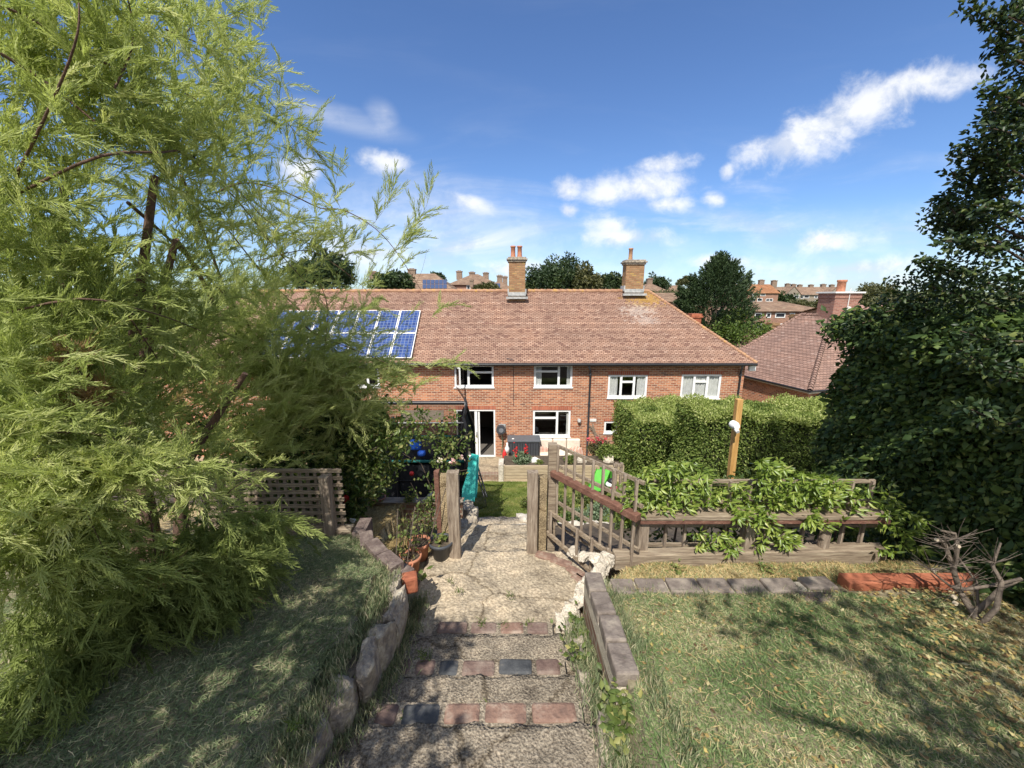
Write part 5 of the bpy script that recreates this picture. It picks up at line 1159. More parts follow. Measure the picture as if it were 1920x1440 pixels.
M['bark_pale'] = noisy('pale_bark', [(.3, (.22, .18, .13)), (.6, (.38, .32, .24)), (.8, (.5, .44, .33))], scale=18, stretch=(2, 2, .6), bump=.4)
ap = thing('apple_tree', 'young apple tree with slender pale trunk and loose crown in front of the trampoline', 'tree', tuple(PY(657, 978, 4.4)))
mb = MB(); ends = []
def limb(pts, r0, r1, nleaf, spread=.10):
    q = [PY(px, py, Y) for px, py, Y in pts]; n = len(q); mb.tube(q, [r0+(r1-r0)*i/(n-1) for i in range(n)], 7)
    for a, b in zip(q[:-1], q[1:]):
        for k in range(int(nleaf*(b-a).length)): ends.append(a.lerp(b, random.random())+Vector([random.gauss(0, spread) for _ in range(3)]))
limb([(657, 980, 4.4), (652, 930, 4.42), (648, 870, 4.45), (652, 800, 4.45), (668, 745, 4.4)], .022, .006, 45, .11)
limb([(655, 945, 4.4), (690, 925, 4.35), (722, 880, 4.3), (745, 845, 4.3)], .011, .004, 95, .085)
limb([(650, 885, 4.4), (690, 850, 4.3), (730, 820, 4.2), (770, 790, 4.2)], .012, .004, 120, .10)
limb([(650, 850, 4.45), (690, 800, 4.4), (720, 770, 4.4)], .010, .004, 110, .11)
limb([(650, 840, 4.45), (640, 790, 4.5), (650, 750, 4.6)], .010, .004, 90, .10)
limb([(655, 960, 4.4), (640, 930, 4.4), (625, 900, 4.5)], .007, .003, 30, .06)
S = np.array([tuple(e) for e in ends]); per = 8; n = len(S)*per
P = np.repeat(S, per, 0)+rng.normal(size=(n, 3))*.04; A = rng.normal(size=(n, 3)); A[:, 2] -= .35
leaves('crown', P, A, .072*(.6+.6*rng.random(n)), .034, M['leaf_apple'], ap, fold=.3)
mb.build('trunk', M['bark_pale'], ap)
# rose bush / second small tree beside the gate post
rb = thing('rose_bush', 'leggy climbing rose with thorny stems rising above the left gate post', 'shrub', tuple(PY(812, 1000, 4.2)))
mb = MB(); ends = []
limb([(812, 1005, 4.2), (806, 940, 4.2), (838, 860, 4.2), (850, 800, 4.2), (842, 775, 4.2)], .010, .004, 60, .07)
limb([(815, 930, 4.2), (790, 870, 4.15), (755, 850, 4.1)], .006, .003, 8, .04)
limb([(838, 870, 4.2), (812, 820, 4.2), (776, 800, 4.2)], .006, .003, 95, .07)
limb([(845, 850, 4.2), (868, 820, 4.2), (885, 810, 4.2)], .005, .003, 50, .05)
limb([(820, 900, 4.2), (850, 885, 4.2), (880, 880, 4.2)], .005, .003, 14, .05)
limb([(800, 1005, 4.1), (795, 950, 4.1), (770, 905, 4.1)], .005, .002, 12, .05)
limb([(830, 830, 4.2), (800, 790, 4.2), (785, 775, 4.2)], .005, .003, 60, .07)
S = np.array([tuple(e) for e in ends]); per = 5; n = len(S)*per
P = np.repeat(S, per, 0)+rng.normal(size=(n, 3))*.022; A = rng.normal(size=(n, 3)); A[:, 2] -= .2
leaves('leaves', P, A, .05*(.6+.6*rng.random(n)), .03, M['leaf_apple'], rb)
mb.build('stems', M['bark'], rb)
for i, (px, py) in enumerate(((850, 866), (826, 864), (864, 858))):
    c = PY(px, py, 4.15); P = np.repeat(np.array([tuple(c)]), 26, 0)+rng.normal(size=(26, 3))*.012
    leaves('bloom', P, rng.normal(size=(26, 3)), .035, .03, leafmat('faded_petal_%d' % i, [(0, [(.75, .38, .40), (.72, .66, .58), (.70, .45, .50)][i]), (1, (.85, .75, .68))], trans=.3), rb)
plant('tall_weed', 'yellow flowering weed clump in the straw bed by the canes', PY(770, 1015, 3.8), 16, .42, .2, .04, .012, M['leaf_light'], 8, stem=.0025)
plant('tall_weed', 'dry grassy weed clump left of the red post', PY(800, 1000, 4.1), 14, .35, .16, .05, .01, M['leaf_light'], 8, stem=.0025)
c = PY(649, 935, 4.35); mb = MB(); mb.lathe((c.x, 4.35, c.z-.05), [(0, 0), (.04, .01), (.035, .05), (.04, .09), (0, .10)], 12); o = mb.build('red_lantern', M['red_plastic']); tag(o, 'small red plastic lantern hanging on the lattice end by the apple trunk', 'lantern')
c = PY(661, 977, 4.2); o = stone('white_pebble', 'small white pebble at the foot of the apple tree', (c.x, 4.2, c.z+.01), (.06, .05, .05), M['white_old'], 3)

# ---------------------------------------------------------------- bushes hiding the drop on the left
def bush_box(name, label, x0, x1, y0, y1, z0, z1, n, leaf, mat):
    t = thing(name, label, 'bush', ((x0+x1)/2, (y0+y1)/2, z0))
    nc = 60; cc_ = np.stack([x0+(x1-x0)*rng.random(nc), y0+(y1-y0)*rng.random(nc), z0+(z1-z0)*rng.random(nc)**.8], 1)
    per = n//nc; P = np.repeat(cc_, per, 0)+sph(nc*per)*.28*rng.random((nc*per, 1))**.4
    A = rng.normal(size=P.shape); A[:, 2] -= .3; leaves('foliage', P, A, leaf*(.6+.7*rng.random(len(P))), leaf*.5, mat, t)
    mb = MB()
    for k in range(9): mb.tube([((x0+x1)/2+random.uniform(-.3, .3), (y0+y1)/2, z0-.2), tuple(cc_[k])], [.02, .006], 6)
    mb.build('stems', M['bark'], t)
bush_box('garden_shrub', 'dark leafy shrub behind the left lattice panel', -3.6, -2.0, 4.0, 5.2, -2.9, -1.45, 14000, .07, M['leaf_ivy'])
bush_box('garden_shrub', 'dense shadowy bush left of the trampoline behind the apple tree', -3.3, -2.15, 5.3, 6.8, -3.9, -1.75, 12000, .075, M['leaf_hedge'])

# ---------------------------------------------------------------- trampoline
tx0, tx1, ty0, ty1 = -4.0, PY(869, 800, 7.9).x, 7.9, 9.5; TC = Vector(((tx0+tx1)/2, 8.7))
zt_ = PY(790, 793, ty0).z; zp = PY(790, 866, ty0).z; zg = float(H(TC.x, 8.6))-.2
tp = thing('trampoline', 'large trampoline enclosed by tall black netting with teal pads', 'trampoline', (TC.x, TC.y, zg))
rect = [(tx0, ty0), (tx1, ty0), (tx1-.15, ty1), (tx0, ty1)]
def cyl(e, z0, z1, n=14, ks=(0, 1, 2, 3)):
    vs, fs = [], []
    for k in ks:
        a_, b_ = Vector(rect[k]), Vector(rect[(k+1) % 4])
        for j in range(n):
            t = j/n; p = a_.lerp(b_, t); nn = Vector((b_.y-a_.y, a_.x-b_.x)).normalized(); p = p+nn*(e+.03*sin(j*2.3+k))
            vs += [(p.x, p.y, z0), (p.x, p.y, z1-.03*sin(pi*((j*2/n) % 1)))]
    m_ = len(vs); return MB().add(vs, [(i, (i+2) % m_, (i+3) % m_, i+1) for i in range(0, m_ if len(ks) == 4 else m_-2, 2)], 0, True)
cyl(-.04, zp, zt_, ks=(0, 1)).build('net', M['net'], tp); cyl(-.04, zp, zt_, ks=(2, 3)).build('rear_net', M['netlight'], tp); MB().tube([(tx0, ty1, zt_), (tx1-.15, ty1, zt_)], .05, 8).build('foam_bar', M['black'], tp); cyl(.02, zg+.05, zp-.03).build('skirt', M['skirt'], tp)
R3 = lambda z, e=0: [(x+(e if x > -2 else -e), y+(e if y > 9 else -e), z) for x, y in rect+rect[:1]]
MB().tube(R3(zp, -.02), .035, 8).build('pad', plain('dark_teal_pad', (.03, .20, .18)), tp); MB().tube(R3(zt_), .018, 8).build('top_rail', M['lead'], tp)
MB().tube(R3(zp-.42, .04), .012, 6).build('lower_band', M['black'], tp)
MB().add([(x, y, zp-.02) for x, y in rect], [(0, 1, 2, 3)]).build('mat', M['black'], tp)
for (x, y) in rect+[((tx0+tx1)/2, ty0)]:
    MB().tube([(x, y, zg), (x+.03, y-.03, zp), (x+.06, y-.05, (zp+zt_)/2), (x+.03, y, zt_), (x-.02, y+.05, zt_+.12)], .032, 8).build('pole', M['black'], tp)
def tpp(px, py, Y=None):
    return PY(px, py, Y or 8.7)
sd = thing('teal_slide', 'turquoise plastic slide standing at the right corner of the trampoline', 'slide', tuple(tpp(880, 940, 7.6)))
q = [tpp(*p) for p in ((880, 858, 7.9), (893, 860, 7.9), (892, 900, 7.75), (889, 940, 7.5), (866, 940, 7.5), (868, 915, 7.65), (876, 890, 7.8))]
MB().add(q+[v+Vector((.04, .12, .03)) for v in q], [tuple(range(7))]+[(i, (i+1) % 7, 7+(i+1) % 7, 7+i) for i in range(7)]+[tuple(range(7, 14))[::-1]]).build('chute', M['teal'], sd, bevel=.01)
MB().tube([tpp(872, 940, 7.45), tpp(877, 940, 7.45)], .03, 8).build('foot', M['black'], sd)
# entrance flap and poles on the right side
fl = MB(); q = [tpp(876, 770, 8.1), tpp(890, 800, 8.5), tpp(886, 862, 8.5), tpp(868, 800, 7.9)]
fl.add(q+[v+Vector((.0, .03, 0)) for v in q], [(0, 1, 2, 3), (7, 6, 5, 4)]); fl.build('net_flap', M['skirt'], tp)
mb = MB(); mb.tube([tpp(874, 760, 8.0), tpp(866, 800, 7.9), tpp(873, 870, 7.9), tpp(879, 950, 7.9)], .03, 8); mb.tube([tpp(874, 760, 8.0), tpp(888, 800, 8.4), tpp(890, 860, 8.4)], .03, 8); mb.build('entrance_poles', M['black'], tp)
ld = thing('ladder', 'black metal ladder leaning on the right side of the trampoline', 'ladder', tuple(tpp(912, 930, 7.6)))
for dx in (0, 5):
    MB().tube([tpp(889+dx, 868, 8.1), tpp(908+dx, 932, 7.6)], .018, 6).build('rail', M['black'], ld)
for k in range(4):
    t = (k+.5)/4; MB().tube([tpp(889, 868, 8.1).lerp(tpp(908, 932, 7.6), t), tpp(894, 868, 8.1).lerp(tpp(913, 932, 7.6), t)], .012, 6).build('rung', M['black'], ld)
mb = MB(); q = [tpp(895, 905, 7.9), tpp(886, 940, 7.5), tpp(892, 957, 7.3), tpp(912, 950, 7.4), tpp(908, 920, 7.7)]
mb.add(q, [(0, 1, 2, 3, 4)]); mb.tube(q+[q[0]], .012, 6); o = mb.build('goal_net', M['netlight']); tag(o, 'crumpled black goal net lying against the trampoline ladder', 'net')
mb = MB(); a, b = tpp(768, 845, 7.5), tpp(788, 826, 7.5); mb.bb(a.x, b.x, 7.5, 7.62, a.z, b.z); a, b = tpp(783, 855, 7.45), tpp(797, 846, 7.45); mb.bb(a.x, b.x, 7.4, 7.55, a.z, b.z)
o = mb.build('blue_toy', M['blue_plastic'], bevel=.04); tag(o, 'bright blue plastic toy hanging on the trampoline net', 'toy')
c = PY(772, 888, 7.5); o = MB().lathe((c.x, 7.5, c.z-.05), [(0, 0), (.035, .01), (.05, .05), (.035, .09), (0, .1)], 12).build('red_ball', M['red_plastic']); tag(o, 'small red ball resting low on the trampoline net', 'ball')
# grey slatted roof behind
YS = 13.5
sh = thing('slatted_shelter', 'low shelter with grey slatted roof boards behind the trampoline', 'shelter', tuple(PY(795, 850, YS)))
for px in (757, 828):
    x = PY(px, 780, YS).x; MB().bb(x-.04, x+.04, YS, YS+.09, -6.6, PY(px, 786, YS).z).build('post', M['wood_grey'], sh)
for k in range(7):
    y_ = YS-.5+k*.16; z_ = PY(800, 786-k*2.6, y_).z; a, b = PY(752, 775, y_), PY(832, 775, y_); MB().bar((a.x, y_, z_), (b.x, y_, z_), .13, .02).build('board', M['wood_greyh'], sh)

# ---------------------------------------------------------------- patio and lower garden
YB = 12.9
rbed = thing('raised_bed', 'pale timber sleeper raised bed at the edge of the lower lawn', 'planter', tuple(PY(1045, 900, YB)))
a, b = PY(944, 903, YB), PY(1165, 903, YB); zt = PY(1000, 873, YB).z; mb = None
nbds = 5
for k in range(nbds):
    z0_ = a.z+(zt-a.z)*k/nbds; MB().bb(a.x, b.x, YB-.03+.004*(k % 2), YB+.05, z0_+.008, z0_+(zt-a.z)/nbds-.008).build('board', M['wood_pale'], rbed)
for k in range(2): x = (a.x, b.x)[k]; MB().bb(x-.05, x+.05, YB-.06, YB+.06, a.z-.1, zt+.02).build('post', M['wood_pale'], rbed)
MB().bb(a.x, b.x, YB+.055, YB+1.0, a.z-.2, zt-.05).build('soil', M['darksoil'], rbed)
a, b = PY(935, 897, 12.9), PY(944, 870, 12.9); MB().bb(a.x, b.x, 12.8, 13.4, a.z-.2, b.z).build('end_wall', M['rock_pale'], rbed)
a, b = PY(886, 890, 13.0), PY(936, 890, 13.0); o = MB().bb(a.x, b.x, 12.95, 13.2, a.z-.3, a.z+.02).build('brick_step', M['brick_dark']); tag(o, 'reddish brick step between the lawn and the paving', 'step')
def at(px, py, Y): return PY(px, py, Y)
# deck box
YD = 15.2; a, b = at(953, 866, YD), at(1012, 828, YD)
db = thing('storage_box', 'dark grey plastic garden storage box against the house wall', 'box', ((a.x+b.x)/2, YD+.3, a.z))
MB().bb(a.x, b.x, YD, YD+.62, a.z, b.z-.03).build('body', M['dgrey'], db, bevel=.02); MB().bb(a.x-.04, b.x+.04, YD-.04, YD+.66, b.z-.03, b.z+.05).build('lid', plain('grey_lid', (.10, .11, .125), rg=.5), db, bevel=.02)
mb = MB()
for k in range(12): x = a.x+(b.x-a.x)*(k+.5)/12; mb.bb(x-.012, x+.012, YD-.012, YD, a.z+.04, b.z-.08)
mb.build('ribs', M['black'], db)
o = MB().lathe(tuple(at(962, 827, YD+.2)), [(0, 0), (.07, 0), (.06, .1), (.02, .12), (0, .12)], 12).build('tea_light', M['white_old']); tag(o, 'small white bowl on the lid of the grey storage box', 'bowl')
c = at(971, 828, YD+.3); mb = MB(); mb.bb(c.x-.09, c.x+.12, YD+.3, YD+.4, c.z, c.z+.05); mb.lathe((c.x, YD+.34, c.z+.05), [(.04, 0), (.03, .06), (0, .08)], 8); o = mb.build('toy_digger', plain('yellow_black_toy', (.35, .26, .05))); tag(o, 'tiny yellow and black toy on the grey storage box', 'toy')
# parasol base / white bottle & red canister
c = at(951, 842, 14.9); mb = MB(); mb.lathe((c.x, 14.9, c.z-.15), [(0, 0), (.09, 0), (.09, .2), (.03, .32), (.03, .42), (0, .42)], 14); o = mb.build('white_bottle', M['white']); tag(o, 'white plastic bottle left of the grey storage box', 'bottle')
c = at(946, 861, 14.6); mb = MB(); mb.lathe((c.x, 14.6, c.z), [(0, 0), (.085, 0), (.085, .25), (.05, .32), (.03, .40), (0, .40)], 14); o = mb.build('red_canister', M['red_plastic']); tag(o, 'red canister standing beside the grey storage box', 'canister')
# hose reel
c = at(939, 805, 15.85); hr = thing('hose_reel', 'round grey hose reel mounted on the wall right of the sliding door', 'hose reel', tuple(c))
mb = MB(); mb.tube([c+Vector((0, .1, 0)), c+Vector((0, -.12, 0))], [.19, .19], 22); mb.build('drum', M['dgrey'], hr, bevel=.01)
MB().bb(c.x-.08, c.x+.2, 15.93, 15.99, c.z-.18, c.z+.2).build('bracket', M['lead'], hr)
MB().tube([c+Vector((.02, -.14, 0)), c+Vector((.02, -.15, 0))], [.1, .1], 18).build('hub', plain('grey_hub', (.16, .17, .19)), hr)
mb = MB(); mb.tube([c+Vector((.05, 0, -.15)), c+Vector((.08, 0, -.6)), c+Vector((.04, -.02, -1.0)), c+Vector((.1, -.05, -1.35))], .02, 6); mb.build('hose', plain('hose_green', (.05, .09, .05)), hr)
# sofa with cushions
YS2 = 15.1; a, b = at(1012, 858, YS2), at(1093, 832, YS2)
so = thing('garden_sofa', 'cream cushioned garden sofa against the house under the lower window', 'sofa', ((a.x+b.x)/2, YS2+.4, a.z-.05))
zs = a.z
MB().bb(a.x, b.x, YS2, YS2+.75, zs-.12, zs-.02).build('frame', M['dgrey'], so, bevel=.01)
for k in range(3):
    w_ = (b.x-a.x)/3
    MB().bb(a.x+w_*k+.01, a.x+w_*(k+1)-.01, YS2-.02, YS2+.6, zs, zs+.14).build('seat_cushion', M['cushion'], so, bevel=.04)
    MB().bb(a.x+w_*k+.01, a.x+w_*(k+1)-.01, YS2+.5, YS2+.68, zs+.145, zs+.60).build('back_cushion', M['cushion'], so, bevel=.05)
for x in (a.x+.06, b.x-.06):
    for y_ in (YS2+.05, YS2+.7): MB().bb(x-.03, x+.03, y_-.03, y_+.03, zs-.42, zs-.12).build('leg', M['black'], so)
m, ns, ls = newmat('striped_cloth'); out = ns.new('ShaderNodeOutputMaterial'); b_ = ns.new('ShaderNodeBsdfPrincipled'); ls.new(b_.outputs[0], out.inputs[0])
g = ns.new('ShaderNodeTexCoord'); wv = ns.new('ShaderNodeTexWave'); wv.wave_type = 'BANDS'; wv.bands_direction = 'X'; wv.inputs['Scale'].default_value = 5.5; ls.new(g.outputs['Object'], wv.inputs[0])
r_ = ramp(ns, [(.45, (.70, .62, .52)), (.5, (.42, .10, .05))]); ls.new(wv.outputs[0], r_.inputs[0]); ls.new(r_.outputs[0], b_.inputs['Base Color']); b_.inputs['Roughness'].default_value = .9; M['stripe'] = m
for i, (px, py) in enumerate(((1018, 845), (1078, 845), (1084, 848))):
    c = at(px, py, YS2+.3-.1*i); o = MB().box((0, 0, 0), (.40, .13, .36), Matrix.Rotation((.3, -.25, -.4)[i], 3, 'Y')).build('striped_cushion', M['stripe'], bevel=.06); o.location = c
    tag(o, ['red striped cushion at the left end of the cream sofa', 'red striped cushion leaning at the right end of the sofa', 'striped cushion lying against the sofa\'s right armrest'][i], 'cushion', 'red striped cushions on the sofa')
# plants by the patio
M['petal_red'] = leafmat('red_petal', [(0, (.55, .015, .02)), (1, (.75, .05, .05))], trans=.3)
M['petal_pink'] = leafmat('pink_petal', [(0, (.70, .05, .12)), (1, (.80, .18, .20))], trans=.3)
M['leaf_grey'] = leafmat('grey_green_leaf', [(0, (.10, .15, .09)), (.6, (.18, .25, .15)), (1, (.30, .36, .22))], trans=.3)
def bushy(name, label, px, py, Y, r, n, leaf, mat, cat='plant', petals=None):
    c = at(px, py, Y); t = thing(name, label, cat, (c.x, c.y, c.z-r))
    P = np.array(tuple(c))+sph(n)*r*np.array([1, .8, .8])*rng.random((n, 1))**.45; leaves('leaves', P, rng.normal(size=(n, 3))+np.array([0, 0, .4]), leaf, leaf*.4, mat, t)
    if petals:
        for (qx, qy, pm, m_, h_) in petals:
            c2_ = at(qx, qy, Y-.1); P = np.array(tuple(c2_))+rng.normal(size=(m_, 3))*np.array([.035, .035, h_*.8]); leaves('bloom', P, rng.normal(size=(m_, 3)), .07, .05, pm, t)
    mb = MB()
    for k in range(6): mb.tube([(c.x, c.y, c.z-r), (c.x+random.uniform(-.7, .7)*r, c.y, c.z+r*.4)], .012, 5)
    mb.build('stems', M['bark'], t); return t
bushy('dahlia', 'grey green flowering plant with two red blooms in the raised bed', 978, 861, 13.3, .33, 900, .11, M['leaf_grey'], petals=[(967, 846, M['petal_red'], 40, .11), (986, 842, M['petal_red'], 40, .11)])
bushy('bedding_plant', 'low green plant in the raised bed beside the white stone', 1012, 869, 13.2, .15, 260, .09, M['leaf_light'])
bushy('shrub', 'shrub with red flower heads against the house near the hedge', 1124, 842, 14.3, .48, 1600, .10, M['leaf_olive'], petals=[(1105+5*k, 822+(k % 3)*3, M['petal_pink'], 16, .04) for k in range(7)])
bushy('shrub', 'green leafy shrub at the left end of the hedge', 1140, 850, 13.6, .42, 1300, .11, M['leaf_hedge'])
bushy('bedding_plant', 'yellow green plant in the raised bed behind the tall gate post', 1068, 862, 13.2, .2, 400, .1, M['leaf_light'])
for i, (px, py) in enumerate(((1005, 867), (1090, 868), (1140, 862))):
    c = at(px, py, 13.4); stone('white_stone', ['white painted block beside the dahlia', 'pale block behind the top of the railing', 'grey block right of the raised bed'][i], tuple(c), (.35, .3, .35), M['white_old'] if i == 0 else M['rock_pale'], 120+i)
# beanbag / grey slabs right of bed
c = at(1120, 866, 13.6); o = MB().bb(c.x-.7, c.x+.8, 13.5, 14.2, c.z-.25, c.z).build('grey_bench', M['dgrey'], bevel=.03); tag(o, 'low dark grey bench behind the raised bed', 'bench')
# slide
YSL = 10.6; sl = thing('toy_slide', 'lime green plastic toy slide beyond the railing', 'slide', tuple(at(1128, 918, YSL)))
c0, c1 = at(1113, 921, YSL-.3), at(1133, 880, YSL+.4)
mb = MB(); w_ = .22
pts = [c0, c0.lerp(c1, .15)+Vector((0, 0, -.05)), c0.lerp(c1, .55)+Vector((0, 0, -.08)), c1]; vs = []
for p in pts:
    for dx, dz in ((-w_, .09), (-w_, 0), (w_, 0), (w_, .09)): vs.append(p+Vector((dx, 0, dz)))
mb.add(vs, [(k*4+i, k*4+i+1, k*4+5+i, k*4+4+i) for k in range(3) for i in range(3)]); mb.build('chute', M['green_plastic'], sl)
MB().bar(c1+Vector((.05, .05, .05)), at(1139, 918, YSL+.7), .36, .06).build('steps', M['green_plastic'], sl)
for i, (px, py, m_) in enumerate(((1150, 913, 'pink_plastic'), (1143, 908, 'white'), (1147, 902, 'black'))):
    c = at(px, py, 10.2); o = MB().lathe((c.x, 10.2, c.z-.07), [(0, 0), (.09, .02), (.12, .07), (.08, .13), (0, .15)], 12).build('plastic_toy', M[m_]); tag(o, ['pink round toy right of the lime slide', 'white toy ball between the slide and the pink toy', 'black upturned toy bowl above the pink toy'][i], 'toy')
# lower garden low fence and plants seen through the railing
lf = thing('low_trellis', 'small grey trellis fence beyond the railing beside the lime slide', 'fence', tuple(at(1160, 900, 8.2)))
for px in (1152, 1162):
    p, q = at(px, 925, 8.2), at(px, 868, 8.2); MB().bb(p.x-.03, p.x+.03, 8.17, 8.23, p.z, q.z).build('post', M['wood_grey'], lf)
p, q = at(1150, 872, 8.2), at(1168, 872, 8.2); MB().bb(p.x, q.x, 8.16, 8.22, p.z-.03, p.z+.03).build('rail', M['wood_grey'], lf)
labs = ['clump of grey green lavender below the railing', 'yellow green leafy plant left below the railing', 'bushy green plant in the middle of the lower bed', 'tall dry flower stems in the lower bed', 'small dark leafed plant near the fence post', 'pale flowering plant beside the lower path']
for i, (px, py, Y, r, mt) in enumerate(((1085, 968, 5.9, .16, 'leaf_grey'), (1050, 945, 6.2, .22, 'leaf_light'), (1120, 960, 6.2, .2, 'leaf_grey'), (1095, 935, 6.8, .2, 'leaf_light'), (1175, 985, 5.0, .16, 'leaf_vine_d'), (1066, 975, 5.5, .12, 'leaf_ivy'))):
    bushy('border_plant', labs[i], px, py, Y, r, 700, .06, M[mt])
bushy('border_plant', 'yellow flowered plant on the lawn edge left of the short gate post', 989, 945, 6.6, .14, 400, .06, M['leaf_light'])
# rubble edging left of the lower path behind the gate post
for i, (px, py, Y, s) in enumerate(((868, 985, 4.3, (.14, .3, .3)), (884, 968, 4.8, (.16, .3, .3)), (880, 950, 5.4, (.2, .3, .3)))):
    p = PY(px, py, Y); stone('path_stone', ['rough stone behind the left gate post', 'pale rough stone further down the left of the path', 'farthest rough stone left of the path near the trampoline'][i], (p.x, Y, p.z-.08), s, M['rock'], 140+i, 'rough stones lining the lower path')
for i, (px, py, Y, s) in enumerate(((972, 985, 4.35, (.2, .2, .1)), (982, 968, 4.9, (.2, .25, .15)))):
    p = PY(px, py, Y); stone('path_stone', ['flat stone on the right of the lower path', 'crumbling stone beside the lawn on the right of the path'][i], (p.x, Y, p.z-.06), s, M['rock_pale'], 150+i, 'rough stones lining the lower path')
# ---------------------------------------------------------------- tamarisk
M['tam'] = leafmat('tamarisk_spray', [(0, (.15, .19, .055)), (.35, (.31, .365, .115)), (.7, (.49, .54, .205)), (.93, (.64, .65, .31)), (1, (.48, .32, .18))], trans=.45, rg=.65, spec=.15, tint=(1.05, 1.1, .75))
M['tam_wood'] = noisy('tamarisk_bark', [(.3, (.06, .035, .025)), (.6, (.14, .085, .06)), (.8, (.24, .16, .11))], scale=20, bump=.5)
ta = thing('tamarisk_tree', 'huge feathery green tamarisk leaning in from the left edge', 'tree', (-3.0, 2.6, -2.1))
def template(seed):
    r = np.random.default_rng(seed); C = []; H_ = []
    L = .30; K = 4
    def axis(t): return np.array([L*t, 0, -.05*t*t*1.2 + .02*sin(3*t)])
    ts = np.linspace(0, 1, K); C.append(np.array([axis(t) for t in ts])); H_.append([.0022, .0018, .0014, .0008])
    ns_ = 26
    for i in range(ns_):
        t = .06+.92*i/ns_; b = axis(t); side = (i % 2)*2-1
        roll = r.normal()*.7; ln = (.068*(1-t)**.6+.02)*(.7+.5*r.random())
        an = radians(34+12*r.normal()); d = np.array([cos(an), side*sin(an)*cos(roll), sin(an)*sin(roll)]); bend = np.array([.35, -side*.15, -.12])*ln
        q = [b+d*ln*s+bend*s*s for s in np.linspace(0, 1, K)]; C.append(np.array(q)); H_.append([.0017, .0017, .0014, .0007])
        for j in range(2):
            s = .25+.35*j; b2 = b+d*ln*s+bend*s*s; sd = ((j+i) % 2)*2-1
            d2_ = nrm(d+np.array([.2, sd*.8*r.random(), .5*r.normal()])); l2 = ln*.42*(1-s*.5)
            C.append(np.array([b2+d2_*l2*u+np.array([.2, 0, -.05])*l2*u*u for u in np.linspace(0, 1, K)])); H_.append([.0014, .0014, .0012, .0006])
    return np.array(C), np.array(H_)
TPL = [template(s) for s in (1, 2, 3)]
pos, dirs, scl, tone = [], [], [], []
base = np.array([-3.0, 2.7, -1.9])
def place(P, D, s, tn):
    pos.append(P); dirs.append(D); scl.append(s); tone.append(tn)
twigs = []
def adjY(px, Y, py=0):
    t = min(1, max(0, (px-190)/330)); k = 1 if px > 520 and py < 870 else min(1, max(0, (900-py)/110)); return Y+1.55*t*t*(3-2*t)*k
def vol(px, py, Y, ra, rb, rc, n, tn=.5, up=.15, dmul=1, curtain_=0):
    """n sprays in an ellipsoid round the point; they fan away from the trunk"""
    Y0 = Y; Y = adjY(px, Y, py); k_ = Y/Y0; ra, rb, rc = ra*k_, rb*k_, rc*k_
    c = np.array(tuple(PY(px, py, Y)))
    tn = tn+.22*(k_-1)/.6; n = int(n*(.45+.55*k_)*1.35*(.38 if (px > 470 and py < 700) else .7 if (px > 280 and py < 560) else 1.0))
    for _ in range(n):
        d = sph(1)[0]*rng.random()**.4; P = c+d*np.array([ra, rb, rc])
        D = nrm(P-base)*.6+np.array([.40, -.1, up])+rng.normal(size=3)*.60
        place(P-nrm(D)*.12, nrm(D), (.5+.55*rng.random())*k_**.5, tn+rng.normal()*.14)
# (px, py, depth, radii across / deep / high, number, tone)
vol(60, 120, 2.4, .75, .5, .5, 330, .62); vol(260, 130, 2.5, .6, .5, .45, 330, .62); vol(400, 190, 2.6, .45, .4, .42, 190, .58); vol(430, 80, 2.7, .35, .3, .3, 55, .5)
vol(510, 240, 2.7, .28, .35, .36, 70, .5); vol(545, 270, 2.8, .16, .2, .26, 24, .4, -.5); vol(120, 350, 2.2, .6, .5, .45, 330, .6); vol(320, 340, 2.4, .55, .5, .4, 300, .58)
vol(500, 400, 2.6, .5, .4, .32, 150, .56); vol(600, 440, 2.7, .4, .35, .28, 120, .55); vol(690, 470, 2.8, .35, .3, .24, 62, .5, .5); vol(730, 440, 2.8, .25, .2, .2, 22, .45, .7)
vol(100, 560, 2.1, .55, .45, .4, 330, .5); vol(300, 560, 2.3, .55, .5, .4, 330, .48); vol(480, 560, 2.6, .5, .45, .36, 240, .45); vol(600, 560, 2.7, .4, .4, .3, 130, .5); vol(660, 640, 2.8, .32, .3, .26, 80, .5)
vol(100, 740, 1.9, .5, .4, .34, 300, .6); vol(280, 740, 2.1, .5, .45, .34, 270, .5); vol(460, 740, 2.5, .5, .5, .36, 270, .42); vol(600, 740, 2.7, .42, .4, .36, 260, .52); vol(690, 740, 2.8, .32, .3, .3, 120, .56); vol(745, 700, 2.9, .3, .25, .14, 50, .55); vol(440, 520, 2.7, .35, .3, .25, 110, .45); vol(480, 640, 2.7, .4, .4, .3, 170, .42); vol(560, 660, 2.7, .35, .35, .3, 150, .48); vol(620, 730, 2.7, .3, .3, .28, 130, .55); vol(520, 780, 2.6, .4, .4, .25, 150, .45); vol(720, 600, 2.8, .22, .2, .2, 30, .5); vol(700, 790, 2.7, .24, .25, .2, 70, .55)
vol(80, 900, 1.7, .42, .35, .26, 300, .72, -.05); vol(250, 890, 1.9, .42, .35, .26, 270, .7, -.05); vol(390, 880, 2.2, .36, .35, .24, 170, .6, 0); vol(560, 840, 2.6, .42, .4, .2, 60, .5); vol(650, 830, 2.8, .24, .3, .2, 70, .5)
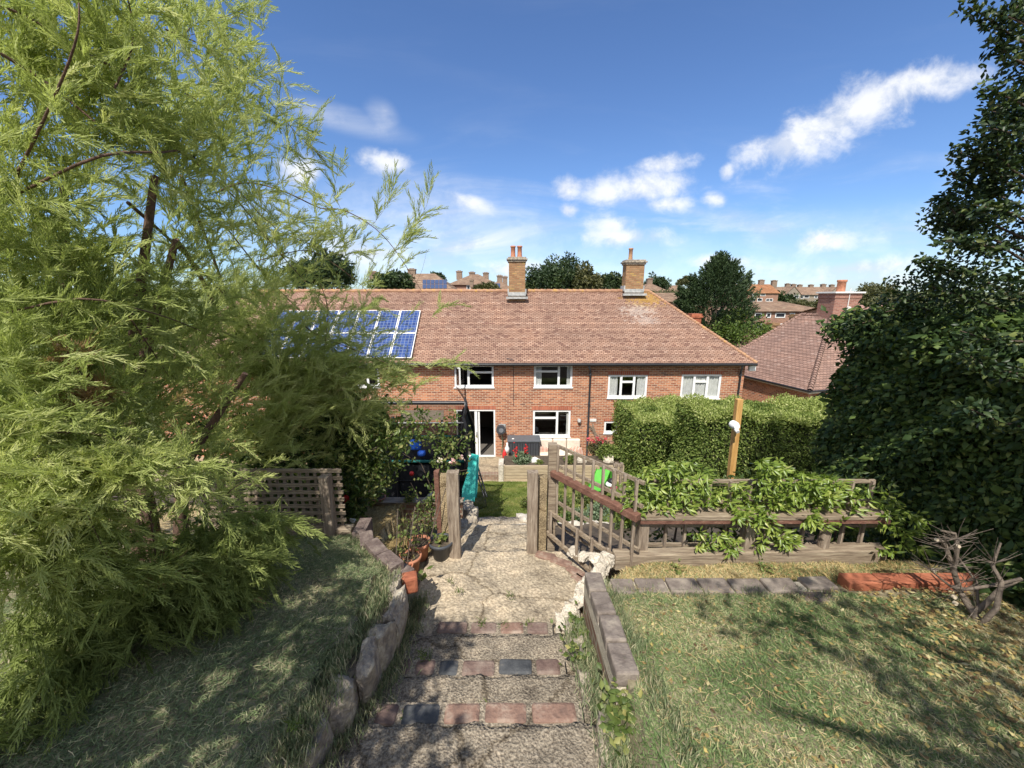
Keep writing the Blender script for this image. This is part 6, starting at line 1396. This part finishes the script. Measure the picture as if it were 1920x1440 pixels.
vol(200, 1060, 1.8, .42, .3, .2, 150, .32, -.25); vol(380, 1060, 2.1, .36, .3, .18, 120, .3, -.3); vol(480, 1000, 2.3, .3, .3, .14, 80, .35, -.3); vol(530, 1015, 2.6, .3, .3, .09, 50, .4, -.2); vol(410, 1120, 2.1, .3, .25, .1, 70, .3, -.3); vol(480, 1080, 2.3, .28, .25, .08, 50, .35, -.2); vol(230, 1180, 1.8, .36, .3, .12, 90, .2, -.4); vol(90, 1030, 1.65, .38, .3, .2, 170, .55, -.25); vol(280, 1000, 1.9, .42, .35, .18, 150, .45, -.25); vol(430, 1020, 2.2, .36, .3, .14, 90, .35, -.3); vol(330, 1130, 2.0, .32, .3, .14, 70, .22, -.4); vol(120, 1180, 1.7, .34, .3, .16, 80, .2, -.4); vol(40, 1340, 1.35, .26, .2, .14, 60, .2, -.4)
vol(300, 300, 3.6, .9, .4, .7, 230, .4); vol(400, 520, 3.6, .9, .4, .6, 300, .4); vol(200, 600, 3.4, .9, .4, .7, 260, .35); vol(560, 640, 3.0, .5, .4, .4, 220, .5); vol(430, 220, 3.2, .5, .4, .4, 70, .45)
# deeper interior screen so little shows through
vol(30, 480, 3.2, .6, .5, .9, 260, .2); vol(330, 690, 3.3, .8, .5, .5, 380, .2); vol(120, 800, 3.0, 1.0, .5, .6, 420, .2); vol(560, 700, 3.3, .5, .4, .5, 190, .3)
# branches that show: polylines of (px, py, depth), radius in mm at both ends, sprays per metre
BR_ = [([(20, 370, 2.3), (60, 350, 2.2), (190, 292, 2.1), (300, 286, 2.1), (350, 288, 2.15), (430, 340, 2.3), (520, 430, 2.45), (640, 480, 2.6)], 9, 2, 16),
       ([(405, 362, 2.5), (440, 346, 2.5), (480, 344, 2.5), (540, 362, 2.5), (600, 390, 2.55), (640, 393, 2.55), (690, 418, 2.6), (730, 455, 2.6), (765, 505, 2.6), (790, 545, 2.6)], 8, 2.4, 5),
       ([(30, 330, 2.2), (70, 250, 2.1), (120, 140, 2.05), (146, 60, 2.0), (148, 5, 2.0)], 8, 3, 22), ([(215, 165, 2.3), (245, 100, 2.3), (248, 40, 2.3), (240, 0, 2.3)], 5, 3, 14),
       ([(0, 10, 2.2), (70, 42, 2.3), (200, 120, 2.4), (330, 165, 2.5), (400, 210, 2.5)], 7, 3, 10), ([(0, 100, 2.2), (80, 150, 2.3), (180, 230, 2.4)], 9, 5, 10),
       ([(310, 55, 2.6), (345, 70, 2.6), (400, 95, 2.6), (470, 150, 2.65), (530, 220, 2.7), (575, 270, 2.7), (612, 300, 2.7)], 6, 1.5, 20),
       ([(343, 68, 2.6), (365, 45, 2.6), (395, 38, 2.6), (440, 25, 2.6), (478, 5, 2.6)], 4, 1.5, 12),
       ([(300, 260, 2.6), (360, 300, 2.6), (440, 370, 2.6), (520, 470, 2.6), (600, 560, 2.65), (640, 620, 2.7)], 8, 2, 10),
       ([(330, 450, 2.9), (365, 500, 2.9), (400, 570, 2.9), (415, 640, 2.9), (430, 700, 2.9)], 22, 15, 4), ([(340, 330, 2.9), (380, 430, 2.9), (420, 540, 2.9), (450, 640, 2.95)], 15, 9, 5),
       ([(240, 380, 2.8), (350, 480, 2.9), (460, 600, 2.9), (560, 760, 2.9)], 13, 5, 6), ([(290, 330, 2.7), (400, 400, 2.8), (500, 520, 2.8), (620, 640, 2.8)], 10, 3, 6),
       ([(560, 600, 2.7), (590, 625, 2.7), (650, 650, 2.7), (700, 670, 2.7), (745, 690, 2.7)], 7, 2, 4), ([(620, 640, 2.75), (630, 700, 2.75), (632, 760, 2.75)], 4, 2, 8),
       ([(480, 490, 2.6), (560, 470, 2.6), (600, 478, 2.6), (660, 520, 2.6), (700, 560, 2.6), (730, 620, 2.65)], 5, 1.5, 14), ([(600, 530, 2.6), (615, 580, 2.6), (610, 640, 2.6), (605, 700, 2.6)], 4, 2, 10),
       ([(750, 470, 2.6), (775, 430, 2.6), (800, 385, 2.6), (808, 350, 2.6)], 1.6, .8, 26), ([(700, 420, 2.6), (725, 385, 2.6), (740, 345, 2.6)], 1.6, .8, 26), ([(735, 480, 2.6), (750, 455, 2.6), (778, 440, 2.6)], 1.5, .8, 20),
       ([(640, 395, 2.6), (628, 360, 2.6), (632, 325, 2.6)], 1.6, .8, 24), ([(780, 530, 2.6), (792, 505, 2.6), (800, 470, 2.6)], 1.6, .8, 34), ([(785, 640, 2.6), (805, 600, 2.6), (830, 575, 2.6)], 1.5, .8, 26), ([(740, 700, 2.7), (790, 690, 2.7), (830, 685, 2.7), (860, 682, 2.7)], 2, .8, 24),
       ([(0, 590, 2.0), (150, 560, 2.0), (260, 580, 2.05), (340, 605, 2.1), (420, 640, 2.2)], 6, 3, 16), ([(0, 810, 1.8), (70, 812, 1.8), (170, 812, 1.85), (260, 840, 1.95), (330, 880, 2.05), (410, 930, 2.1), (460, 900, 2.15), (560, 850, 2.2)], 6, 2, 22),
       ([(0, 860, 1.7), (90, 885, 1.7), (190, 930, 1.75), (270, 970, 1.8)], 5, 2, 14), ([(240, 590, 2.1), (300, 680, 2.15), (345, 750, 2.2), (370, 800, 2.25)], 4, 2, 14), ([(120, 640, 2.0), (150, 700, 2.0), (230, 760, 2.1)], 5, 2, 6),
       ([(150, 930, 1.6), (180, 1000, 1.6), (210, 1060, 1.6)], 2, 1, 14), ([(280, 960, 1.9), (288, 1010, 1.9), (292, 1050, 1.9)], 5, 3, 4), ([(500, 0, 2.9), (380, 60, 2.8), (300, 70, 2.7)], 1.5, 3, 10)]
mb = MB()
for pts, r0, r1, dens in BR_:
    q = [PY(a_, b_, adjY(a_, Y_, b_)) for a_, b_, Y_ in pts]
    qq = []
    for i in range(len(q)-1):       # smooth the polyline
        p_1, p0_, p1_, p2_ = q[max(0, i-1)], q[i], q[i+1], q[min(len(q)-1, i+2)]
        for s in (0, .33, .66):
            qq.append(.5*((2*p0_)+(-p_1+p1_)*s+(2*p_1-5*p0_+4*p1_-p2_)*s*s+(-p_1+3*p0_-3*p1_+p2_)*s**3))
    qq.append(q[-1]); m_ = len(qq)
    mb.tube(qq, [(r0+(r1-r0)*i/(m_-1))/1000 for i in range(m_)], 6)
    for a, b in zip(qq[:-1], qq[1:]):
        dd = np.array(tuple((b-a).normalized())); n = (b-a).length*dens*.8; n = int(n)+(random.random() < n % 1)
        for _ in range(n):
            P = np.array(tuple(a.lerp(b, random.random()))); D = nrm(dd*.75+sph(1)[0]*.6+np.array([.1, 0, .22])); place(P, D, (.45+.45*random.random())*(P[1]/2.6)**.5, .6+random.gauss(0, .12))
# trunks rising from the ground
for (dx, tp_) in ((0, (330, 450, 2.9)), (.15, (290, 330, 2.7)), (-.2, (120, 350, 2.6)), (.3, (460, 700, 2.9))):
    t_ = PY(*tp_); s_ = Vector((-3.0+dx, 2.75, -2.3)); mb.tube([s_, s_.lerp(t_, .5)+Vector((-.25, .05, .1)), t_], [.06, .04, .02], 8)
mb.build('trunk', M['tam_wood'], ta)
pos, dirs, scl, tone = map(np.array, (pos, dirs, scl, tone))
# keep sprays off the lens
nzv = np.array([mnoise.noise(Vector(p)*2.3+Vector((3, 1, 7)))+.5*mnoise.noise(Vector(p)*5.1) for p in pos])
pxs_ = 960+F*pos[:, 0]/(pos[:, 1]*CT-pos[:, 2]*ST)
kk = (np.linalg.norm(pos, axis=1) > 1.05) & ((nzv > -.13) | (pxs_ < 170)) & ((nzv > -.05) | (pxs_ < 330) | (rng.random(len(pos)) < .4) | (pos[:, 2] < -.25)); tg = (pos[:, 2]+2.7)/-sdir.z; lx, ly = pos[:, 0]+sdir.x*tg, pos[:, 1]+sdir.y*tg
kk &= ~((lx > -1.75) & (lx < -.3) & (ly > 3.35) & (ly < 5.1) & (rng.random(len(pos)) < .85))      # a thin place in the crown lets sun onto the straw bed
pos, dirs, scl, tone = pos[kk], dirs[kk], scl[kk], tone[kk]
print('sprays', len(pos))
sel = rng.integers(0, 3, len(pos)); Cs, Hs, Rs = [], [], []
for t in range(3):
    m_ = sel == t; C, Hh = TPL[t]; n = m_.sum()
    X = dirs[m_]; up = np.array([0, 0, 1.0])+rng.normal(size=(n, 3))*.6; Yv = nrm(np.cross(up, X)); Zv = np.cross(X, Yv)
    Rm = np.stack([X, Yv, Zv], -1)*scl[m_][:, None, None]
    out_ = np.einsum('nij,bkj->nbki', Rm, C)+pos[m_][:, None, None, :]
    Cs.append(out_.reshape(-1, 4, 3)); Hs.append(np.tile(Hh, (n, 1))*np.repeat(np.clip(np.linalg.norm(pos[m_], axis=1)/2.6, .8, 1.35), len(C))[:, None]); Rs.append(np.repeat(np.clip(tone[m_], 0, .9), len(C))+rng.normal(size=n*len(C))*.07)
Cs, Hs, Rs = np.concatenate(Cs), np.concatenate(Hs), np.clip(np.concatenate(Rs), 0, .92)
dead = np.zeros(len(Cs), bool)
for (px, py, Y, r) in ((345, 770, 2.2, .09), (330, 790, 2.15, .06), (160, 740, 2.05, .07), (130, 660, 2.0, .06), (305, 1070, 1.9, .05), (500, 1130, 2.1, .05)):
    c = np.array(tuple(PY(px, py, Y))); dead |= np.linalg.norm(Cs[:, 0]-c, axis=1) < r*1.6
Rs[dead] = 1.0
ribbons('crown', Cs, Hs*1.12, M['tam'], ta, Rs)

# ---------------------------------------------------------------- grass
def blades(name, label, n, sampler, ln, mat, w=.0022, lean=1.0, tones=None, cat='grass'):
    P = sampler(n); n = len(P)
    th = rng.random(n)*2*pi; L = ln*(.5+.9*rng.random(n)); le = lean*(.4+.8*rng.random(n))
    d = np.stack([np.cos(th)*le, np.sin(th)*le, np.ones(n)], 1); d = nrm(d)*L[:, None]
    C = np.stack([P, P+d*.5+np.array([0, 0, 1])*L[:, None]*.10, P+d], 1)
    ww = w*(.6+.8*rng.random(n)); Hh = np.stack([ww, ww*.85, ww*.15], 1)
    cl = (np.sin(P[:, 0]*7+np.sin(P[:, 1]*5)*2)+np.sin(P[:, 1]*8.3+P[:, 0]*3.1)+np.sin(P[:, 0]*2.3-P[:, 1]*3.7+1.7)*1.2)*.085
    r = np.clip(rng.random(n)*.7+.12+cl*1.5, 0, 1)
    o = ribbons(name, C, Hh, mat, None, r); tag(o, label, cat, kind='stuff'); return o
def samp(x0, x1, y0, y1, cond=None, pw=0):
    def f(n):
        x = x0+(x1-x0)*rng.random(n); y = y0+(y1-y0)*rng.random(n)
        if cond is not None: m_ = cond(x, y); x, y = x[m_], y[m_]
        return np.stack([x, y, H(x, y)-.004], 1)
    return f
blades('grass', 'dry mown grass of the right upper lawn', 150000, samp(.50, 3.9, .85, 2.45, lambda x, y: ((x > .66) | (y < 1.62)) & (x > .50+.1*(y < 1.6)*rng.random(len(x))) & (x < 1.4*y+1.0)), .027, M['grass_lawn'], lean=2.4)
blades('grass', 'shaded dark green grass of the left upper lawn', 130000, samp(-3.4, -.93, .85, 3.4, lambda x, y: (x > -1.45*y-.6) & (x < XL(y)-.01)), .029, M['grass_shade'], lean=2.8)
blades('grass', 'straw coloured strip of cut grass between copings and right beam', 17000, samp(.7, 3.6, 2.61, 2.93), .04, M['straw'], lean=2.4)
blades('grass', 'mown grass of the lower lawn', 70000, samp(-1.1, 3.8, 8.2, 12.75), .05, M['grass_far'], w=.005, lean=1.5)
blades('grass', 'sparse green grass among the straw strip below the right beam', 9000, samp(.7, 3.6, 2.61, 2.93), .035, M['grass_lawn'], lean=2)
blades('straw_mulch', 'loose golden straw covering the bed left of the gate', 26000, samp(-2.0, -.58, 3.62, 4.86), .06, M['straw'], w=.002, lean=5, cat='straw')
def tufts(name, label, cs_, per, ln, mat, spread=.035, lean=.9):
    P = np.repeat(np.array(cs_), per, 0)+rng.normal(size=(len(cs_)*per, 3))*np.array([spread, spread, .004])
    n = len(P); th = rng.random(n)*2*pi; L = ln*(.5+.9*rng.random(n)); d = nrm(np.stack([np.cos(th)*lean*rng.random(n), np.sin(th)*lean*rng.random(n), np.ones(n)], 1))*L[:, None]
    C = np.stack([P, P+d*.6+np.array([0, 0, 1])*L[:, None]*.08, P+d], 1); ww = .0018*(.7+.8*rng.random(n)); Hh = np.stack([ww, ww*.85, ww*.1], 1)
    o = ribbons(name, C, Hh, mat, None, None); tag(o, label, 'grass', kind='stuff'); return o
ed = []
for _ in range(120): y = random.uniform(1.0, 2.9); ed.append((-.80+random.gauss(0, .05)-.05*(y < 1.6), y, -2.42+.30*0-(0)+(-.0)+ (2.53-y)*.30 if y < 2.5 else -2.53))
for _ in range(120): y = random.uniform(.95, 2.55); ed.append((.475+.03*(y < 1.8)+random.gauss(0, .03), y, -2.45+(2.53-y)*.32))
for _ in range(60): x = random.uniform(.66, 2.4); ed.append((x, 2.44+random.gauss(0, .015), -2.14))
for _ in range(45): y = random.uniform(1.2, 2.55); ed.append((.73+random.gauss(0, .02), y, float(H(.73, y))))
for _ in range(260): y = random.uniform(.95, 3.3); ed.append((float(XL(y))+.03+random.gauss(0, .03), y, -(1.62+.172*y)-random.random()*.07))
tufts('grass_tufts', 'grass tufts sprouting along the edges of the steps and copings', ed, 46, .05, M['grass_shade'])
nt_ = [(PY(px, py, Y)) for px, py, Y in ((905, 1330, 1.72), (755, 1345, 1.65), (800, 1232, 2.1), (905, 1170, 2.5), (945, 1172, 2.5), (990, 1172, 2.5), (790, 1230, 2.05), (860, 1110, 2.9), (955, 1118, 2.85), (845, 1090, 3.0), (560, 1360, 1.3))]
tufts('grass_tufts', 'small weeds growing in the cracks between the nosing bricks', [tuple(p) for p in nt_], 40, .035, M['leaf_bright'], .02, 2)
# weeds with broad leaves right of the steps
def weed(label, px, py, Y, r, n, leaf, mat=None, name='weed'):
    c = PY(px, py, Y); t = thing(name, label, 'weed', tuple(c), 'broad leafed weeds around the steps')
    P = np.array(tuple(c))+rng.normal(size=(n, 3))*np.array([r, r, r*.5]); A = rng.normal(size=(n, 3)); A[:, 2] = abs(A[:, 2])*.6
    leaves('leaves', P, A, leaf*(.6+.7*rng.random(n)), leaf*.7, mat or M['leaf_light'], t, up=np.array([0, 0, 1.5]))
    mb = MB()
    for k in range(5): mb.tube([c+Vector((0, 0, -.05)), Vector(tuple(P[k]))], .002, 5)
    mb.build('stems', M['leaf_bright'], t)
for a in (('leafy weed under the upper end of the brick wall', 1082, 1165, 2.5, .06, 60, .04), ('nettle like weed in front of the low brick wall', 1095, 1200, 2.3, .05, 50, .04), ('pale weed at the foot of the pointed stone', 1078, 1222, 2.1, .04, 30, .045),
          ('dark green weed at the lower end of the low brick wall', 1160, 1310, 1.6, .06, 70, .045), ('dark weed right of the buff corner stone', 1165, 1355, 1.5, .05, 60, .045), ('small rosette in the left lawn shade', 397, 1355, 1.4, .03, 26, .05),
          ('sprig of green leaves below the right beam', 1268, 1066, 2.8, .03, 30, .035), ('little weed on the straw strip between the beam and copings', 1435, 1066, 2.8, .03, 30, .03), ('yellow leaf sprout beside the broken red brick', 790, 1080, 2.95, .025, 10, .07)): weed(*a)
# fallen leaves
n = 2600; x = 2.0+2.0*rng.random(n); y = .9+1.75*rng.random(n); m_ = (x > 1.15+.9*y*.55+.55*rng.random(n)); x, y = x[m_], y[m_]
P = np.stack([x, y, H(x, y)+.012+.015*rng.random(len(x))], 1); A = rng.normal(size=P.shape); A[:, 2] *= .25
M['litter'] = leafmat('fallen_leaf', [(0, (.10, .06, .03)), (.5, (.26, .18, .07)), (.8, (.46, .36, .12)), (1, (.55, .50, .30))], trans=.15, rg=.7)
o = leaves('leaf_litter', P, A, .035, .022, M['litter'], None, up=np.array([0, 0, 2.0])); tag(o, 'scattered dry fallen leaves under the ivy', 'leaves', kind='stuff')
n = 420; x = .7+2.4*rng.random(n); y = .9+1.7*rng.random(n); P = np.stack([x, y, H(x, y)+.018], 1); A = rng.normal(size=P.shape); A[:, 2] *= .2
o = leaves('loose_leaves', P, A, .03, .018, M['litter'], None, up=np.array([0, 0, 2.0])); tag(o, 'few dry leaves strewn over the right lawn', 'leaves', kind='stuff')

# ---------------------------------------------------------------- uprooted dead shrub
ds = thing('dead_shrub', 'bare grey dead shrub stump with cut branches in front of the red bricks', 'shrub', tuple(PY(1835, 1165, 2.2)))
mb = MB()
def dl(pts, r0, r1): 
    q = [PY(*p) for p in pts]; n = len(q); mb.tube(q, [(r0+(r1-r0)*i/(n-1))/1000*.72 for i in range(n)], 7)
dl([(1840, 1180, 2.15), (1825, 1150, 2.2), (1800, 1110, 2.3), (1785, 1060, 2.35), (1772, 1020, 2.4), (1760, 1010, 2.4)], 34, 12)
dl([(1800, 1110, 2.3), (1788, 1070, 2.3), (1795, 1030, 2.3), (1790, 1000, 2.3), (1765, 995, 2.3)], 22, 10); dl([(1825, 1150, 2.2), (1850, 1130, 2.2), (1880, 1100, 2.2), (1915, 1085, 2.2)], 26, 16)
dl([(1840, 1170, 2.15), (1868, 1140, 2.1), (1878, 1090, 2.15), (1860, 1060, 2.2), (1866, 1045, 2.2), (1876, 1018, 2.2)], 24, 8)
dl([(1810, 1120, 2.3), (1770, 1090, 2.3), (1740, 1065, 2.3), (1712, 1052, 2.3)], 12, 4); dl([(1835, 1150, 2.2), (1830, 1090, 2.3), (1800, 1050, 2.3), (1770, 1005, 2.3)], 14, 6)
dl([(1785, 1100, 2.3), (1810, 1105, 2.25), (1860, 1098, 2.2), (1915, 1085, 2.15)], 16, 14)
for k in range(130):
    px, py = random.choice([(1790, 1060), (1775, 1030), (1800, 1110), (1870, 1100), (1865, 1055), (1745, 1068), (1830, 1140), (1810, 1090), (1795, 1010)])
    a = random.uniform(-pi, pi); l = random.uniform(20, 65); Y = random.uniform(2.1, 2.4)
    dl([(px, py, Y), (px+cos(a)*l*.5, py+sin(a)*l*.3-6, Y-.03), (px+cos(a)*l+random.uniform(-8, 8), py+sin(a)*l*.6-14, Y-.05)], 3.4, 1.2)
mb.build('branches', M['twig'], ds)
mb = MB()
for px, py, Y, r in ((1757, 1013, 2.36, .012), (1798, 1025, 2.27, .011), (1752, 1070, 2.25, .012), (1790, 1120, 2.22, .014), (1792, 1132, 2.2, .014)):
    c = PY(px, py, Y); mb.tube([c+Vector((0, .01, 0)), c+Vector((0, -.004, .002))], [r, r], 10)
mb.build('cut_ends', plain('fresh_cut_wood', (.62, .52, .38)), ds)

# ---------------------------------------------------------------- trees behind the camera whose shade dapples the lawns
def shade_tree(label, c, r, ncl, per, leaf, seed, s=.22):
    tree('garden_tree', label, 'tree', c, r, float(H(c[0], c[1])), ncl, per, leaf, M['leaf_dark'], clump=s, seed=seed)
shade_tree('garden tree standing behind the viewpoint to the right, casting dappled shade', (1.9, -2.0, 2.3), (2.3, 1.3, .9), 28, 80, .10, 3)
shade_tree('garden tree over the right hedge behind the viewpoint', (3.8, -1.4, 2.6), (1.6, 1.3, 1.2), 60, 110, .11, 5)
shade_tree('unseen tree crown added behind the viewpoint to shade the left lawn', (-1.95, -.6, .9), (1.0, .65, .42), 44, 60, .10, 8, .25)  # crown added out of view, placed so its shadow covers only the left lawn

# clippings left lying on both lawns
def clippings(name, label, x0, x1, y0, y1, n, cond, mat):
    x = x0+(x1-x0)*rng.random(n); y = y0+(y1-y0)*rng.random(n); m_ = cond(x, y); x, y = x[m_], y[m_]; n = len(x)
    P = np.stack([x, y, H(x, y)+.016+.01*rng.random(n)], 1); th = rng.random(n)*2*pi; L = .018+.035*rng.random(n)
    d = np.stack([np.cos(th)*L, np.sin(th)*L, rng.normal(size=n)*.005], 1); b = np.stack([-np.sin(th), np.cos(th), 0*th], 1)*(L*.05)[:, None]
    C = np.stack([P, P+d*.5+b, P+d], 1); Hh = np.tile([.0009, .0009, .0004], (n, 1))*(.7+.8*rng.random(n))[:, None]
    o = ribbons(name, C, Hh, mat, None, None); tag(o, label, 'grass', kind='stuff')
clippings('grass_clippings', 'dry grass clippings scattered over the right lawn', .66, 3.8, .85, 2.6, 8000, lambda x, y: x < 1.4*y+1.0, M['straw'])
clippings('grass_clippings', 'grey green clippings scattered over the left lawn', -3.4, -.95, .85, 3.4, 14000, lambda x, y: (x > -1.45*y-.6) & (x < XL(y)), M['grass_lawn'])
